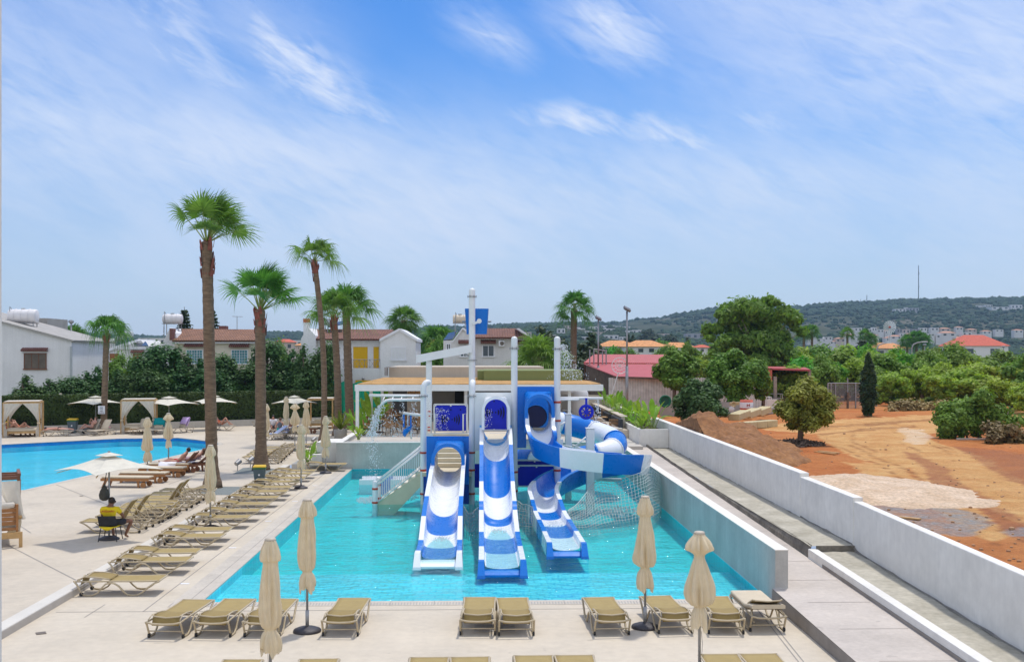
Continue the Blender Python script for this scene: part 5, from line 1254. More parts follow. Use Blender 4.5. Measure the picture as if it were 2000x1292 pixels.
# white house with yellow shutters
Y=88; h=House('yellow_shutter_house','white house with bright yellow shutters and a brown tiled roof',690,Y)
h.wall([(611,661),(745,661),(745,800),(611,800)],Y+1.2,6,M['hw1'])
h.wall([(588,800),(588,661),(600,640.5),(603,640.5),(616,655),(616,800)],Y+.4,7,M['hw1'],'gable_wall')
h.wall([(743,800),(743,660.5),(778.5,642),(783,642.5),(812,660),(812,800)],Y-.6,7,M['hw1'],'gable_wall')
for a,b in (((741,661.5),(779,641)),((782,641.5),(815,661.5))):
    p,q=DY(*a,Y-.75),DY(*b,Y-.75); mb=MB(); mb.prism([p,q,q+V((0,0,-.22)),p+V((0,0,-.22))],(0,7.3,0)); mb.build('verge',M['trimw'],h.o,off=h.off)
e0,e1=DY(612,661,Y+.6),DY(752,661.5,Y+.6); r0=DY(607,642,Y+5); r1=DY(768,643,Y+5)
h.roof([[e0,e1,r1,r0],[r0,r1,r1+V((0,4,-1.3)),r0+V((0,4,-1.3))]],M['tileroof2'])
h.boxp('eaves_band',613,744,661.6,665.5,Y+1.2,.05,M['trimw'],.35)
h.win(690,718,677,718.5,Y+1.2,'yellow'); h.win(729.5,740,677,718.5,Y+1.2,'yellow'); h.win(694,724,742,766,Y-.7,'yellow'); h.win(618,647,741,764,Y+1.2,'yellow')
h.win(765.5,791.5,679,702,Y-.6,'white',None,4)
h.win(595,604,676,692,Y+.4,'white',None,2)
h.wall([(612,719),(743,719),(743,800),(612,800)],Y-.5,1.6,M['hw1'],'balcony_wall')
mb=MB(); a=DY(660,718,Y-.4); b=DY(743,718,Y-.4); hh=.68
mb.tube([a+V((0,0,hh)),b+V((0,0,hh))],.025,5)
for k in range(9): p=a+(b-a)*(k/8); mb.tube([p,p+V((0,0,hh))],.018,4)
for k in range(8): p=a+(b-a)*(k/8); q=a+(b-a)*((k+1)/8); mb.tube([p,q+V((0,0,hh))],.01,4); mb.tube([q,p+V((0,0,hh))],.01,4)
mb.build('balcony_railing',M['steel'],h.o,off=h.off)
h.boxp('chimney',592.5,603,629,660,Y+2,.5,M['hw1']); h.boxp('chimney_cap',592,604,622,629,Y+1.95,.6,M['redroof'])
mb=MB(); p=DY(709,739,Y-.72); mb.ball(p,.12,8,6); mb.build('wall_lamp',M['steel'],h.o,off=h.off)
t=tank('grey solar water cylinder on the brown roof of the yellow shuttered house',640,624,634,629.5,652,Y+4.5,M['tankgrey'],stand=True)
mb=MB(); P=[DY(640,640,Y+3.2),DY(672,633,Y+3.6),DY(672,627,Y+5),DY(640,633,Y+5)]; 
s=T('solar_panel','dark solar panel beside the grey cylinder on the brown roof','solar panel',P[0]); mb.prism(P,(0,0,.06)); mb.build('panel',M['solar'],s,off=s.location)
mb=MB(); 
for p in P[:2]: mb.cyl(p,p-V((0,0,.5)),.03,seg=4)
mb.build('frame',M['steel'],s,off=s.location)
# white house right of the bucket
Y=90; h=House('tiled_house','off white house with tiled roof and air conditioner behind the tipping bucket',955,Y)
h.wall([(903,659),(1040,659),(1040,800),(903,800)],Y+.3,7,M['hw3'])
h.wall([(866,800),(866,665),(885,664),(902,641),(906,640),(926,656),(926,800)],Y-.2,7,M['hw3'],'gable_wall')
for a,b in (((884,665),(904,639)),((904,639.5),(928,657))):
    p,q=DY(*a,Y-.35),DY(*b,Y-.35); mb=MB(); mb.prism([p,q,q+V((0,0,-.16)),p+V((0,0,-.16))],(0,7,0)); mb.build('verge',M['trimw'],h.o,off=h.off)
e0,e1=DY(924,658,Y-.3),DY(1037,658,Y-.3); r0=DY(918,640.5,Y+4); r1=DY(1012,641,Y+4)
h.roof([[e0,e1,r1,r0],[r0,r1,r1+V((0,4,-1)),r0+V((0,4,-1))]],M['tileroof2'])
h.wall([(1008,641),(1014,640.5),(1041,660),(1036,662)],Y+.1,4,M['trimw'],'verge')
h.boxp('eaves_band',926,1036,659,662.5,Y+.3,.05,M['trimw'],.35)
h.win(943.5,964,675,695,Y+.3,'glass',668.5,2); h.win(900,911,676,695,Y-.2,'glass',668.5,2); h.win(1013,1022,675,695,Y+.3,'glass',669.5,2); h.win(873,879,672,682,Y-.2,'glass',None,2)
mb=MB(); a=DY(974,676,Y+.1); b=DY(985,664.5,Y+.1); mb.box(a.x,b.x,Y-.1,Y+.28,a.z,b.z); o=mb.build('air_conditioner',M['trimw'],h.o,off=h.off,bevel=.02)
mb=MB(); mb.lathe([(.17,0),(.17,.02)],14); mb.v=[(a.x+.27+v[0],Y-.105+v[2]-.02,(a.z+b.z)/2+v[1]) for v in mb.v]; mb.build('fan',M['shutdark'],o,off=h.off)
h.boxp('ledge',1020,1046,712,724,Y-1,1.5,M['hw3'])
P=[DY(866,665,Y+.3),DY(884,663,Y+.3),DY(893,648,Y+3),DY(876,651,Y+3)]; mb=MB(); mb.prism(P,(0,0,.06)); o=mb.build('solar_panel',M['solar'],h.o,off=h.off)
tank('cream water tank with hoops beside the blue tipping bucket',900,614.5,631,884.5,913,Y+3,M['tankcream'])
# smaller houses further back on the left
Y=120; h=House('low_house','low cream house with brown shutters behind the slim palm trunk',235,Y)
h.wall([(178,708),(178,692),(240,671),(275,664),(300,692),(300,740),(178,740)],Y+3,7,M['hw3']); h.wall([(234,740),(234,681),(298,681),(298,740)],Y,3,M['hw1'],'wall'); h.boxp('parapet',232,300,676,682,Y,3.2,M['trimw'],.15)
h.win(214,233,690,704,Y+3,'brown',None,1); h.win(260,278,690,705,Y,'brown',687,1); h.win(197,202,691,705,Y+3,'brown',None,1)
a=DY(176,693,Y+2.8),DY(268,662,Y+2.8); mb=MB(); mb.prism([a[0],a[1],a[1]-V((0,0,.3)),a[0]-V((0,0,.3))],(0,7,0)); mb.build('roof',M['trimw'],h.o,off=h.off)
P=[DY(262,676,Y+1.5),DY(290,676,Y+1.5),DY(285,668,Y+4),DY(260,668,Y+4)]; mb=MB(); mb.prism(P,(0,0,.08)); mb.build('solar_panel',M['solar'],h.o,off=h.off)
tank('grey round tank on the low cream house roof',250,647,658,240.5,260,Y+8,M['tankgrey']); tank('small grey tank left of the round grey roof tank',232,656,666,225,241,Y+14,M['tankgrey']); tank('small white tank furthest left above the low cream house',220,661,670,213,227,Y+18,M['tank']); tank('tiny white tank above the far white houses on the left',192,667,673,187,197,150,M['tank'])
# ------------------------------------------------------------------ restaurant with pergola
rs=T('restaurant','low restaurant with a wooden slatted pergola roof behind the slide pool','restaurant',(0,66,ZT)); ro=rs.location
def rp(mb,name,m,**k): return mb.build(name,m,rs,off=ro,**k)
YB=75
mb=MB(); mb.box(X_(760,YB),X_(1062,YB),YB,YB+8,ZT,Z_(716,900,YB)); rp(mb,'parapet_wall',M['beige'])
mb=MB(); mb.box(X_(752,YB),X_(757,YB),YB-.5,YB+.3,Z_(733,755,YB),Z_(717,755,YB)); mb.box(X_(755,YB),X_(775,YB),YB-.4,YB-.2,Z_(717.5,760,YB),Z_(716,760,YB)); rp(mb,'rail_end',M['steel'])
mb=MB(); x0,x1=X_(945,66),X_(1136,66); mb.box(x0,x1,65.5,72,3.82,Z_(723,1040,66)); mb.box(x0-.4,x0+.2,66.5,72,3.82,Z_(724,945,66)-.0); rp(mb,'green_parapet',M['greenpar'])
# pergola
YF=58.5; xL,xR=X_(693,YF),X_(1178,YF); zr=3.70
mb=MB(); mb.box(xL,xR,YF-.06,YF+.06,zr-.28,zr+.06); mb.box(xL,xL+.12,YF+.06,74,zr-.2,zr+.04); mb.box(xR-.12,xR,YF+.06,68,zr-.2,zr+.04); rp(mb,'pergola_beam',M['rail'])
mb=MB()
for k in range(66):
    y=YF+.12+k*.235; xr=xR-.13-max(0,(y-64)*.12); mb.box(xL+.13,xr,y,y+.15,zr+.065+noise.noise(V((k*1.7,0,0)))*.012,zr+.11)
o=rp(mb,'pergola_slats',M['slat'])
mb=MB()
for k in range(9): x=xL+.6+k*(xR-xL-1.2)/8; mb.box(x-.05,x+.05,YF+.07,73.8,zr-.12,zr+.06)
rp(mb,'rafter',M['rail'])
for px,Y in ((698,YF),(725,64),(746.5,69),(910,YF+1.5),(1112,YF+.8),(925,64)):
    x=X_(px,Y); mb=MB(); mb.box(x-.085,x+.085,Y-.085,Y+.085,ZT,zr-.1); rp(mb,'pergola_post',M['rail'])
YK=71; dk=mat('restaurant_wall_grey',(.21,.20,.18),.8,.08,1.2,obj=False)
def kb(x0,x1,z0,z1,m,nm,Y=YK,d=.15): mb=MB(); mb.box(X_(x0,Y),X_(x1,Y),Y,Y+d,z0,z1); rp(mb,nm,m)
kb(757,767,ZT,3.5,M['beige'],'wall'); kb(767,795,ZT,3.5,mat('grey_panel',(.10,.10,.105),.6,.1,2),'sliding_door'); kb(795.2,822,ZT,3.5,M['beige'],'wall'); kb(822.2,888,ZT,3.5,dk,'wall'); kb(888.2,905,ZT,3.5,mat('doorway_dark',(.02,.02,.02),.7,.1,2),'doorway',YK+.5); kb(905,1000,ZT,3.5,dk,'wall'); kb(1000.2,1095,ZT,2.3,dk,'bar_counter',66,1.2)
mb=MB(); mb.box(X_(880,YK),X_(1010,YK),YK-.8,YK,3.3,3.62); rp(mb,'lintel',M['wooddark'])
# pendant lamps
for px,py in ((804,765),(818,761)):
    p=DY(px,py,66.5); t=T('pendant_lamp','woven pendant lamp shade hanging '+('left' if px<810 else 'right')+' of the pair under the pergola','lamp',p,0,'woven pendant lamps'); mb=MB(); mb.lathe([(.25,-.22),(.24,-.05),(.17,.12),(.06,.2)],14,cap=False); mb.build('lamp_shade',M['rattan'],t,solid=.02); mb=MB(); mb.cyl((0,0,.2),(0,0,zr-p.z),.012,seg=4); mb.build('cable',M['dark'],t)
# tables and chairs
def rattan_chair(label):
    t=T('rattan_chair',label,'chair',(0,0,0),0,'rattan chairs on the terrace'); mb=MB(); mb.box(-.23,.23,-.22,.22,.42,.46); mb.build('seat',M['rattan'],t,bevel=.01)
    mb=MB()
    for k in range(11): x=-.22+.044*k; mb.tube([(x,.22,.46),(x*1.05,.27,.68),(x*1.05,.28,.88)],.011,4)
    mb.tube([(-.24,.22,.46),(-.25,.28,.88),(.25,.28,.88),(.24,.22,.46)],.02,5); mb.tube([(-.245,.25,.67),(.245,.25,.67)],.014,4)
    for s in (-1,1): mb.tube([(.25*s,.27,.66),(.27*s,.05,.64),(.26*s,-.2,.60),(.24*s,-.22,.44)],.02,5)
    for s in (-1,1):
        for k in range(4): mb.tube([(.255*s,-.12+.1*k,.45),(.265*s,-.12+.1*k,.63)],.010,4)
    mb.build('backrest',M['rattan'],t)
    for sx in (-1,1):
        for sy in (-1,1): mb=MB(); mb.tube([(.2*sx,.18*sy,.42),(.25*sx,.25*sy,0)],.016,5); mb.build('leg',M['leg_dark'],t)
    return t
def cafe_table(label):
    t=T('cafe_table',label,'table',(0,0,0),0,'terrace tables'); mb=MB(); mb.box(-.38,.38,-.38,.38,.71,.745); mb.build('tabletop',M['woodlight'],t,bevel=.006)
    mb=MB(); mb.cyl((0,0,.03),(0,0,.71),.04,seg=8); mb.bar((-.3,0,.02),(.3,0,.02),.07,.04); mb.bar((0,-.3,.021),(0,.3,.021),.07,.04); mb.build('pedestal',M['leg_dark'],t)
    return t
c0=rattan_chair('x'); t0=cafe_table('x'); fc=[True,True]
def putc(px,py,rz,label):
    p=G(px,py,ZT)
    if fc[0]: fc[0]=False; c0.location=p; c0.rotation_euler=(0,0,rz); c0['label']=label
    else: dup(c0,p,rz,label)
def putt(px,py,label):
    p=G(px,py,ZT)
    if fc[1]: fc[1]=False; t0.location=p; t0['label']=label
    else: dup(t0,p,.05,label)
for i,(px,py) in enumerate(((741,844),(770,834),(748,826),(790,828),(812,838),(769,818))): putt(px,py,f'{ORD[i]} nearest square wooden table left of the play tower')
for i,(px,py,r) in enumerate(((719,850,1.6),(727,843,1.4),(755,846,-1.5),(765,850,2.6),(752,833,3.0),(738,832,.3),(779,845,-1.2),(783,836,-1.6),(768,827,.2),(760,823,3.0),(800,833,1.5),(803,845,2.2),(817,846,-2.4),(815,834,.4),(783,822,.2),(795,820,.1),(740,821,.4),(775,812,0))):
    putc(px,py,r,f'rattan chair left of the play tower, {ORD[i]} counted from the front left')
for i,(px,py) in enumerate(((1188,838),(1180,828),(1173,820),(1166,813),(1150,822),(1140,812))): putt(px,py,f'{ORD[i]} nearest square wooden table beside the grey cushioned bench')
for i,(px,py,r) in enumerate(((1201,850,2.8),(1177,848,1.5),(1192,835,2.9),(1168,838,1.6),(1184,828,2.9),(1160,831,1.5),(1177,818,3),(1155,824,1.5),(1126,812,1.3),(1121,803,1.5),(1135,806,-1.4),(1130,818,.5),(1146,812,1.2),(1160,808,2.9))):
    putc(px,py,r,f'rattan chair right of the play tower, {ORD[i]} counted from the front')
# bench with cushions along the planter
b=T('terrace_bench','long beige bench with dark grey back cushions along the banana planter','bench',(7.3,63,ZT)); bo=b.location
mb=MB(); mb.box(6.95,7.68,56.5,73,ZT,1.42); mb.build('seat',M['beige'],b,off=bo); mb=MB(); mb.box(7.5,7.69,58,74,1.42,2.02); mb.box(7.45,7.84,58,74,2.021,2.06); mb.build('backrest',M['beige'],b,off=bo)
gc=mat('bench_cushion',(.045,.05,.06),.85,.12,5)
for y0,y1 in ((57.2,59.1),(59.15,61.2),(62.2,64.0),(64.05,65.5),(68,69.8),(70,72)):
    mb=MB(); mb.box(7.30,7.48,y0,y1,1.45,1.95); mb.build('back_cushion',gc,b,off=bo,bevel=.03)
mb=MB(); mb.box(6.9,7.4,56.6,72.8,1.425,1.50); mb.build('seat_cushion',mat('seat_pad',(.50,.46,.40),.85,.08,4),b,off=bo,bevel=.02)
# white gas tank, grill behind the right pipes
Y=72; t=T('gas_tank','white domed gas tank behind the terrace tables','gas tank',(X_(1131,Y),Y,ZT)); mb=MB(); mb.lathe([(.62,0),(.64,.4),(.64,1.55),(.60,1.85),(.45,2.1),(.2,2.2)],20); mb.build('tank_body',M['tank'],t,True); mb=MB(); mb.lathe([(.16,2.2),(.16,2.42),(.12,2.45)],12); mb.build('valve_collar',M['tank'],t,True)
t=T('gas_tank','horizontal white tank left of the domed gas tank','gas tank',(X_(1106,Y),Y,ZT+1.7)); mb=MB(); mb.tube([(-.5,0,.3),(-.4,0,.3),(.4,0,.3),(.5,0,.3)],[.25,.38,.38,.25],14); mb.build('tank_body',M['tank'],t,True); mb=MB(); mb.box(-.3,.3,-.2,.2,-1.7,-.05); mb.build('stand',M['concrete'],t)
mb=MB(); mb.box(X_(1096,73.5),X_(1190,73.5),73.5,73.7,ZT,2.6); tag(mb.build('rear_wall',M['beige']),'beige wall behind the gas tanks at the back of the terrace','wall')
t=T('covered_grill','grey covered barbecue beside the right tower pole','barbecue',(X_(1101,62),62,ZT)); mb=MB(); mb.box(-.45,.45,-.3,.3,0,.9); mb.build('cabinet',M['concrete'],t,bevel=.03); mb=MB(); mb.tube([(-.45,0,.92),(.45,0,.92)],.34,14); mb.build('hood',mat('grill_cover',(.11,.115,.12),.6,.15,3),t,True)
# green mesh fence
a,b=D(640,YH,84),D(760,YH,80); t=T('mesh_fence','green shade mesh fence behind the palms left of the restaurant','fence',(a.x,a.y,.15)); mb=MB(); rows=[]
for i in range(30):
    p=a+(b-a)*(i/29); w=.08*math.sin(i*1.3); rows.append([(p.x,p.y+w,.9+.12*math.sin(i*.8)),(p.x,p.y+w*1.5,2.0),(p.x,p.y+w,3.25+.10*math.sin(i*.9))])
mb.grid(rows); mb.build('mesh',M['net_green'],t,off=t.location)
for i in range(7): p=a+(b-a)*(i/6); mb=MB(); mb.cyl((p.x,p.y+.15,.1),(p.x,p.y+.15,3.3),.04,seg=6); mb.build('post',M['steel'],t,off=t.location)
mb=MB(); mb.bar((a.x,a.y+.4,.5),(b.x,b.y+.4,.5),.2,.9); mb.build('plinth',M['hw1'],t,off=t.location)
# ------------------------------------------------------------------ sheds and plot furniture on the right
sh=T('red_shed','long shed with pinkish red corrugated roof and white tin walls behind the pines','shed',(15,90,1)); so_=sh.location
R1=[DY(1160,691.5,106),DY(1330,692,106)]; R2=[DY(1140,707.5,97),DY(1340,709,97)]; R3=[DY(1205,735,83),DY(1350,738,83)]
mb=MB(); mb.prism([R2[0],R2[1],R1[1],R1[0]],(0,0,-.08)); mb.build('roof',M['shedroof'],sh,off=so_); mb=MB(); mb.prism([R3[0],R3[1],R2[1]-V((0,0,.1)),R2[0]-V((0,0,.1))],(0,0,-.08)); mb.build('lean_to_roof',M['shedroof2'],sh,off=so_)
mb=MB(); mb.box(R3[0].x-.6,R3[1].x+6,83.3,83.45,.9,R3[0].z-.1); mb.build('tin_wall',M['shedwall'],sh,off=so_)
mb=MB(); mb.prism([DY(1140,709,97.2),DY(1160,693,105.5),DY(1160,760,105.5),DY(1140,760,97.2)],(.1,0,0)); mb.build('gable_boards',M['rust'],sh,off=so_)
mb=MB(); mb.prism([DY(1144,709,96.5),DY(1207,737,83.5),DY(1207,790,83.5),DY(1144,770,96.5)],(.06,.0,0)); mb.build('side_wall',M['rust'],sh,off=so_)
mb=MB(); mb.bar(R3[0]+V((-.3,-.06,-.05)),R3[1]+V((0,-.06,-.1)),.05,.16); mb.build('gutter',M['rust'],sh,off=so_)
mb=MB()
for px in (1152,1160,1177,1184): 
    p=DY(px,682 if px!=1160 else 681,96); mb.cyl((p.x,p.y,1),(p.x,p.y,p.z),.06,seg=5)
p,q=DY(1160,681,96),DY(1184,685,96); mb.cyl(p,q,.05,seg=5); mb.build('pole_frame',M['steel'],sh,off=so_)
def floodmast(px,ytop,ybase,Y,lb):
    p=DY(px,ytop,Y); z0=1.0; t=T('floodlight_mast',lb,'floodlight',(p.x,Y,z0),0,'floodlight masts'); H=p.z-z0; mb=MB(); mb.cyl((0,0,0),(0,0,H*.45),.11,seg=8); mb.cyl((0,0,H*.45),(0,0,H-.2),.07,seg=8); mb.build('mast',M['steel'],t,True)
    mb=MB(); R=Matrix.Rotation(.5,3,'X')@Matrix.Rotation(.5,3,'Y'); mb.cbox((.0,-.1,H-.05),(.55,.35,.16),R); mb.build('lamp_head',mat('flood_head'+str(px),(.16,.16,.17),.5,.2,3),t); mb=MB(); mb.cbox((.0,-.1,H-.14),(.46,.28,.03),R); mb.build('lens',M['glass'],t)
    mb=MB(); mb.bar((0,0,H-.35),(0,-.1,H-.05),.05,.05); mb.build('bracket',M['steel'],t)
floodmast(1224.5,602,800,80,'taller floodlight mast in front of the red shed roof'); floodmast(1168.5,620,750,92,'shorter floodlight mast left of the taller one by the red shed')
p=G(1220,795,1.0); mb=MB(); mb.box(-.2,.2,-.2,.2,0,Z_(728,1222,p.y)-1); o=mb.build('timber_post',M['barkgrey'],loc=p); tag(o,'thick weathered timber post beside the taller floodlight mast','post')
# fan leaning on the tin wall
t=T('pedestal_fan','old white pedestal fan leaning against the tin wall','fan',DY(1203,775,82)); mb=MB(); c=V((.3,0,2.4)); mb.tube([c+V((.62*math.cos(2*PI*k/20),0,.62*math.sin(2*PI*k/20))) for k in range(20)],.03,5,closed=True); mb.tube([c+V((.35*math.cos(2*PI*k/20),0,.35*math.sin(2*PI*k/20))) for k in range(20)],.015,4,closed=True)
for k in range(12): mb.tube([c,c+V((.62*math.cos(2*PI*k/12),0,.62*math.sin(2*PI*k/12)))],.012,4)
mb.build('guard',M['rail'],t); mb=MB(); mb.cyl((-.4,0,.0),(.2,0,1.9),.04,seg=6); mb.build('stand',M['rail'],t)
# green hose reel
t=T('hose_reel','round dark green hose reel on the block wall','hose reel',DY(1299,783,75)); mb=MB(); 
for k in range(4): mb.tube([(.38*(1-.12*k)*math.cos(2*PI*q/18),-.1+.06*k,.38*(1-.12*k)*math.sin(2*PI*q/18)) for q in range(18)],.06,6,closed=True)
mb.build('hose',mat('hose_green',(.01,.13,.07),.6,.2,5),t,True); mb=MB(); mb.cyl((0,-.05,0),(0,.2,0),.36,seg=18); mb.build('drum',mat('drum_green',(.008,.07,.045),.6,.2,5),t)
mb=MB(); a,b=DY(1290,845,76),DY(1340,785,76); mb.box(a.x,a.x+6,76,76.3,.9,b.z); tag(mb.build('block_wall',M['concrete']),'grey block wall below the tin shed behind the dark bush','wall')
# open shed
sh=T('open_shed','open dark shed with a thin pink roof behind the round olive coloured tree','shed',(26,97,1)); so_=sh.location
mb=MB(); A=[DY(1470,717,92),DY(1582,721,92),DY(1570,716,104),DY(1470,715,104)]; mb.prism(A,(0,0,-.15)); mb.build('roof',M['shedroof2'],sh,off=so_)
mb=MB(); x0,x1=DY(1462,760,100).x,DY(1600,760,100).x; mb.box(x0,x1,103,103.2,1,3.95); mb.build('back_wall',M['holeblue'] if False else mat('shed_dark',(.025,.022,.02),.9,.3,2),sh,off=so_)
mb=MB(); mb.box(DY(1482,730,92).x,DY(1508,730,92).x,92,92.1,Z_(745,1490,92),Z_(720,1490,92)); mb.build('red_boards',M['redroof'],sh,off=so_)
for px,py,Y in ((1514,735,90),(1581,722,93),(1478,722,93)): p=DY(px,py,Y); mb=MB(); mb.box(p.x-.12,p.x+.12,Y-.12,Y+.12,1,p.z); mb.build('post',M['barkgrey'],sh,off=so_)
mb=MB(); a,b=DY(1473,800,84),DY(1518,800,84); mb.box(a.x,b.x,84,84.2,.9,1.85); tag(mb.build('low_wall',M['plaster']),'low whitish wall under the open shed beside the red barrel','wall')
# junk under the shed
for i,(px,py,Y,w,hh,c) in enumerate(((1490,792,88,.6,.9,'rail'),(1500,786,90,.9,.6,'steel'),(1484,780,91,.5,1.4,'steel'),(1510,780,89,.7,.7,'leg_dark'),(1506,768,92,.9,1.0,'concrete'))):
    p=DY(px,800,Y); t=T('scrap_rack',['white metal rack','grey low frame','tall thin grey frame','dark low crate frame','pale stacked frame'][i]+' stored under the open shed','rack',(p.x,Y,1.0)); mb=MB()
    for sx in (-1,1):
        for sy in (-1,1): mb.box(w*sx-.03,w*sx+.03,.3*sy-.03,.3*sy+.03,0,hh)
    mb.build('frame',M[c],t); mb=MB()
    for z in (.25,.65,1.0): mb.box(-w,w,-.3,.3,hh*z-.04,hh*z)
    mb.build('shelf',M[c],t)
# barrel, machine parts, rock
p=DY(1458,812,72.5); t=T('red_barrel','red barrel with a white band and red mark behind the khaki machine arm','barrel',(p.x,72.5,1.15)); mb=MB(); mb.lathe([(.42,.0),(.43,.02),(.43,.55),(.45,.57),(.45,.61),(.43,.63),(.43,1.16)],20); mb.build('barrel_body',M['redroof'],t,True,); mb=MB(); mb.lathe([(.452,.62),(.455,.64),(.455,.98),(.452,1.0)],20,cap=False); mb.build('white_band',M['trimw'],t,True)
mb=MB()
for dx in (-.09,.06): mb.box(dx,dx+.05,-.47,-.455,.72,.90)
mb.box(-.06,.08,-.47,-.456,.79,.83); mb.build('red_mark',M['redink'],t)
t=T('machine_arm','two stacked khaki steel machine arms lying on the red earth','machine part',(G(1470,822,1.0).x,G(1470,822,1.0).y,1.0)); o_=t.location
A=G(1433,832,1.0); B=G(1498,818,1.0)
mb=MB(); 
for k in range(3): f0,f1=k/3,(k+1)/3; mb.bar(A.lerp(B,f0)+V((0,0,.55)),A.lerp(B,f1*.985)+V((0,0,.55+.12)),.7,.42)
mb.build('upper_arm',M['khaki'],t,off=o_,bevel=.04)
mb=MB(); A2=G(1450,838,1.0); B2=G(1512,833,1.0)
for k in range(3): f0,f1=k/3,(k+1)/3; mb.bar(A2.lerp(B2,f0)+V((0,0,.22)),A2.lerp(B2,f1*.985)+V((0,0,.22)),.6,.42)
mb.build('lower_arm',M['khaki'],t,off=o_,bevel=.04)
mb=MB(); c=G(1447,818,1.0)+V((0,.6,1.0)); mb.bar(c-V((.6,0,0)),c+V((.7,0,.1)),.25,.2); 
for s in (-.4,.4): mb.tube([c+V((s+.16*math.cos(q*PI/6),-.2,.16*math.sin(q*PI/6))) for q in range(12)],.05,5,closed=True)
mb.build('hinge_block',M['khaki'],t,off=o_)
p=G(1473,815,1.0); mb=MB(); mb.ball((0,0,.42),.45,12,8,(1.1,.9,.9)); o=mb.build('boulder',mat('boulder_tan',(.55,.42,.28),.9,.2,3,bump=.6,bscale=6),smooth=True,loc=(p.x,p.y+1.5,1.0)); tag(o,'pale tan rounded boulder beside the red barrel','rock')
p=G(1440,815,1.0); mb=MB(); mb.ball((0,0,.5),.38,12,8); o=mb.build('boulder',M['tank'],smooth=True,loc=(p.x,p.y+2,1.0)); tag(o,'white round boulder left of the red barrel','rock')
for px,py,lb in ((1497,808,'whitish concrete block right of the red barrel'),(1508,806,'second whitish concrete block by the low wall')): p=G(px,py,1.0); mb=MB(); mb.box(-.5,.5,-.3,.3,0,.45); o=mb.build('concrete_block',M['concrete'],bevel=.03,loc=(p.x,p.y,1)); o.rotation_euler=(0,0,.3); tag(o,lb,'block')
# earth and gravel heaps
def heap(name,label,cat,c,rx,ry,h,m,n=70,seed=0,skew=0):
    mb=MB(); rows=[]
    for i in range(n+1):
        row=[]
        for k in range(n+1):
            x=(k/n*2-1); y=(i/n*2-1); q=math.sqrt(x*x+y*y)+noise.noise(V((x*2.2+seed,y*2.2,0)))*.22; z=h*max(0,1-q)**.85*(1+.45*noise.noise(V((x*2+seed,y*2,5))))+.09*noise.noise(V((x*9,y*9,seed)))*h+.06*noise.noise(V((x*26,y*26,seed)))*h-.08*(q>1)
            row.append((max(c[0]+x*rx,9.47),c[1]+y*ry,c[2]+z))
        rows.append(row)
    mb.grid(rows); return tag(mb.build(name,m,smooth=True,off=c),label,cat)
soil=mat('soil_heap',(.32,.155,.062),.95,.0,1.2,c2=(.20,.088,.035),fine=.25,fscale=6,obj=False,bump=1.0,bscale=5)
heap('soil_heap','large brown soil heap behind the boundary wall','heap',(10.5,48.5,.95),4.0,7,1.75,soil,90,2)
palg=mat('pale_gravel',(.66,.51,.37),.95,.0,.9,c2=(.50,.35,.22),fine=.22,fscale=9,obj=False,bump=.8,bscale=10)
A=G(1690,955,1.0); heap('gravel_heap','wide low heap of pale gravel behind the stepped boundary wall','heap',(A.x-.2,A.y-.3,.97),3.7,4.2,.42,palg,90,5)
# stones & planks
for i in range(150):
    pass
rr=random.Random(12); mb=MB()
for i in range(260):
    px=rr.uniform(1400,2000); py=rr.uniform(830,1100); p=G(px,py,1.0)
    if p.x<9.7: continue
    s=rr.uniform(.015,.06)*(1.6 if rr.random()<.1 else 1); mb.ball((p.x,p.y,plotz(p.x,p.y)+s*.3),s,5,3,(1,rr.uniform(.6,1),.6))
tag(mb.build('loose_stones',mat('loose_stone',(.42,.25,.14),.9,.3,.4,obj=False)),'loose stones scattered over the red earth','stones',kind='stuff')
for i,(px,py,lb) in enumerate(((1612,885,'left pale plank lying on the red earth near the round tree'),(1619,884,'right pale plank lying on the red earth near the round tree'),(1793,1018,'small orange plank on the grey gravel patch'))):
    p=G(px,py,1.0); mb=MB(); mb.bar((-.3,.5,.04),(.3,-.5,.04) if i<2 else (.1,.1,.04),.16,.04); o=mb.build('plank',M['woodlight'],loc=(p.x,p.y,plotz(p.x,p.y))); tag(o,lb,'plank')
p=G(1925,862,1.0); mb=MB(); mb.bar((-1.4,.2,.1),(1.4,-.2,.12),.12,.08); o=mb.build('fallen_pole',M['concrete'],loc=(p.x,p.y,1.02)); tag(o,'pale pole lying in front of the big dark shrub','pole')
# wire fence panel by the cypress
t=T('wire_fence','tall pipe framed wire mesh fence left of the dark cypress','fence',(G(1655,797,1.0).x,G(1655,797,1.0).y,1.0)); o_=t.location; Y=o_.y
a,b=DY(1617,796,Y),DY(1700,796,Y); zt=Z_(748,1655,Y)
for px in (1617,1623,1632,1655.5,1671): p=DY(px,796,Y); mb=MB(); mb.cyl((p.x,Y,1),(p.x,Y,zt if px!=1655.5 else Z_(738,1655,Y)),.06,seg=6); mb.build('post',M['steel'],t,off=o_)
mb=MB(); mb.cyl((a.x,Y,zt),(b.x,Y,zt),.05,seg=6); mb.build('top_rail',M['steel'],t,off=o_)
mb=MB()
for k in range(22): z=1.05+(zt-1.1)*k/22; mb.bar((a.x,Y+.06,z),(b.x,Y+.06,z),.008,.02)
for k in range(50): x=a.x+(b.x-a.x)*k/50; mb.bar((x,Y+.06,1),(x,Y+.06,zt),.02,.008,(0,1,0))
mb.build('wire_mesh',M['steel'],t,off=o_)
mb=MB(); mb.bar((DY(1655.5,790,Y-.1).x,Y-.12,1),(DY(1655.5,790,Y).x,Y-.12,2.3),.14,.14); mb.build('timber_stake',M['bark'],t,off=o_)
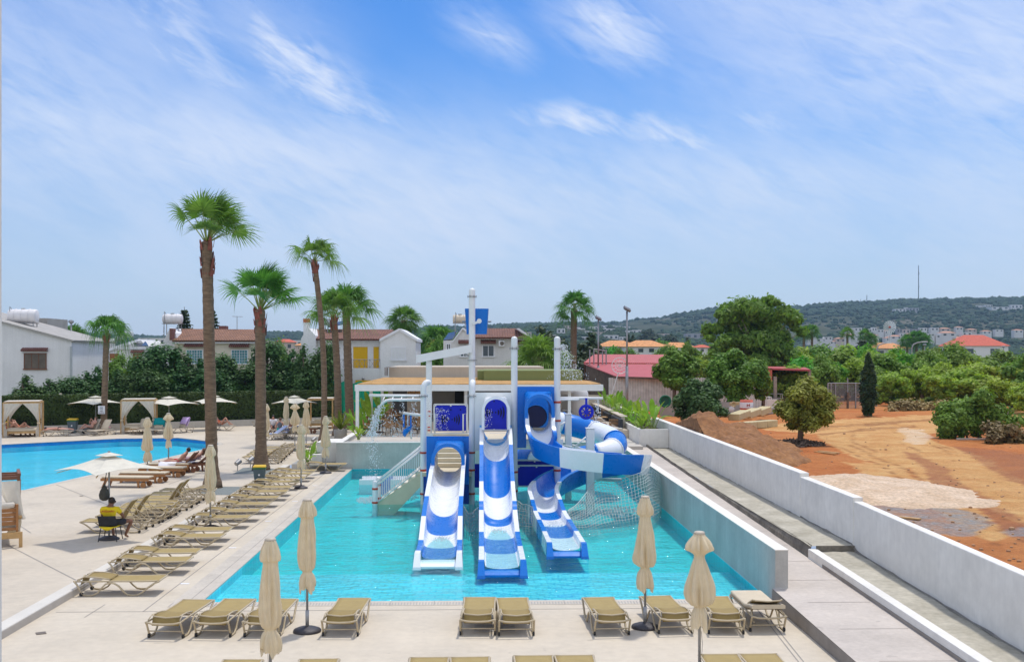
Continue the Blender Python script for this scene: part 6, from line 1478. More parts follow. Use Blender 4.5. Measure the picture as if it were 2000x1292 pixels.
# ------------------------------------------------------------------ far settlement
HL=[]
def hiphouse(name,label,px,ybase,w,hw,d,mw,mr,roofh=.35,group=None,z0=None,wins=2,rz=0):
    HL.append((px,ybase,w,hw,d))
    """w: width px, hw: wall height px at distance d"""
    p=D(px,ybase,d); k=d/F; W=w*k; H=hw*k; Dp=W*.7
    t=T(name,label,'house',(p.x,p.y,p.z),rz,group); mb=MB(); mb.box(-W/2,W/2,0,Dp,-3,H); mb.build('wall',mw,t)
    if mr:
        mb=MB(); e=.4 if d<400 else .15; rh=W*.5*roofh; a=[(-W/2-e,-e,H),(W/2+e,-e,H),(W/2+e,Dp+e,H),(-W/2-e,Dp+e,H)]; i=min(W,Dp)*.45; r=[(-W/2+i,Dp/2,H+rh),(W/2-i,Dp/2,H+rh)]
        mb._add(a+r,[(0,1,5,4),(1,2,5),(2,3,4,5),(3,0,4),(3,2,1,0)]); mb.build('roof',mr,t)
    for q in range(wins):
        x=-W/2+W*(q+.5)/wins; mb=MB(); mb.box(x-W*.09/ max(1,wins*.4),x+W*.09/max(1,wins*.4),-.05,.0,H*.30,H*.75); mb.build('window',M['glass'],t)
    return t
def cells(px,d): return d*px/F
hiphouse('tiled_villa','left white villa of the row under orange tiled roofs behind the red shed',1207,692,74,16,185,M['hw1'],M['orangeroof'],.32,None,None,3)
hiphouse('tiled_villa','middle white villa of the row under orange tiled roofs behind the red shed',1262,692,84,15.5,180,M['hw1'],M['orangeroof'],.30,None,None,4)
hiphouse('tiled_villa','right white villa of the row under orange tiled roofs behind the red shed',1325,693,66,15,182,M['hw1'],M['orangeroof'],.30,None,None,2)
hiphouse('tiled_villa','small red roofed villa just left of the eucalyptus crown',1372,690,26,12,170,M['hw1'],M['redroof'],.4,None,None,1)
hiphouse('red_roof_villa','large white villa with a bright red hipped roof beyond the scrub on the right',1918,697,104,22,250,M['hw1'],M['redroof'],.42,None,None,2)
hiphouse('garage_block','low brownish block left of the red roofed villa',1855,694,26,18,260,M['hw3'],M['concrete'],.1,None,None,1)
hiphouse('orange_villa','white villa with a broad orange roof behind the bright green trees',1738,698,76,18,240,M['hw1'],M['orangeroof'],.3,None,None,2)
hiphouse('pink_house','pinkish house with a red roof between the cream house and yellow shuttered house',556,684,36,16,260,M['farpink'],M['redroof'],.35,None,None,2)
hiphouse('pink_house','white flat house above the pinkish red roofed one',578,680,26,16,300,M['farwhite'],None,.3,None,None,2)
hiphouse('pink_house','orange roofed low house right of the pinkish one',592,690,30,16,220,M['farpink'],M['orangeroof'],.3,None,None,1)
hiphouse('pink_house','orange tiled house peeping between the two white houses',850,682,30,16,230,M['farpink'],M['orangeroof'],.3,None,None,1)
for px,py,w,hh,d,lb in ((175,677,30,10,330,'long white far house left of the slim palm trunk'),(152,706,20,26,170,'tall white far house right beside the left house wall'),(200,684,34,16,230,'white flat far house behind the slim palm trunk'),(168,690,22,14,210,'small white far house with a flat roof near the street lamp'),(310,676,30,16,260,'white far house left of the cream house gable'),(283,668,26,8,300,'pale far house behind the low cream house')):
    hiphouse('white_far_house',lb,px,py,w,hh,d,M['farwhite'],None,.3,None,None,2)
fa=[(1586,660,18,8,0,1),(1618,664,16,8,0,0),(1735,652,14,8,0,1),(1740,666,22,8,0,1),(1826,646,16,8,0,0),(1838,660,20,8,0,0),(1889,655,20,8,0,0),(1928,652,18,7,0,1),(1952,648,16,6,0,0),(1800,658,18,8,0,1),(1705,660,24,7,0,1),(1660,660,22,7,0,1),(1990,650,18,7,0,1),(1764,657,12,8,0,0),(1658,647,15,9,0,0),(1676,647,15,9,0,0),(1697,649,12,9,0,0),(1708,647,10,10,0,0),(1720,650,13,9,0,0),(1757,650,11,10,2,0),(1770,652,15,12,1,0),(1789,650,14,10,2,0),(1804,647,14,9,0,0),(1751,662,24,7,0,1),(1782,661,34,8,0,1),(1847,647,20,7,1,1),(1853,657,30,9,0,1),(1874,645,14,8,0,1),(1899,648,18,6,1,1),(1911,660,22,10,0,0),(1819,657,13,8,0,0),(1878,665,36,6,1,1),(1642,668,20,9,1,1),(1672,664,18,7,0,0),(1690,668,14,7,0,0),(1605,668,24,9,0,0),(1628,672,14,7,0,1)]
def fname(px,ref): return ref
for i,(px,py,w,hh,c,rf) in enumerate(fa):
    d=470+ (py<655)*200
    hiphouse('far_villa',f'tiny {["white","cream","grey"][c]} villa {"with a tiled roof" if rf else "with a flat top"} in the far valley row right of the eucalyptus',px,py,w,hh*.8,d,[M['farwhite'],M['farpink'],M['fargrey']][c],M['farroof'] if rf else None,.22,'far villas in the valley')
fb=[(1124,647,20,8,0),(1096,652,16,11,0),(1190,648,24,7,0),(1194,663,28,9,0),(1180,641,14,6,0),(1216,665,12,8,0),(1228,651,14,6,0),(1244,652,18,8,0),(1249,666,20,8,2),(1288,657,40,6,1),(1358,662,36,11,2),(1271,668,8,9,0),(1160,643,18,6,0),(1136,648,14,7,0),(1032,657,12,9,1),(1144,666,16,9,0),(1205,640,16,4,0),(1110,641,12,5,1),(1170,654,22,6,1),(1222,641,18,4,0),(1150,652,14,6,0),(1064,650,12,5,0),(1080,660,12,7,0)]
for i,(px,py,w,hh,c) in enumerate(fb):
    p,r=hitland(px,py); r=min(r,1500)
    hiphouse('hillside_house',f'tiny {["white","cream","grey"][c]} flat roofed house on the hillside town behind the floodlight masts',px,py,w,hh,r*.985,[M['farwhite'],M['farpink'],M['fargrey']][c],None,.3,'houses of the hillside town',None,3 if w>20 else 2)
fc_=[(1759,609,22,6,0),(1785,608,20,7,2),(1914,600,12,4,0),(1932,599,14,4,0),(1954,604,34,5,0),(1986,603,22,8,0),(1770,606,8,6,0)]
for i,(px,py,w,hh,c) in enumerate(fc_):
    p,r=hitland(px,py); r=min(r,2050)
    hiphouse('ridge_house',f'tiny {["white","cream","grey"][c]} building high on the far wooded ridge',px,py,w,hh,r*.985,[M['farwhite'],M['farpink'],M['fargrey']][c],None,.3,'buildings on the far ridge',None,3)
# masts on the ridge
for i,(px,y0,y1,w,lb) in enumerate(((1794,518,592,1.1,'tall lattice radio mast on the far ridge'),(1693,576,597,1.0,'short thin radio mast left on the far ridge'),(1689.5,585,597,.8,'shorter of two thin masts left on the far ridge'),(1681,584,598,.7,'thin mast furthest left on the far ridge'),(1762,581,593,1.2,'stubby mast between the tall mast and the thin ones'),(1851.5,580,606,.9,'pylon right of the tall radio mast'),(1865,594,608,.6,'thin pole right of the pylon'))):
    r=2085; b=D(px,y1,r); H=(y1-y0)*r/F; t=T('radio_mast',lb,'mast',(b.x,b.y,b.z-2)); mb=MB(); k=w*r/F*.5
    for sx in (-1,1):
        for sy in (-1,1): mb.bar((k*sx,k*sy,0),(k*.6*sx,k*.6*sy,H+2),.3,.3)
    n=max(3,int(H/5))
    for q in range(n): z=H*q/n; z2=H*(q+1)/n; mb.bar((-k,-k,z),(k,-k,z2),.22,.22); mb.bar((k,-k,z),(-k,-k,z2),.22,.22)
    mb.build('lattice',mat('mast_grey'+str(i),(.13,.13,.15),.7,.1,.05),t)
    if i==0: 
        mb=MB(); mb.box(k*.8,k*2.6,-1,1,H*.80,H*.80+2.5); mb.box(k*.8,k*2.2,-1,1,H*.45,H*.45+2.5); mb.build('dish',M['fargrey'],t)
# windmill
p=D(1737,662,330); t=T('wind_pump','white multi bladed wind pump above the scrub trees','wind pump',(p.x,p.y,p.z)); mb=MB(); H=3.2
for s in (-1,1): mb.bar((.5*s,0,-4),(.15*s,0,H),.16,.16)
mb.build('tower',M['rail'],t); mb=MB(); R=2.0; c=V((0,-.4,H+.5))
for k in range(18):
    a=2*PI*k/18; b_=a+.22; mb.prism([c+V((.4*math.cos(a),0,.4*math.sin(a))),c+V((R*math.cos(a),0,R*math.sin(a))),c+V((R*math.cos(b_),.12,R*math.sin(b_))),c+V((.4*math.cos(b_),.05,.4*math.sin(b_)))],(0,.03,0))
mb.build('blades',M['rail'],t); mb=MB(); mb.cyl(c,c+V((0,.6,0)),.35,seg=8); mb.build('hub',M['redroof'],t)
# street lamps
def streetlamp(px,ytop,d,lb,rz=0,hook=True):
    p=D(px,ytop,d); z0=1.0 if px>1300 else .1; t=T('street_lamp',lb,'street lamp',(p.x,p.y,z0),rz,'street lamps'); H=p.z-z0; mb=MB()
    if hook: mb.tube([(0,0,0),(0,0,H-.7),(.25,0,H-.2),(.8,0,H),(1.5,0,H+.12)],.09,6); mb.build('pole',M['fargrey'],t,True); mb=MB(); mb.cbox((1.8,0,H+.14),(.8,.25,.14)); mb.build('lamp_head',M['trimw'],t)
    else: mb.cyl((0,0,0),(0,0,H-.2),.07,seg=6); mb.build('pole',M['fargrey'],t,True); mb=MB(); mb.lathe([(.10,H-.25),(.28,H-.1),(.22,H+.06),(.05,H+.1)],10); mb.build('lamp_head',M['steel'],t)
    return t
streetlamp(1781,669,150,'curved street lamp left of the red roofed villa'); streetlamp(1806,672,150,'straight slim lamp post beside the curved street lamp',0,False); streetlamp(139,626.5,100,'slim street lamp beside the left white house',0,False); streetlamp(1960,676,190,'thin lamp post right of the red roofed villa',0,False); streetlamp(1713,671,160,'curved street lamp in front of the orange roofed villa')
# ------------------------------------------------------------------ people
def skinmesh(name,pts,edges,rad,m,parent,sub=2,root=0):
    me=bpy.data.meshes.new(name); me.from_pydata([tuple(p) for p in pts],edges,[]); me.materials.append(m)
    o=bpy.data.objects.new(name,me); COL.objects.link(o); o.parent=parent
    sk=o.modifiers.new('skin','SKIN'); sk.use_smooth_shade=True
    sv=me.skin_vertices[0].data
    for i,r in enumerate(rad): sv[i].radius=(r if isinstance(r,tuple) else (r,r)); sv[i].use_root=(i==root)
    if sub: s=o.modifiers.new('sub','SUBSURF'); s.levels=sub-1; s.render_levels=sub-1 if sub>1 else 1
    return o
def person(label,J,skin,hair,clothes,loc,M4=None,fingers=True,long=False,cap=None,sc=1.0):
    """J: joint name -> local position. Sides L/R."""
    t=T('person',label,'person',loc)
    if M4 is not None:
        J={k:M4@V(v) for k,v in J.items()}
    J={k:V(v)*sc for k,v in J.items()}
    pts=[];rad=[];idx={};edges=[]
    def add(n,p,r): idx[n]=len(pts); pts.append(V(p)); rad.append(tuple(q*sc for q in r) if isinstance(r,tuple) else r*sc)
    add('pel',J['pel'],(.15,.11)); add('bel',J['pel'].lerp(J['che'],.45),(.13,.105)); add('che',J['che'],(.155,.12)); 
    up=(J['nek']-J['che']).normalized()
    add('nek',J['nek'],.058); add('jaw',J['hed']-(J['hed']-J['nek']).normalized()*.05*sc if True else 0,.075); add('hed',J['hed'],(.082,.095)); add('top',J['hed']+(J['hed']-J['nek']).normalized()*.085,.062)
    edges+=[(0,1),(1,2),(2,3),(3,4),(4,5),(5,6)]
    if 'nose' in J: add('nose',J['nose'],.016); edges.append((idx['hed'],idx['nose']))
    for s in 'LR':
        add('sh'+s,J['sh'+s],.062); add('el'+s,J['el'+s],.046); add('wr'+s,J['wr'+s],.031); edges+=[(idx['che'],idx['sh'+s]),(idx['sh'+s],idx['el'+s]),(idx['el'+s],idx['wr'+s])]
        d=(J['wr'+s]-J['el'+s]).normalized(); q=J.get('palmn'+s,V((0,0,1))); side=d.cross(V(q)).normalized() if abs(d.dot(V(q)))<.95 else V((1,0,0))
        add('pm'+s,J['wr'+s]+d*.075*sc,(.034,.02)); edges.append((idx['wr'+s],idx['pm'+s]))
        if fingers:
            n=side.cross(d)
            for k,(o_,l) in enumerate(((-.03,.06),(-.01,.075),(.01,.07),(.03,.052))):
                b=J['wr'+s]+(d*.09+side*o_)*sc; add(f'f{s}{k}',b+d*l*.55*sc-n*.006*sc,.0095); add(f'g{s}{k}',b+d*l*sc-n*.022*sc,.008); edges+=[(idx['pm'+s],idx[f'f{s}{k}']),(idx[f'f{s}{k}'],idx[f'g{s}{k}'])]
            add(f'th{s}',J['wr'+s]+(d*.06+side*-.052)*sc,.010); edges.append((idx['pm'+s],idx[f'th{s}']))
        add('hp'+s,J['hp'+s],.098); add('kn'+s,J['kn'+s],.060); cf=J['kn'+s].lerp(J['an'+s],.3); add('cf'+s,cf,.056); add('an'+s,J['an'+s],.038); add('to'+s,J['to'+s],(.042,.025))
        edges+=[(idx['pel'],idx['hp'+s]),(idx['hp'+s],idx['kn'+s]),(idx['kn'+s],idx['cf'+s]),(idx['cf'+s],idx['an'+s]),(idx['an'+s],idx['to'+s])]
    skinmesh('body',pts,edges,rad,skin,t)
    for nm,m,chain,gr in clothes:
        P2=[];R2=[];E2=[];ix={}
        for a,b in chain:
            for q in (a,b):
                if q not in ix:
                    f=None
                    if '>' in q: n0,n1,f=q.split('>'); p=pts[idx[n0]].lerp(pts[idx[n1]],float(f)); r0,r1=rad[idx[n0]],rad[idx[n1]]; r0=max(r0) if isinstance(r0,tuple) else r0; r1=max(r1) if isinstance(r1,tuple) else r1; r=r0+(r1-r0)*float(f)
                    else: p=pts[idx[q]]; r=rad[idx[q]]
                    ix[q]=len(P2); P2.append(p); R2.append(tuple(v+gr for v in r) if isinstance(r,tuple) else r+gr)
            E2.append((ix[a],ix[b]))
        skinmesh(nm,P2,E2,R2,m,t)
    if hair is not None:
        d=(J['hed']-J['nek']).normalized(); bk=(-(J['nose']-J['hed']).normalized()) if 'nose' in J else V((0,1,0))
        c=J['hed']+d*.03*sc+bk*.018*sc; mb=MB(); mb.ball(c,.103*sc,12,8,(.92,1.0,1.0))
        if long: mb.ball(c+bk*.06*sc-d*.08*sc,.075*sc,10,6); mb.ball(c+bk*.07*sc-d*.16*sc,.06*sc,10,6)
        mb.build('hair',hair,t,True)
    return t
TOP=[('pel','bel'),('bel','che'),('che','shL'),('che','shR'),('shL','shL>elL>.6'),('shR','shR>elR>.6'),('che','che>nek>.55')]
VEST=[('pel','bel'),('bel','che'),('che','che>shL>.8'),('che','che>shR>.8')]
SHORTS=[('pel','hpL'),('pel','hpR'),('hpL','hpL>knL>.75'),('hpR','hpR>knR>.75'),('pel','bel>pel>.4')]
BRIEF=[('pel','hpL>knL>.12'),('pel','hpR>knR>.12')]
SUIT=[('pel','bel'),('bel','che'),('pel','hpL>knL>.10'),('pel','hpR>knR>.10')]
# lifeguard
LG=G(213,1056,.15); lx,ly=LG.x,LG.y+.12
J=dict(pel=(0,-.02,.52),che=(.01,-.12,.86),nek=(.04,-.08,1.01),hed=(.06,-.05,1.11),nose=(.15,.03,1.10),shL=(-.19,-.11,.90),shR=(.21,-.07,.91),elL=(-.25,.06,.66),elR=(.33,.08,.68),wrL=(-.10,.30,.58),wrR=(.26,.33,.60),
       hpL=(-.10,.02,.50),hpR=(.11,.03,.50),knL=(-.10,.45,.50),knR=(.50,.30,.52),anL=(-.04,.36,.09),anR=(.30,.34,.09),toL=(-.05,.52,.03),toR=(.34,.50,.03))
pl=person('lifeguard in a yellow shirt and dark shorts seated with his back to us',J,M['skindark'],M['hair'],[('shirt',M['yellow'],TOP,.022),('shorts',M['black'],SHORTS,.02)],(lx,ly,.15))
mb=MB(); mb.cbox((.118,.0,1.11),(.03,.125,.028),Matrix.Rotation(.73,3,'Z')); mb.build('sunglasses',M['black'],pl)
def text(s,size,loc,rot,m,parent,name,ext=.002):
    cu=bpy.data.curves.new(name,'FONT'); cu.body=s; cu.size=size; cu.align_x='CENTER'; cu.align_y='CENTER'; cu.extrude=ext; cu.materials.append(m)
    tmp=bpy.data.objects.new(name,cu); COL.objects.link(tmp); dg=bpy.context.evaluated_depsgraph_get(); me=bpy.data.meshes.new_from_object(tmp.evaluated_get(dg)); bpy.data.objects.remove(tmp)
    o=bpy.data.objects.new(name,me); COL.objects.link(o); o.parent=parent; o.location=loc; o.rotation_euler=rot; return o
text('LIFEGUARD',.075,(.01,-.285,.865),(math.radians(78),0,.06),M['redink'],pl,'shirt_print',.012)
t=T('chair','low chair with black back and yellow seat shell under the lifeguard','chair',(lx,ly,.15)); mb=MB(); rows=[]
for i in range(7):
    a=i/6; rows.append([(-.25+.5*k/8,-.20-.13*a-.06*(1-((k-4)/4)**2)*1.0,.44+.30*a) for k in range(9)])
mb.grid(rows); mb.build('backrest',M['black'],t,True,solid=.02)
mb=MB(); rows=[[(-.24+.48*k/8,-.24+.48*i/6,.415-.03*math.sin(PI*k/8)) for k in range(9)] for i in range(7)]; mb.grid(rows); rows=[[(-.2+.4*k/8,-.27,.42-.10*math.sin(PI*k/8)*j/2) for k in range(9)] for j in range(3)]; mb.grid(rows); mb.build('seat',M['yellow'],t,True,solid=.02)
for sx in (-1,1):
    for sy in (-1,1): mb=MB(); mb.tube([(.2*sx,.18*sy,.42),(.26*sx,.25*sy,0)],.014,6); mb.build('leg',M['dark'],t)
# bag hanging on the parasol pole
p=D(205,YH,30.6); t=T('bag','dark drawstring bag hanging from the open parasol pole above the lifeguard','bag',(p.x,p.y-.05,1.5)); mb=MB(); mb.lathe([(.02,.24),(.05,.18),(.12,.05),(.15,-.06),(.13,-.17),(.06,-.22)],14); mb.build('pouch',mat('bag_dark',(.06,.06,.05),.8,.2,8),t,True); mb=MB(); mb.tube([(0,0,.22),(.05,.0,.5),(.09,.02,.9)],.012,5); mb.build('strap',M['black'],t)
# sunbathers
def recline(a,arms='up',knee=.3,spread=.1):
    ca,sa=math.cos(a),math.sin(a); b=lambda s,h=0: (0,.95-s*ca+h*sa,.46+s*sa+h*ca)
    B=lambda x,s,h=0:(x,)+b(s,h)[1:]
    J=dict(pel=(0,.95,.46),che=b(.40,.02),nek=b(.56,.03),hed=b(.68,.06),nose=b(.69,.165),shL=B(-.18,.46,.02),shR=B(.18,.46,.02),hpL=(-.10,.98,.46),hpR=(.10,.98,.46))
    for s,q in (('L',-1),('R',1)):
        if arms=='up': J['el'+s]=B(.34*q,.70,.06); J['wr'+s]=B(.14*q,.80,.02)
        elif arms=='read': J['el'+s]=B(.28*q,.25,.08); J['wr'+s]=B(.10*q,.40,.28)
        else: J['el'+s]=B(.26*q,.22,.0); J['wr'+s]=B(.12*q,.02,.10)
        k=knee if s=='R' else knee*.4
        J['kn'+s]=(spread*q*1.1,1.36,.48+k); J['an'+s]=(spread*q,1.75-.25*k,.43); J['to'+s]=(spread*q*1.2,1.84-.25*k,.52 if k<.1 else .42)
    return J
def prone():
    J=dict(pel=(0,.95,.47),che=(0,.52,.48),nek=(0,.36,.49),hed=(.03,.24,.49),nose=(.12,.22,.45),shL=(-.18,.46,.47),shR=(.18,.46,.47),hpL=(-.09,1.0,.47),hpR=(.09,1.0,.47))
    for s,q in (('L',-1),('R',1)): J['el'+s]=(.34*q,.30,.42); J['wr'+s]=(.16*q,.12,.42); J['kn'+s]=(.11*q,1.42,.45); J['an'+s]=(.12*q,1.80,.44); J['to'+s]=(.12*q,1.93,.40)
    return J
def onlounger(px,py,rz,J,label,skin,hair,clothes,long=False,sc=1.0):
    p=G(px,py,.15); c=V((0,.95,0)); R=Matrix.Rotation(rz,3,'Z'); o=V((p.x,p.y,.15))-R@c
    return person(label,{k:R@V(v) for k,v in J.items()},skin,hair,clothes,o,None,True,long,None,sc)
R_=math.radians
onlounger(20,849,-PI/2-.1,recline(R_(38),'belly',.35),'sunbather reclining on a red towel by the left photo edge',M['skin'],M['hairbrown'],[('swimsuit',M['redcloth'],SUIT,.012)],True)
onlounger(38,849,-PI/2-.1,recline(R_(38),'up',.35),'sunbather with arms raised behind her head on the second dark lounger',M['skin'],M['hairbrown'],[('swimsuit',M['orangecloth'],SUIT,.012)],True)
onlounger(113,851,PI/2+.15+PI,prone(),'pink skinned sunbather lying face down on the flat grey lounger',M['skinpink'],M['hair'],[('briefs',M['black'],BRIEF,.014)])
onlounger(178,848,PI-.55,recline(R_(52),'read',.2),'sunbather reading under the left open parasol with a dark towel',M['skin'],M['hairbrown'],[('swimsuit',M['greycloth'],SUIT,.012)],True)
onlounger(432,840,-PI/2-.3,recline(R_(34),'up',.42),'sunbather in orange swimwear with knees up right of the big palm',M['skin'],M['hair'],[('swimsuit',M['orangecloth'],SUIT,.014)],True)
onlounger(349,921,PI/2-.05,recline(R_(46),'belly',.1),'sunbather on a white towel on the dark wooden lounger before the palm',M['skin'],M['hair'],[('briefs',M['redcloth'],BRIEF,.014)])
onlounger(376,918,PI/2-.05,recline(R_(36),'belly',.1),'sunbather on a striped towel just left of the big palm trunk',M['skin'],M['hairbrown'],[('swimsuit',M['bluecloth'],SUIT,.014)],True)
def seat(rz,lean=.0):
    J=dict(pel=(0,0,.47),che=(0,.05+lean,.84),nek=(0,.09+lean,1.0),hed=(0,.12+lean,1.11),nose=(0,.235+lean,1.10),shL=(-.19,.05+lean,.89),shR=(.19,.05+lean,.89),elL=(-.27,.10,.62),elR=(.27,.10,.62),wrL=(-.16,.32,.56),wrR=(.16,.32,.56),hpL=(-.1,.03,.46),hpR=(.1,.03,.46),knL=(-.14,.44,.47),knR=(.14,.44,.47),anL=(-.14,.40,.08),anR=(.14,.40,.08),toL=(-.15,.55,.03),toR=(.15,.55,.03))
    R=Matrix.Rotation(rz,3,'Z'); return {k:R@V(v) for k,v in J.items()}
def seated(px,py,rz,label,skin,hair,clothes,long=False,sc=1.0,lean=.05): p=G(px,py,.15); return person(label,seat(rz,lean),skin,hair,clothes,(p.x,p.y,.15),None,True,long,None,sc)
seated(533,846,PI+.3,'man in a white shirt and sunglasses facing us in the talking group',M['skin'],M['hair'],[('shirt',M['whitetowel'],TOP,.022),('shorts',M['greycloth'],SHORTS,.02)])
seated(546,853,-.1,'person in a grey top and teal shorts seated with back to us',M['skin'],M['hairbrown'],[('vest',M['greycloth'],VEST,.022),('shorts',M['tealcloth'],SHORTS,.022)])
seated(560,850,.9,'dark haired child in a white shirt beside the person in teal shorts',M['skin'],M['hair'],[('shirt',M['whitetowel'],TOP,.022),('shorts',M['bluecloth'],SHORTS,.02)],True,.82)
# loungers with blue towels round the group
for px,py,rz,rs_,lb in ((534,858,PI/2+.5,40,'lounger draped with a blue striped towel left of the talking group'),(568,856,-PI/2-.9+PI,42,'lounger draped with a blue striped towel right of the talking group'),(546,857,0,0,'lounger used as a seat by the person in teal shorts'),(533,848,PI/2,0,'lounger used as a seat by the man in the white shirt')):
    p=G(px,py,.15); place_lounger((34 if rs_ else 0,True,False),p.x,p.y,.15,rz,lb,'loungers of the talking group')
    if rs_:
        R=Matrix.Rotation(rz,3,'Z'); c=V((p.x,p.y,.15))-R@V((0,.95,0)); a=R_(34); mb=MB(); rows=[]
        for s in (.78,.55,.3,.0): rows.append([c+R@V((x,.78-s*math.cos(a),.40+s*math.sin(a))) for x in (-.33,0,.33)])
        for y in (.9,1.3,1.6): rows.append([c+R@V((x,y,.375)) for x in (-.33,0,.33)])
        mb.grid(rows); o=mb.build('beach_towel',M['bluetowel'] if 'bluetowel' in M else M.setdefault('bluetowel',stripemat('blue_striped_towel',(.75,.75,.80),(.10,.22,.55),6,'X',.9)),off=c,solid=.02); tag(o,'blue striped towel on the lounger '+('left' if px<550 else 'right')+' of the talking group','towel')
# towels
def drape(px,py,rz,Yoff,m,label,cat='towel',rs_=58):
    p=G(px,py,.15); R=Matrix.Rotation(rz,3,'Z'); c=V((p.x,p.y,.15))-R@V((0,.95,0)); a=R_(rs_); mb=MB(); rows=[]
    prof=[(.25,.05),(.5,.045),(.76,.04),(.80,-.01),(.72,-.06),(.45,-.10),(.2,-.12)]
    for s,h in prof: rows.append([c+R@V((-.36+.72*k/6,.78-s*math.cos(a)+h*math.sin(a),.35+s*math.sin(a)+h*math.cos(a)+.012*math.sin(k*2.1))) for k in range(7)])
    mb.grid(rows); tag(mb.build(cat+'_cloth' if cat!='towel' else 'beach_towel',m,off=c,solid=.02,smooth=True),label,cat)
drape(307,847,PI-.05,0,M['tealtowel'],'teal towel hung over the raised back of a grey lounger'); drape(350,845,PI-.7,0,M['purpletowel'],'purple patterned towel hung over the raised back of a lounger')
def flatcloth(px,py,z,w,d,rz,m,label,h=.03,drop=0):
    p=G(px,py,.15); mb=MB(); rows=[]
    for i in range(9):
        row=[]
        for k in range(9):
            x=(k/8-.5)*w; y=(i/8-.5)*d; v=Matrix.Rotation(rz,3,'Z')@V((x,y,0)); row.append((p.x+v.x,p.y+v.y,.15+z+h*noise.noise(V((x*5,y*5,px)))-(drop if i==0 else drop*.5 if i==1 else 0)))
        rows.append(row)
    mb.grid(rows); p.z=.15; tag(mb.build('beach_towel',m,off=p,solid=.02,smooth=True),label,'towel')
flatcloth(330,922,.46,.75,1.0,0,M['whitetowel'],'white towel draped over the end of a lounger near the palm',.03,.35)
flatcloth(352,921,.45,1.2,.55,0,M['whitetowel'],'white towel under the sunbather on the dark wooden lounger',.04)
flatcloth(208,846,.43,.55,.4,.4,M['pinkcloth'],'crumpled pink and white towel on an empty grey lounger',.09)
flatcloth(22,848,.50,.6,.7,0,M['redcloth'],'red towel on the dark lounger at the left photo edge',.05,.1)
flatcloth(16,846,.78,.5,.4,.3,M['yellow'],'yellow towel behind the raised backs of the dark loungers',.05,.1)
flatcloth(380,918,.62,.7,.6,0,stripemat('striped_towel',(.70,.60,.60),(.25,.05,.08),7,'X',.9),'red and white striped towel on the lounger by the big palm',.04,.1)
flatcloth(171,849,.42,.3,.75,-.5,M['black'],'dark towel hanging from the lounger of the reader',.05,.3)
# ------------------------------------------------------------------ cabanas, bins, sign
def cabana(loc,label,w,d,H,rz,wood,curt=True,bed='light',drawn=False):
    t=T('cabana',label,'cabana',loc,rz,'poolside cabanas')
    for sx in (-1,1):
        for sy in (-1,1):
            mb=MB(); mb.box(sx*w/2-.05,sx*w/2+.05,sy*d/2-.05,sy*d/2+.05,0,H); mb.build('post',wood,t)
    mb=MB()
    for sy in (-1,1): mb.box(-w/2-.05,w/2+.05,sy*d/2-.045,sy*d/2+.045,H+.002,H+.09)
    for sx in (-1,1): mb.box(sx*w/2-.045,sx*w/2+.045,-d/2+.05,d/2-.05,H+.003,H+.085)
    for k in range(1,4): x=-w/2+w*k/4; mb.box(x-.025,x+.025,-d/2+.05,d/2-.05,H+.092,H+.13)
    mb.build('roof_frame',wood,t)
    mb=MB(); mb.box(-w/2+.02,w/2-.02,-d/2+.02,d/2-.02,H+.135,H+.15); mb.build('roof_cloth',M['curtain'],t)
    mb=MB(); mb.box(-w/2+.06,w/2-.06,-d/2+.06,d/2-.06,.22,.36); mb.build('bed_base',wood,t); mb=MB(); mb.box(-w/2+.1,w/2-.1,-d/2+.1,d/2-.1,.362,.50); mb.build('mattress',M['cushion'],t,bevel=.04)
    if curt:
        for sx in (-1,1):
            for sy in (-1,1):
                mb=MB(); rows=[]; n=18; ty=H*.42
                for i in range(22):
                    z=H*(1-i/21)*1.0+.02; f=(z-ty)/(H-ty) if z>ty else 0
                    wd=(.10+(w*.46-.10)*max(0,f)**1.5) if z>ty else .10+.12*min(1,(ty-z)/.5)
                    row=[]
                    for k in range(n):
                        u=k/(n-1); x=sx*(w/2+.0)-sx*wd*u; y=sy*(d/2+.06)+.03*math.sin(u*22)*(.4+.6*(1-f))+.012*math.sin(u*41); row.append((x,y,z))
                    rows.append(row)
                mb.grid(rows); mb.build('curtain',M['curtain'],t,True)
                mb=MB(); mb.lathe([(.09,ty-.04),(.10,ty),(.09,ty+.04)],10,(sx*(w/2-.05),sy*(d/2+.06),0)); mb.build('tie_back',M['canvas'],t)
    return t
p=G(46,850,.15); p2=G(46,851,.15); c1=cabana((p2.x,p2.y,.15),'white curtained wooden cabana furthest left against the hedge',2.1,2.0,2.12,.28,M['woodlight'])
p2=G(272,844,.15); cabana((p2.x,p2.y,.15),'white curtained wooden cabana in the middle of the hedge side',2.1,2.0,2.12,.22,M['woodlight'])
p2=G(628,835,.15); cabana((p2.x,p2.y,.15),'bare wooden cabana frame without curtains behind the palms',1.75,2.2,2.0,.05,M['woodlight'],False)
mb=MB(); mb.ball((0,0,0),.16,8,5,(2,1,.6)); o=mb.build('rolled_towel',M['canvas'],smooth=True,loc=(p2.x-.1,p2.y-.7,.70)); tag(o,'rolled pale towel lying on the bare wooden cabana bed','towel')
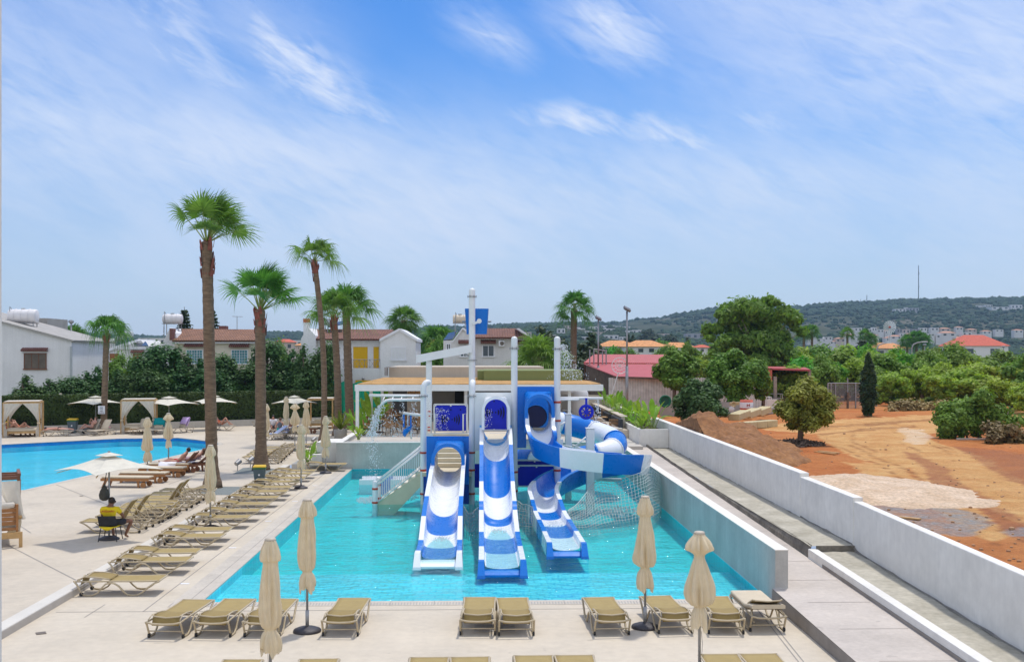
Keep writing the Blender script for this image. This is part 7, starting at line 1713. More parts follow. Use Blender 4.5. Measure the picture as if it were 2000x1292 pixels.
# dark daybed at the left edge
p=G(44,1068,.15); w=M['wood']; t=T('daybed','reddish wooden daybed with a tied white curtain at the left photo edge','daybed',(p.x,p.y,.15),.43); Hh=1.78
for dx in (0,-2.0):
    for dy in (0,1.9): mb=MB(); mb.box(dx-.09,dx,dy,dy+.09,0,.42 if dy==0 else Hh); mb.build('post',M['woodlight'] if dy==0 else w,t)
mb=MB(); mb.box(-2.0,-.09,.01,.08,.25,.42); mb.box(-2,-.09,1.91,1.98,.25,.42); mb.build('bed_rail',M['woodlight'],t)
mb=MB()
for k in range(5): mb.box(-2.0,-.16,.16+k*.015,.19+k*.015,.60+k*.115,.705+k*.115)
mb.box(-.16,-.10,.10,.28,.42,1.16); mb.box(-2,-.1,.12,.16,.46,.54); mb.build('headboard',w,t)
mb=MB(); mb.box(-2,-.15,.30,1.85,.45,.62); mb.box(-2,-.18,.18,.5,1.06,1.20); mb.build('mattress',M['curtain'],t,bevel=.05)
mb=MB()
for dy in (1.86,1.3,.7): mb.box(-2.1,-.03,dy,dy+.09,Hh+.002,Hh+.10)
mb.box(-.10,-.02,.65,1.96,Hh+.102,Hh+.18); mb.build('roof_beam',M['wooddark'],t)
for dy in (.72,): mb=MB(); mb.box(-.10,-.02,dy,dy+.07,1.1,Hh); mb.build('post',w,t)
mb=MB(); rows=[]
for i in range(24):
    z=Hh-.02-(Hh-.72)*i/23; f=i/23; cx=-.34+.30*f**1.3; wd=.26*(1-.62*f) if f<.9 else .13; rows.append([(cx+wd*math.cos(2*PI*k/20)*(1+.25*math.sin(k*2.2)),.55+.10*math.sin(2*PI*k/20)*(1+.3*math.sin(k*3.1)),z) for k in range(20)])
mb.grid(rows,True); mb.build('curtain',M['curtain'],t,True)
mb=MB(); rows=[[(-.10+r*math.cos(2*PI*k/14)*(1+.3*math.sin(k*2.7))-.10*q,.45+r*.6*math.sin(2*PI*k/14),z) for k in range(14)] for r,z,q in ((.07,.78,0),(.13,.62,.4),(.15,.45,.9),(.17,.28,1.4))]
mb.grid(rows,True); mb.build('curtain_tail',M['canvas'],t,True); mb=MB(); mb.lathe([(.08,.72),(.10,.77),(.08,.82)],10,(-.09,.47,0)); mb.build('tie_back',M['woodlight'],t)
def bin_(px,py,label,s=1.0):
    p=G(px,py,.15); t=T('waste_bin',label,'bin',(p.x,p.y,.15),.1,'pedal bins'); mb=MB(); b=[(-.22,-.20,.02),(.22,-.20,.02),(.22,.20,.02),(-.22,.20,.02)]; tp=[(-.30,-.27,.78),(.30,-.27,.78),(.30,.27,.78),(-.30,.27,.78)]
    mb._add([V(q)*s for q in b+tp],[(3,2,1,0),(4,5,6,7),(0,1,5,4),(1,2,6,5),(2,3,7,6),(3,0,4,7)]); mb.build('bin_body',M['binblue'],t,bevel=.02)
    mb=MB(); mb.box(-.32*s,.32*s,-.29*s,.29*s,.782*s,.87*s); mb.build('rim',M['bingreen'],t,bevel=.015); mb=MB(); mb._add([V(q)*s for q in [(-.33,-.30,.872),(.33,-.30,.872),(.33,.30,.872),(-.33,.30,.872),(-.29,-.26,.95),(.29,-.26,.95),(.29,.26,.97),(-.29,.26,.97)]],[(3,2,1,0),(4,5,6,7),(0,1,5,4),(1,2,6,5),(2,3,7,6),(3,0,4,7)]); mb.build('lid',M['binyellow'],t,bevel=.02)
    mb=MB(); mb.box(-.10*s,.10*s,-.32*s,-.2*s,.03,.10*s); mb.build('pedal',M['dark'],t); mb=MB(); mb.lathe([(.05*s,0),(.05*s,.01)],10); mb.v=[(v[0],-.255*s-.0*v[1]-v[2],.5*s+v[1]) for v in mb.v]; mb.build('badge',M['trimw'],t)
bin_(142,845,'pedal bin with a yellow lid between the sunbathers and the hedge'); bin_(507,945,'pedal bin with a yellow lid at the raised step below the second palm',.8)
# no diving sign
p=D(202.5,YH,72.4); zc=HC-(799-690)*72.4/2100; t=T('warning_sign','white sign with a pictogram and NO DIVING lettering on the slim palm','sign',(p.x,p.y-.42,zc)); mb=MB(); mb.box(-.23,.23,0,.02,-.28,.26); mb.build('board',M['trimw'],t)
text('NO',.14,(0,-.006,-.09),(PI/2,0,0),M['ink'],t,'lettering',.001); text('DIVING',.115,(0,-.006,-.205),(PI/2,0,0),M['ink'],t,'lettering',.001)
mb=MB(); mb.tube([(.09*math.cos(2*PI*k/18),-.008,.11+.09*math.sin(2*PI*k/18)) for k in range(18)],.012,4,closed=True); mb.tube([(-.06,-.01,.17),(.06,-.01,.05)],.01,4); mb.tube([(-.05,-.008,.07),(0,-.008,.12),(.05,-.008,.15)],.012,4); mb.build('pictogram',mat('sign_grey',(.25,.30,.36),.7,.1,4),t)
# planters, drain covers, palm spotlights
def litter(px,py,z,name,label,cat,fn): p=G(px,py,z); o=fn(p); return tag(o,label,cat)
for px,py,lb in ((80,1236,'small dark drain cover on the lower deck at the left'),(159,968,'small dark drain spot on the upper deck by the left pool')):
    z=0 if py>1100 else .15; p=G(px,py,z); mb=MB(); s=.09 if z==0 else .06; mb.cbox((0,0,.007),(s*2,s*2,.008)); o=mb.build('drain_cover',M['shutdark'],loc=p); o.rotation_euler=(0,0,.5); tag(o,lb,'drain cover')
for i,(px,py) in enumerate(((361,1139),(454,1069),(524,1017),(576,978),(615,948))):
    p=G(px,py); mb=MB(); mb.box(-.10,.10,-.05,.05,0,.008); o=mb.build('skimmer_lid',M['trimw'],loc=p); tag(o,f'{ORD[i]} nearest small white lid set in the paving left of the slide pool','lid','white lids in the paving')
for k,(px,py,lb) in enumerate(((930,1232,'large square access cover seen under the paired loungers'),)):
    p=G(966,1226); mb=MB(); mb.box(-.40,.40,-.28,.28,0,.008); o=mb.build('access_cover',M['riser'],loc=p); tag(o,lb,'access cover')
def spot(px,py,lb):
    p=G(px,py,.16); t=T('garden_spotlight',lb,'spotlight',p,0,'palm spotlights'); mb=MB(); mb.cyl((0,0,0),(0,0,.28),.02,seg=6); mb.build('spike',M['steel'],t); mb=MB(); mb.cyl((-.05,-.1,.30),(.08,.12,.42),.10,.12,10); mb.build('lamp_head',M['steel'],t)
spot(464,918,'small metal spotlight left of the second palm foot'); spot(489,912,'small metal spotlight behind the second palm foot'); spot(612,870,'small metal spotlight near the third palm foot')
mb=MB(); mb.cbox((0,0,.01),(.25,.18,.01)); p=G(376,1032); o=mb.build('paper_sheet',M['trimw'],loc=(p.x,p.y,.0)); o.rotation_euler=(.15,.1,.6); tag(o,'loose white sheet lying under the step row loungers','paper')
# corner of the building the picture is taken from
p=D(3.2,YH,3.0); mb=MB(); mb.box(p.x-.9,p.x,p.y-.3,p.y,-.0,9.0); tag(mb.build('hotel_corner',M['plaster']),'pale edge of the near building along the left border of the picture','wall')
# ------------------------------------------------------------------ vegetation
def leafq(mb,p,n,s,r,asp=1.6):
    n=n.normalized(); t=n.cross(V((r.uniform(-1,1),r.uniform(-1,1),r.uniform(-1,1))))
    if t.length<1e-4: t=V((1,0,0))
    t.normalize(); b=n.cross(t); a=t*s*.5*asp; c=b*s*.5
    mb._add([p-a,p+c*.9-a*.1,p+a,p-c*.9-a*.1],[(0,1,2,3)])
def rdir(r):
    while True:
        v=V((r.uniform(-1,1),r.uniform(-1,1),r.uniform(-1,1)))
        if .05<v.length<1: return v.normalized()
def lobes_cloud(mb,lobes,n,size,r,shell=.55,up=.35,droop=0):
    w=[l[1].x*l[1].y+l[1].x*l[1].z+l[1].y*l[1].z for l in lobes]; tot=sum(w)
    for (c,R),wi in zip(lobes,w):
        for _ in range(int(n*wi/tot)):
            d=rdir(r); f=shell+(1-shell)*r.random(); f*=1+.30*noise.noise(d*2.3+c*.9)+.18*noise.noise(d*6+c); f*=r.uniform(1.05,1.45) if r.random()<.13 else 1
            p=c+V((d.x*R.x,d.y*R.y,d.z*R.z))*f
            leafq(mb,p,d+rdir(r)*.62+V((0,0,up)),size*r.uniform(.6,1.3),r,1.6+droop)
def core(mb,lobes,sc=.62):
    for c,R in lobes: mb.ball(c,1,8,5,(R.x*sc,R.y*sc,R.z*sc))
def tree(name,label,cat,lobes,n,size,lm,trunk,bm=None,seed=1,shell=.5,group=None,loc=(0,0,0),corek=.6,up=.35,droop=0):
    r=random.Random(seed); t=T(name,label,cat,loc,0,group); mb=MB(); lobes=[(V(c),V(R)) for c,R in lobes]
    if corek: core(mb,lobes,corek)
    lobes_cloud(mb,lobes,n,size,r,shell,up,droop); mb.build('crown',lm,t)
    mb=MB()
    for pts,rs in trunk: mb.tube(pts,rs,7)
    mb.build('trunk',bm or M['bark'],t,True); return t
def rlobes(r,n,c,R,l0,l1,flat=1.0):
    out=[]
    for i in range(n):
        d=rdir(r); k=r.uniform(.35,.85); s=r.uniform(l0,l1); out.append((V(c)+V((d.x*R[0]*k,d.y*R[1]*k,d.z*R[2]*k)),V((s*r.uniform(.8,1.2),s*r.uniform(.8,1.2),s*flat*r.uniform(.75,1.1)))))
    return out
def limbs(r,base,lobes,k,r0):
    out=[]
    for c,R in lobes[:k]: m=V(base).lerp(V(c),.5)+V((r.uniform(-.2,.2),r.uniform(-.2,.2),-.15)); out.append(([V(base),m,V(c)],[r0,r0*.6,r0*.25]))
    return out
# ---- palms
def palm(label,base,top,r0,r1,R,nl,seed,wind=(.30,0,0),pet=.9,elo=-.15,ehi=1.45,boots=1.2,flare=1.5,dead=0,lean=None,lm=None,drp=.35):
    r=random.Random(seed); base=V(base); top=V(top); H=top.z-base.z
    t=T('fan_palm',label,'palm tree',base,0); n=46; pts=[];rs=[]
    for i in range(n+1):
        f=i/n; p=base.lerp(top,f)+V(lean or (0,0,0))*math.sin(PI*f); pts.append(p-base)
        rr=r1+(r0-r1)*(1-f)**1.1; rr*=1+(flare-1)*max(0,1-f*H/1.3)**2; rr*=1+.035*((i%2)*2-1)+.04*noise.noise(V((f*22,seed,0))); rs.append(rr)
    mb=MB(); mb.tube(pts,rs,14); mb.build('trunk',M['trunk'],t,True)
    tp=top-base
    if boots:
        mb=MB()
        for k in range(int(boots*22)):
            z=tp.z-boots*r.random()-.02; a=r.uniform(0,2*PI); f=z/H; q=(r1+.03)*1.0; c=V((tp.x*f+q*math.cos(a),tp.y*f+q*math.sin(a),z)) + V(lean or (0,0,0))*math.sin(PI*f)
            o=V((math.cos(a),math.sin(a),0)); s=V((-math.sin(a),math.cos(a),0)); l=r.uniform(.18,.34); w=r.uniform(.06,.11)
            mb._add([c-s*w-V((0,0,.12)),c+s*w-V((0,0,.12)),c+o*.05+s*w*.6+V((0,0,l*.6)),c+o*r.uniform(.02,.09)+V((0,0,l)),c+o*.05-s*w*.6+V((0,0,l*.6))],[(0,1,2,3,4)])
        mb.tube([V((tp.x*f_,tp.y*f_,z))+V(lean or (0,0,0))*math.sin(PI*f_) for z,f_ in ((tp.z-boots,1-boots/H),(tp.z-.5*boots,1-.5*boots/H),(tp.z+.05,1))],[r1*.98,r1*.94,r1*.66],12)
        mb.build('leaf_bases',M['boots'],t)
    mb=MB(); mp=MB(); W=V(wind)
    for k in range(nl):
        f=(k+.5)/nl; el=elo+(ehi-elo)*f**.68+r.uniform(-.12,.12); a=k*2.39996+r.uniform(-.25,.25)
        d=V((math.cos(a)*math.cos(el),math.sin(a)*math.cos(el),math.sin(el)))+W*.8; d.normalize()
        pl=pet*r.uniform(.8,1.15); c0=tp+V((d.x,d.y,0))*r1*.5; hub=c0+d*pl+V((0,0,-.10*pl*math.cos(el)))
        mp.tube([c0,c0.lerp(hub,.5)+V((0,0,.05)),hub],[.028,.02,.014],4)
        d2=(d+V((0,0,-.25*math.cos(el)))+W*.5).normalized(); s=d2.cross(V((0,0,1)))
        if s.length<.05: s=V((math.sin(a),-math.cos(a),0))
        s.normalize(); tilt=r.uniform(-.5,.5); nn=s.cross(d2); s=(s*math.cos(tilt)+nn*math.sin(tilt)).normalized(); nn=s.cross(d2)
        Rl=R*r.uniform(.85,1.12); m=30
        for q in range(m):
            th=-1.8+3.6*(q+.5)/m; dth=3.6/m*.56; Lq=Rl*(.72+.28*math.cos(th*.8))*r.uniform(.9,1.08); dr=drp*r.uniform(.7,1.9)*Rl*1.25
            def P(rr,ph,kk):
                v=hub+(d2*math.cos(ph)+s*math.sin(ph))*rr*Lq+nn*(-.18*abs(math.sin(ph))*rr*Lq)
                v=v+V((0,0,-dr*max(0,rr-.35)**2*1.9))+W*(.22*Lq*rr*rr); return v
            a0=[P(.02,th,0)]; w1=dth*.95
            p1a,p1b=P(.42,th-w1,0),P(.42,th+w1,0); w2=dth*.36; p2a,p2b=P(.74,th-w2,0),P(.74,th+w2,0); p3=P(1.12,th+r.uniform(-.05,.05),0)
            mb._add([a0[0],p1a,p1b,p2a,p2b,p3],[(0,1,2),(1,3,4,2),(3,5,4)])
    mb.build('fronds',lm or M['palm'],t); mp.build('petioles',M['palmpet'],t); return t
def palmat(label,pxb,pyb,pxt,pyt,wpx,R,nl,seed,z=.15,d=None,**k):
    if d is None: b=G(pxb,pyb,z)
    else: b=D(pxb,YH,d); b.z=z
    dd=b.x*FW.x+b.y*FW.y; tp=D(pxt,pyt,dd); r1=wpx/2*dd/F; return palm(label,b,tp,r1*1.12,r1,R,nl,seed,**k)
palmat('biggest fan palm with a thick trunk, in front of the left pool',415,952,404,472,21,1.08,25,3,pet=1.2,elo=.35,drp=.15,ehi=1.6,boots=1.3,flare=1.75)
palmat('second large fan palm with a swept crown, right of the biggest one',510,917,508,606,20,1.08,28,9,pet=1.35,elo=.5,drp=.15,ehi=1.55,boots=1.0,flare=1.7,wind=(.24,0,0))
palmat('tall slender leaning fan palm with a small crown',632,862,614,510,10.5,1.15,15,14,pet=1.0,elo=.1,boots=1.1,flare=2.0,lean=(.25,0,0),wind=(.12,0,0),drp=.38)
palmat('shorter fan palm with a dropping frond, left of the twin pair',660,850,652,620,13,1.3,20,21,pet=1.1,elo=.0,boots=.8,flare=1.8,lean=(.1,0,0),wind=(.02,0,0))
palmat('thicker fan palm at the right of the twin pair',684,838,676,606,15,1.35,22,27,pet=1.2,elo=.1,boots=0,flare=1.7,wind=(.2,0,0))
palmat('slim fan palm furthest left, carrying the white sign',202,843,208,652,11,1.2,18,33,pet=.85,elo=.2,boots=.5,flare=1.5,drp=.6,wind=(.1,0,0))
palmat('far bushy fan palm rising behind the yellow shuttered house',790,700,789,626,12,1.5,34,41,d=125,pet=1.0,elo=-1.1,boots=0,drp=.28,wind=(0,0,0),lm=M['palm'])
palmat('fan palm with drooping crown right of the slide tower',1119,720,1121,605,12,1.5,24,47,d=112,pet=1.2,elo=-.6,boots=0,drp=.4,wind=(0,0,0))
palmat('dark distant palm behind the slim street lamp',142,700,142,662,10,1.5,34,52,d=125,pet=1.0,elo=-1.0,boots=0,drp=.5,wind=(0,0,0))
palmat('leafy date palm behind the white houses, left of the trough',858,720,856,672,8,1.9,40,56,d=112,pet=1.1,elo=-.8,boots=0,drp=.4,wind=(0,0,0))
palmat('low bright green young palm just right of the bucket house',1052,728,1052,712,8,2.0,34,61,z=.5,d=84,pet=1.2,elo=-.1,boots=0,drp=.3,wind=(0,0,0),lm=M['palmy'])
for i,(px,py,s) in enumerate(((1655,652,.8),(1690,655,.9),(1772,668,1.2),(1790,660,1.2),(1803,664,1.1),(1570,650,1.0),(1586,648,1.0),(1700,665,1.0))):
    p=D(px,py,235); pm=palm(f'{ORD[i]} from the left of the small distant palms above the scrub' if False else f'small distant palm above the scrub, {["third","fourth","sixth","seventh","eighth","first","second","fifth"][i]} from the left',(p.x,p.y,1.0),(p.x,p.y,p.z),.30,.25,1.5*s,22,70+i,pet=.9,elo=-.7,boots=0,wind=(0,0,0),drp=.35); pm['group']='distant palms above the scrub'
# ---- conifers behind the hedge
def conifer(seed,h=5,r=1.3,n=8500,lm=None,size=.14):
    R=random.Random(seed); lb=[]
    for i in range(20):
        f=i/20; z=.4+f*(h-.7); q=r*(1-f)**.50*(.62+.7*R.random()); 
        for k in range(3 if f<.75 else 1):
            a=R.uniform(0,6.28); lb.append(((q*.52*math.cos(a),q*.52*math.sin(a),z+R.uniform(-.2,.2)),(q*.62+.10,q*.62+.10,.50+.35*(1-f))))
    return tree('conifer','x','tree',lb,n,size,lm or M['leafA'],[([(0,0,0),(0,0,h*.85)],[.16,.04])],seed=seed,corek=.42,up=.7,shell=.35)
def bushcon(seed,h=5,r=1.4):
    R=random.Random(seed); lb=[]
    for i in range(46):
        a=R.uniform(0,6.28); z=R.uniform(.4,h-.5); q=r*R.uniform(.2,.85)*(1-.55*(z/h)**2); s=R.uniform(.32,.72); lb.append(((q*math.cos(a),q*math.sin(a),z),(s,s,s*R.uniform(1,1.5))))
    return tree('conifer','x','tree',lb,9500,.13,M['leafA'],[([(0,0,0),(0,0,h*.8)],[.16,.04])],seed=seed,corek=.34,up=.9,shell=.2)
cf=[conifer(1),conifer(2,5,1.15),bushcon(3),bushcon(5,5,1.2),bushcon(8,5,1.6)]; first=[True]*5; rr=random.Random(5)
CT=[(22,768,74,1.3),(45,728,76,1.5),(68,752,77,1.2),(97,738,77,1.3),(120,745,78,1.2),(147,735,79,1.5),(172,722,80,1.5),(195,712,80,1.3),(226,716,80,1.4),(246,728,80,1.2),(264,722,80,1.2),(285,690,82,1.5),(312,670,83,1.7),(341,673,83,1.5),(368,688,83,1.5),(388,694,83,1.4),(430,688,84,1.5),(452,700,84,1.4),(480,708,84,1.5),(522,662,86,1.6),(548,690,86,1.7),(572,680,86,1.5),(592,668,85,1.3),(632,664,84,1.2),(650,720,84,1.0),(300,720,80,1.4),(415,720,82,1.3),(500,720,84,1.3)]
for i,(px,py,d,w) in enumerate(CT):
    k=(0,1,3,0,2,4,1)[i%7]; b=D(px,YH,d); tp=D(px,py,d); h=tp.z-.1; lb=f'bushy green conifer behind the hedge, number {i+1}' 
    lbs=[ 'conifer at the left edge behind the hedge','tall conifer before the left white house window','low conifer right of the first tall one','rounded conifer before the left white house','small conifer below the left house corner','broad conifer by the slim street lamp','conifer left of the slim palm trunk','conifer touching the slim palm trunk','conifer just right of the slim palm trunk','low conifer below the low cream house','low conifer below the brown shutter','conifer left of the cream house gable','tallest conifer before the cream house gable','tall conifer left of the first barred window','conifer under the first barred window','conifer left of the biggest palm trunk','conifer right of the biggest palm trunk','conifer under the second barred window','conifer left of the second palm trunk','tall loose conifer right of the second palm trunk','broad conifer between the second and third palms','conifer beside the white house gable','slender conifer in front of the left gable of the yellow shuttered house','tall conifer touching the leaning slender palm','low conifer by the twin palms','front conifer between the umbrella cabana and cream house','front conifer just right of the biggest palm trunk','front conifer just right of the second palm trunk']
    sc=(w*.92,w*.92,h/5)
    if first[k]: first[k]=False; t=cf[k]; t.location=(b.x,b.y,.1); t.scale=sc; t['label']=lbs[i]; t['group']='conifers behind the hedge'
    else: dup(cf[k],(b.x,b.y,.1),rr.uniform(0,6),lbs[i],'conifers behind the hedge',sc)
dk=[conifer(11,5,.9,5000,M['leafF'],.19),conifer(12,5,1.6,6500,M['leafF'],.20)]; f2=[True,True]
for i,(px,py,d,w,k,lb) in enumerate(((1045,652,125,1.6,0,'dark conifer nearest the bucket house right wall'),(1066,632,130,2.2,1,'tall pointed dark conifer behind the young bright palm'),(1085,655,128,1.8,0,'dark conifer left of the drooping palm'),(1100,662,126,1.8,1,'dark conifer behind the drooping palm trunk'),(1140,665,124,2.4,1,'broad dark conifer right of the drooping palm trunk'),(1155,642,126,2.0,0,'tall dark conifer beside the shorter floodlight mast'),(1135,690,122,2.4,1,'low dark conifer at the red shed gable'),(1092,690,120,2.2,1,'low dark conifer above the green parapet'),(1168,660,135,1.6,0,'narrow dark conifer behind the shorter floodlight mast'),
    (1226,648,330,2.2,0,'narrow far cypress above the orange roofs, left of the two'),(1236,650,330,2.2,0,'narrow far cypress above the orange roofs, right of the two'),(1342,655,300,2.0,0,'far cypress above the right orange roof'),(1683,660,210,3.0,0,'dark narrow tree in the scrub below the far villas'),(1268,640,700,5.0,1,'dark far conifer on the town slope'),(1310,650,600,4.0,1,'dark far conifer left of the eucalyptus'))):
    z0=.1 if px<1200 else 1.0; b=D(px,YH,d); tp=D(px,py,d); zb=z0 if d<250 else tp.z-9; h=tp.z-zb; sc=(w,w,h/5)
    if f2[k]: f2[k]=False; t=dk[k]; t.location=(b.x,b.y,zb); t.scale=sc; t['label']=lb; t['group']='dark conifers'
    else: dup(dk[k],(b.x,b.y,zb),rr.uniform(0,6),lb,'dark conifers',sc)
# araucarias
def araucaria(label,px,py,d,w):
    b=D(px,YH,d); tp=D(px,py,d); h=tp.z-.1; r=random.Random(px); t=T('norfolk_pine',label,'tree',(b.x,b.y,.1)); mb=MB(); mb.tube([(0,0,0),(0,0,h)],[.2,.03],6); mb.build('trunk',M['bark'],t); mb=MB()
    nl=15
    for i in range(nl):
        z=h*.35+(h*.63)*i/nl; L_=w*(1-i/nl)**.8+.15
        for k in range(7):
            a=k*.9+i*.5; e=V((math.cos(a)*L_,math.sin(a)*L_,z+.18*L_)); s=V((0,0,z))
            for q in range(26): p=s.lerp(e,r.random()**.7); leafq(mb,p+rdir(r)*.16,rdir(r)+V((0,0,1)),.24,r,2)
    mb.build('crown',M['leafF'],t); return t
araucaria('norfolk pine beside the white tank on the cream house',360,599,150,1.9); araucaria('second norfolk pine half hidden behind the biggest palm trunk',414,600,152,2.0)
# small trees round the houses
def bushy(seed,lm,n=2600,c=(0,0,1.9),R=(1.5,1.5,1.3),l0=.6,l1=1.0,nl=14,size=.24,bm=None,th=1.2,corek=.6,shell=.5,up=.4):
    r=random.Random(seed); lb=rlobes(r,nl,c,R,l0,l1); return tree('shrub_tree','x','tree',lb,n,size,lm,[([(0,0,0),(.05,0,th),(0,0,c[2])],[.12,.09,.05])]+limbs(r,(.05,0,th*.8),lb,5,.06),bm,seed,shell,corek=corek,up=up)
B=[bushy(101,M['leafD'],9500,(0,0,1.75),(1.7,1.7,1.5),.28,.62,40,.15,M['barkgrey'],1.1,.34,.25),bushy(102,M['leafE'],9500,(0,0,1.75),(1.7,1.7,1.5),.3,.68,38,.15,None,1.1,.38,.25),bushy(103,M['leafG'],8000,(0,0,1.8),(1.6,1.6,1.5),.3,.65,34,.17,None,1.1,.36,.25),bushy(104,M['leafD'],9500,(0,0,1.8),(1.95,1.7,1.3),.25,.58,44,.14,M['barkgrey'],1.0,.30,.2),bushy(105,M['leafB'],9000,(0,0,1.9),(1.5,1.5,1.5),.3,.65,36,.15,None,1.1,.38,.25)]
fB=[True]*5
def putb(k,loc,sc,lb,grp,rz=None):
    if fB[k]: fB[k]=False; t=B[k]; t.location=loc; t.scale=sc if isinstance(sc,tuple) else (sc,)*3; t['label']=lb; t['group']=grp; return t
    return dup(B[k],loc,rr.uniform(0,6) if rz is None else rz,lb,grp,sc)
def bpx(k,px,ytop,d,wpx,lb,grp,z0=1.0):
    b=D(px,YH,d); tp=D(px,ytop,d); h=max(.8,(tp.z-z0)*1.06); w=wpx*1.25*d/F/2/2.0; putb(k,(b.x,b.y,z0),(w,w,h/3.55),lb,grp)
# scrub belt beyond the red earth (back to front)
SB=[(1,1500,672,118,150,'dark scrub tree behind the open shed roof'),(3,1545,668,122,130,'scrub tree just right of the eucalyptus foot'),(1,1590,672,120,120,'dark green scrub tree above the round tree'),(0,1640,664,124,120,'olive scrub tree above the wire fence'),(3,1665,690,104,110,'yellowish scrub tree left of the cypress top'),(2,1700,664,118,70,'olive green tree behind the cypress'),(2,1735,672,108,90,'bright green tree right of the cypress'),(2,1765,680,106,80,'second bright green tree right of the cypress'),(1,1715,722,100,70,'dark scrub right behind the cypress'),
    (0,1740,720,92,90,'yellow green scrub bush right of the cypress foot'),(1,1805,682,104,90,'dark olive tree below the curved street lamp'),(1,1850,668,112,120,'tall dark scrub tree left of the red roofed villa'),(0,1800,708,94,90,'olive scrub with a dark foot, centre of the belt'),(3,1868,712,86,130,'broad yellow green scrub tree with a visible trunk'),(0,1905,700,96,110,'olive scrub tree below the red roofed villa'),(1,1950,702,98,110,'dark scrub tree right of centre in the belt'),(3,1990,690,94,120,'scrub tree at the right picture edge'),(1,2030,680,92,130,'dark scrub tree cut by the right picture edge'),(0,1935,728,84,110,'yellow green scrub behind the big dark shrub'),(1,1975,742,86,100,'dark low scrub near the right edge'),(0,2010,740,80,90,'olive low scrub cut by the right picture edge'),(1,1640,735,108,60,'low dark scrub behind the wire fence'),(1,1775,745,98,80,'low dark scrub in the middle of the belt'),(0,1850,700,100,90,'olive scrub behind the broad yellow green one')]
for k,px,yt,d,w,lb in SB: bpx(k,px,yt,d,w,lb,'scrub trees beyond the red earth plot')
for i,(k,px,yt,d,w) in enumerate(((1,1820,775,88,50),(1,1755,788,92,60),(1,1700,790,92,40),(1,1905,790,80,60))): bpx(k,px,yt,d,w,['low dry bush at the foot of the broad scrub tree','low bush beside the cypress foot','tiny bush behind the cypress','low bush behind the dark shrub'][i],'scrub trees beyond the red earth plot')
# pines
def pine(name,label,px,ytop,ybot,wpx,d,lm,seed,n=9000,trunks=((0,0),),z0=1.0,size=.17,zc=None):
    b=D(px,YH,d); zt=D(px,ytop,d).z; zb=D(px,ybot,d).z; w=wpx*d/F/2; r=random.Random(seed); c=(0,0,(zt+zb)/2-z0); hz=(zt-zb)/2
    lb=[]
    for i in range(64):
        dd=rdir(r); k=r.uniform(.42,.86); s=r.uniform(.15,.32)*min(w,hz); taper=1-.22*max(0,dd.z)
        lb.append(((dd.x*w*k*taper,dd.y*w*k*taper,c[2]+dd.z*hz*k),(s*1.1,s*1.1,s)))
    tr=[]
    for ox,oy in trunks: tr.append(([(ox,oy,0),(ox*.9+.05,oy,c[2]*.6),(ox*.3,0,c[2])],[.15,.13,.06]))
    return tree(name,label,'tree',lb,n,size,lm,tr+limbs(r,(0,0,c[2]*.7),lb,7,.06),seed=seed,loc=(b.x,b.y,z0),corek=.5,shell=.3,up=.9)
pine('pine_tree','rounded green pine with two trunks above the banana planter',1322,677,768,100,80,M['leafB'],201,15000,((-.25,0),(.35,.2)))
pine('pine_tree','larger rounded dark pine in front of the open shed',1438,675,790,142,78,M['leafB'],202,22000)
pine('pine_tree','small pine joined to the right side of the larger dark pine',1490,715,790,40,79,M['leafE'],205,2600)
pine('dark_bush','dense dark green bush behind the soil heap',1368,738,835,118,66,M['leafA'],203,20000,z0=1.0,size=.15)
# round olive coloured tree
b=G(1558,868,1.0); d=b.x*FW.x+b.y*FW.y
pine('round_tree','round olive coloured tree standing alone on the red earth',1576,730,852,118,d,leafmat('leaf_round',(.14,.165,.02),(.28,.30,.05),.3),204,24000,((-.35,0),),size=.115)
mb=MB(); 
for i in range(500):
    a=rr.uniform(0,6.28); q=rr.random()**.5*1.3; leafq(mb,V((b.x+q*math.cos(a),b.y+q*math.sin(a)*1.2,1.05+rr.uniform(0,.22)*(1.3-q))),rdir(rr)+V((0,0,1)),.16,rr,2)
tag(mb.build('dead_twigs',M['bark']),'brown twigs and litter round the foot of the round tree','twigs',kind='stuff')
# cypress
b=G(1696,812,1.0); d=b.x*FW.x+b.y*FW.y; h=D(1697,690,d).z-1; w=17*d/F; r=random.Random(9); lb=[]
for i in range(60):
    f=(i+.5)/60; q=w*1.05*min(1,(f+.10)*2.6)**.5*(1-.85*(max(0,f-.5)/.5)**1.6); a=r.uniform(0,6.28); lb.append(((q*.45*math.cos(a),q*.45*math.sin(a),.2+f*(h-.35)),(q*.62,q*.62,.42)))
tree('cypress','single dark pointed cypress standing on the red earth','tree',lb,7000,.15,M['leafF'],[([(0,0,0),(0,0,h*.8)],[.14,.04])],seed=9,loc=(b.x,b.y,1.0),corek=.8,up=1.5)
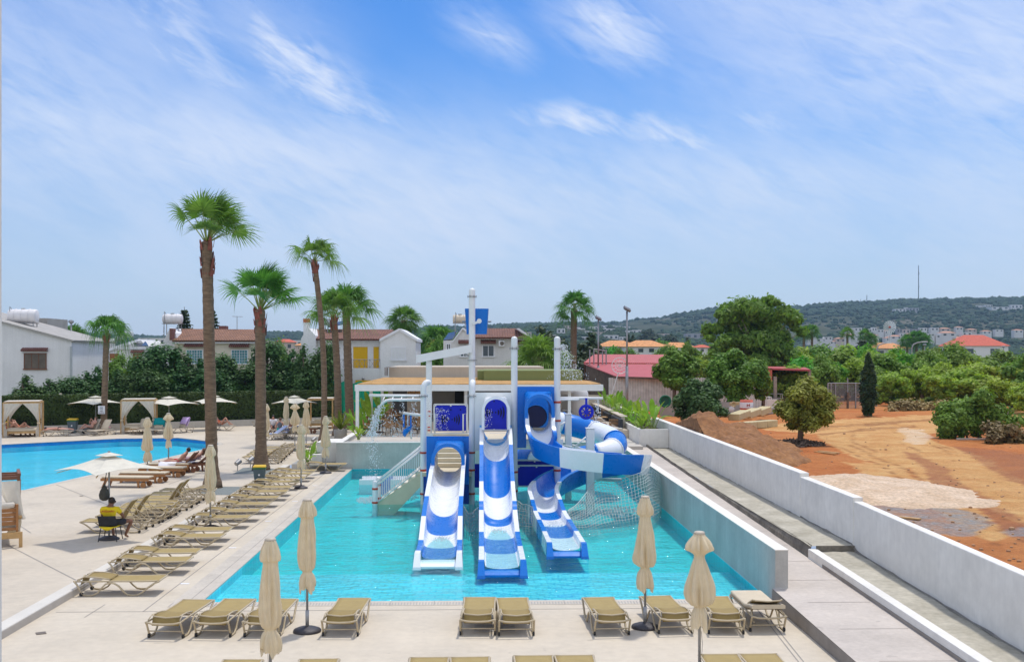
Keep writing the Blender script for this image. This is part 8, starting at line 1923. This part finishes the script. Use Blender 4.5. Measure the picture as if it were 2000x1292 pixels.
# big dark shrub on the right
b=G(1925,858,1.0); d=b.x*FW.x+b.y*FW.y; r=random.Random(19); W=85*d/F; Hh=D(1925,765,d).z-1; lb=[]
for i in range(46):
    x=r.uniform(-1,1); lb.append(((x*W*.85,r.uniform(-.8,.8),r.uniform(.15,.9)*Hh*(1-.45*abs(x)**2)),(r.uniform(.35,.62),r.uniform(.35,.6),r.uniform(.35,.6))))
tree('dark_shrub','big dark shrub spreading along the right side of the dirt track','shrub',lb,20000,.13,M['leafE'],[([(x*.6,0,0),(x*.8,0,Hh*.6)],[.06,.02]) for x in (-2,-1,0,1,2)],seed=19,loc=(b.x,b.y+.8,1.0),corek=.42,up=.5)
b=G(1985,866,1.0); lb=[]
for i in range(20): lb.append(((r.uniform(-1.6,1.6),r.uniform(-.5,.5),r.uniform(.1,.8)),(.4,.4,.35)))
tree('dry_bush','low dry brownish bush beside the pale pole at the right edge','shrub',lb,3600,.14,leafmat('leaf_dry',(.15,.12,.04),(.27,.22,.09),.2),[([(0,0,0),(0,0,.5)],[.04,.02])],seed=23,loc=(b.x,b.y,1.0),corek=.5,up=.8)
b=G(1795,802,1.0); lb=[((r.uniform(-2.4,2.4),r.uniform(-.5,.5),r.uniform(.1,.6)),(.5,.4,.4)) for i in range(20)]
tree('dry_bush','tan dry grass clump below the scrub trees in the middle','shrub',lb,3000,.16,leafmat('leaf_dry_tan',(.28,.18,.08),(.40,.28,.14),.2),[([(0,0,0),(0,0,.4)],[.04,.02])],seed=29,loc=(b.x,b.y,1.0),corek=.4,up=1.2)
# eucalyptus
def eucal():
    d=112; b=D(1478,YH,d); r=random.Random(77); z0=1.0; k=d/F; lb=[]
    for px,py,w in ((1420,610,26),(1440,598,26),(1465,604,30),(1490,600,30),(1505,592,24),(1520,612,28),(1540,625,24),(1550,645,18),(1400,640,22),(1412,665,26),(1440,650,34),(1470,645,36),(1505,645,34),(1530,660,28),(1425,690,24),(1460,685,30),(1495,680,32),(1525,690,24),(1548,670,14),(1395,665,14),(1435,620,22),(1475,590,14),(1515,590,12),(1450,590,14),(1385,690,12),(1408,620,14),(1450,670,34),(1480,665,36),(1515,670,32),(1430,670,30),(1540,700,26),(1470,700,34),(1405,690,26),(1455,625,34),(1490,620,34)):
        p=D(px,py,d); s=w*k*.80; 
        for q in range(2): lb.append(((p.x-b.x+r.uniform(-.5,.5),r.uniform(-2.4,2.4),p.z-z0+r.uniform(-.4,.4)),(s*r.uniform(.7,.95),s*r.uniform(.8,1.1),s*r.uniform(.6,.9))))
    tr=[([(0,0,0),(.3,0,2.5),(-.6,0,5),(-1.5,0,8)],[.4,.33,.22,.08]),([(.2,0,2),(1.2,.2,5),(1.8,.3,8.5)],[.28,.18,.07]),([(.3,0,2.4),(2.2,-.4,5),(3.2,-.5,7)],[.2,.13,.06])]
    tree('eucalyptus','huge loose eucalyptus tree rising behind the pines','tree',lb,46000,.24,M['leafC'],tr+limbs(r,(.2,0,4),lb[::3],12,.10),M['barkgrey'],77,.25,loc=(b.x,b.y,z0),corek=.5,up=.1,droop=.9)
eucal()
# greenery near the houses
for k,px,yt,d,w,lb,z0 in ((4,855,655,104,60,'green tree behind the trough between the white houses',.1),(1,838,668,108,50,'dark green tree left of the bucket house gable',.1),(1,230,690,105,70,'dark round tree below the low cream house',.1),(1,262,696,100,50,'dark shrub right of the slim palm below the low house',.1),(1,160,700,104,70,'dark hedge shrub beside the slim street lamp',.1),(4,1206,680,150,36,'green tree in front of the left orange roofed villa',1.0),(1,1240,690,150,40,'dark shrub in front of the middle orange roofed villa',1.0),(3,1290,686,150,40,'loose tree in front of the right orange roofed villa',1.0),(1,1400,670,150,50,'dark tree left of the eucalyptus foot',1.0),(4,1345,668,130,60,'green tree between the right orange roof and the eucalyptus',1.0),(0,1370,690,110,70,'olive scrub between the two rounded pines',1.0),(0,1470,690,108,60,'yellow green scrub behind the larger dark pine',1.0),(4,545,664,112,50,'green tree left of the white gable house',.1),(1,600,690,120,60,'dark tree behind the white gable house',.1),(1,1000,650,140,40,'dark tree behind the bucket house roof',.1),(1,870,660,120,40,'dark tree behind the bucket house tank',.1)):
    bpx(k,px,yt,d,w,lb,'trees among the houses',z0)
bg=leafmat('bougainvillea',(.22,.03,.06),(.32,.06,.10),.2); b=D(178,YH,108); r=random.Random(4); lb=[((r.uniform(-2.2,2.2),0,2.7+r.uniform(-.2,.3)),(.6,.4,.4)) for i in range(9)]
tree('bougainvillea','dark red flowering bougainvillea left of the slim palm trunk','shrub',lb,1600,.22,bg,[([(0,0,0),(0,0,2.7)],[.1,.05])],seed=4,loc=(b.x,b.y,.1))
# ---- clipped hedge
def hedge():
    t=T('hedge','long clipped dark green hedge along the far side of the upper deck','hedge',(farL.x,farL.y,0)); n=farR-farL; u=n.normalized(); w=V((-u.y,u.x,0)); Ln=n.length; mb=MB(); r=random.Random(8)
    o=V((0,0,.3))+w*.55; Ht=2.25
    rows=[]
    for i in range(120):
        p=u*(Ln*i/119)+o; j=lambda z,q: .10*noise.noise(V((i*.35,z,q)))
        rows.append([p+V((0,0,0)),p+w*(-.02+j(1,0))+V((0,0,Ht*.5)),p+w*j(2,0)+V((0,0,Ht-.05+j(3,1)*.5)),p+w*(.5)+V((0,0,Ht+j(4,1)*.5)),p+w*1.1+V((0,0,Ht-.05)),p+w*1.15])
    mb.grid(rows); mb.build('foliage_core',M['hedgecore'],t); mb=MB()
    for i in range(26000):
        x=r.random()*Ln; k=r.random()
        if k<.72: z=r.random()**.9*Ht; p=u*x+o+V((0,0,z))-w*(.02+r.random()*.07)+w*.12*noise.noise(V((x*.5,z,0))); nn=-w+rdir(r)*.8
        else: p=u*x+o+w*r.random()*1.0+V((0,0,Ht+r.random()*.08+.06*noise.noise(V((x*.4,0,0))))); nn=V((0,0,1))+rdir(r)*.8
        leafq(mb,p,nn,.15*r.uniform(.7,1.3),r,1.5)
    mb.build('leaves',M['hedge'],t)
hedge()
# ---- banana plants
def banana(label,loc,h,seed,n=9,grp='banana plants in the planters'):
    r=random.Random(seed); t=T('banana_plant',label,'plant',loc,r.uniform(0,6),grp); mb=MB(); ms=MB()
    for k in range(n):
        a=k*2.4+r.uniform(-.3,.3); el=r.uniform(.75,1.4); L_=h*r.uniform(.55,.8); st=h*r.uniform(.3,.5); d=V((math.cos(a)*math.cos(el),math.sin(a)*math.cos(el),math.sin(el))); p0=V((r.uniform(-.1,.1),r.uniform(-.1,.1),0)); p1=p0+d*st; ms.tube([p0,p1],[.03,.015],5)
        s=d.cross(V((0,0,1))).normalized(); rows=[]
        for i in range(9):
            f=i/8; c=p1+d*L_*f+V((0,0,-.55*L_*f*f*math.cos(el)*1.2))+V((d.x,d.y,0))*.15*f*f; wd=L_*.125*math.sin(PI*min(1,f*.93+.06))**.6
            rows.append([c-s*wd+V((0,0,wd*.35)),c,c+s*wd+V((0,0,wd*.35))])
        mb.grid(rows)
    mb.build('leaves',M['banana'],t,True); ms.build('stems',M['palmpet'],t); return t
bp_=[banana('x',(0,0,0),2.1,3,7),banana('x',(0,0,0),1.6,5,8),banana('x',(0,0,0),1.1,8,10)]; fb_=[True]*3
def putbn(k,loc,s,lb):
    if fb_[k]: fb_[k]=False; t=bp_[k]; t.location=loc; t.scale=(s,)*3; t['label']=lb
    else: dup(bp_[k],loc,rr.uniform(0,6),lb,None,s)
RB=[(8.6,54.0,0,1.05),(8.2,55.2,2,1.0),(8.9,56.5,1,1.15),(8.1,57.6,2,1.0),(8.5,58.8,0,.9),(8.8,60.0,1,1.0),(8.1,61.2,2,1.0),(8.6,62.6,1,1.1),(8.3,64,0,.95),(8.9,65.4,2,1.2),(8.2,66.8,1,1.0),(8.6,68.5,0,1.0),(8.8,70.5,1,1.1),(8.3,72.5,0,1.05),(8.0,54.1,2,.9),(8.8,58.0,2,1.0),(8.4,63.2,2,1.1)]
for i,(x,y,k,s) in enumerate(RB): putbn(k,(x,y,1.5),s*.8,f'banana plant in the right planter, {ORD[i]} from the near corner')
for i,(px,py,k,s,z,lb) in enumerate(((727,846,0,1.15,1.0,'tall banana plant at the left front of the terrace'),(716,838,1,1.1,1.0,'leafy banana plant beside the first pergola post'),(748,822,0,1.2,1.0,'tall banana plant before the green mesh'),(702,835,2,1.2,1.0,'low banana plant left of the first pergola post'),(700,858,2,.75,1.1,'small plant in the trough on the grey planter wall'),(775,815,2,1.1,1.0,'banana plant among the left terrace chairs'),(693,850,1,1.0,.3,'bushy plant beside the twin palms'),(706,852,2,1.1,.9,'yellowish plant behind the grey planter wall'))):
    p=G(px,py,z); putbn(k,(p.x,p.y,z),s,lb)
# potted agave by the twin palms, small plants near the gravel strip
p=G(665,859,.15); t=T('plant_pot','grey pot with a spiky green plant left of the terrace','plant pot',p); mb=MB(); mb.lathe([(.34,0),(.40,.25),(.42,.66),(.38,.68),(.36,.6)],16); mb.build('pot',M['concrete'],t,True); mb=MB(); r=random.Random(2)
for k in range(60):
    a=r.uniform(0,6.28); el=r.uniform(.7,1.45); L_=r.uniform(.9,1.5); d=V((math.cos(a)*math.cos(el),math.sin(a)*math.cos(el),math.sin(el))); s=d.cross(V((0,0,1))).normalized()*.035; c=V((0,0,.6)); mb._add([c-s,c+s,c+d*L_*.6+s*1.2,c+d*L_+V((0,0,-.1)),c+d*L_*.6-s*1.2],[(0,1,2,3,4)])
mb.build('leaves',M['palmy'],t)
for px,py,s,lb in ((601,906,1.0,'small broad leaved plant at the left of the gravel strip'),(612,898,.8,'small plant beside the stepped white block wall')): p=G(px,py,.15); putbn(2,(p.x,p.y,.15),s,lb)
# low greenery in front of the twin palms
# ---- wooded hills as one mass, plus mid distance tree clumps
def woods():
    r=random.Random(31); mb=MB(); ico=[]
    bm=bmesh.new(); bmesh.ops.create_icosphere(bm,subdivisions=1,radius=1); iv=[v.co.copy() for v in bm.verts]; jf=[tuple(v.index for v in f.verts) for f in bm.faces]; bm.free()
    n=0
    for i in range(46000):
        px=r.uniform(-120,2120); rr_=r.choice((0,0,1)); d=r.uniform(330,900) if rr_ else 650+ (2120-650)*r.random()**.8
        e=noise.noise(V((px*.006,d*.004,3)))+.6*noise.noise(V((px*.02,d*.012,7)))
        dens=.62+e*.9 - (.35 if 1180<px<1420 and d>900 else 0)
        if r.random()>dens: continue
        p=D(px,YH,d); z=hillz(px,d); s=r.uniform(1.6,4.2)*(1+.5*(d>1500)); sz=s*r.uniform(.5,.9)
        q=px_of((p.x,p.y,z+sz)); 
        if any(abs(px-h[0])<h[2]*.5+3 and d<h[4]+60 and h[1]-h[3]*.8-2<q[1]<h[1]-1.5 and h[4]>400 for h in HL): continue
        if d<520: s*=.75; sz*=.75
        o=r.random()*9
        mb._add([V((p.x+v.x*s*(1+.35*noise.noise(v*2+V((o,0,0)))),p.y+v.y*s,z+sz*.45+v.z*sz*(1+.35*noise.noise(v*2.4+V((0,o,0)))))) for v in iv],jf); n+=1
    m=leafmat('woods',(.016,.040,.024),(.050,.085,.042),0,.9,.02); tag(mb.build('hillside_woods',m),'dense dark woods and bushes covering the far hills','woods',kind='stuff')
woods()
mid=random.Random(44)
for i in range(40):
    px=mid.choice((mid.uniform(1000,1420),mid.uniform(1000,1420),mid.uniform(130,320))); d=mid.uniform(170,420); k=mid.choice((1,1,4,1,2)); yb=YH+ (HC-1.0)*F/d; h=mid.uniform(4,8) if px<1500 else mid.uniform(2.5,4.5)
    b=D(px,YH,d); w=mid.uniform(1.4,2.6); zone='right' if px>1500 else ('middle' if px>700 else 'left')
    putb(k,(b.x,b.y,.9 if px>600 else .1),(w,w,h/3.55),{'right':'distant round tree among the far villas on the right','middle':'distant round tree before the hillside town','left':'distant round tree behind the low cream house'}[zone],f'distant trees on the {zone}')
# more of the green belt, front and back
xb=random.Random(90)
for i in range(40):
    px=xb.uniform(1490,2080); d=xb.uniform(96,165); k=xb.choice((0,0,1,1,3,2)); yb=YH+(HC-1)*F/d; yt=xb.uniform(672,712)+ (8 if px<1600 else 0)
    bpx(k,px,yt,d,xb.uniform(70,120),['loose olive tree in the dense scrub belt','dark bush tree in the dense scrub belt','fresh green tree in the dense scrub belt','yellowish spreading tree in the dense scrub belt'][k],['olive trees of the scrub belt','dark trees of the scrub belt','fresh trees of the scrub belt','yellowish trees of the scrub belt'][k])
# ------------------------------------------------------------------ haze
HZ=True
if HZ:
    m,t,out=nt('haze_air'); v=N(t,'ShaderNodeVolumePrincipled'); v.inputs['Color'].default_value=(.50,.74,1,1); v.inputs['Density'].default_value=.00015; v.inputs['Anisotropy'].default_value=.2; L(t,v.outputs[0],out.inputs['Volume'])
    mb=MB(); mb.box(-2600,2600,-80,3300,-140,420); o=mb.build('haze',m); tag(o,'thin bluish haze over the far land','haze',kind='stuff')
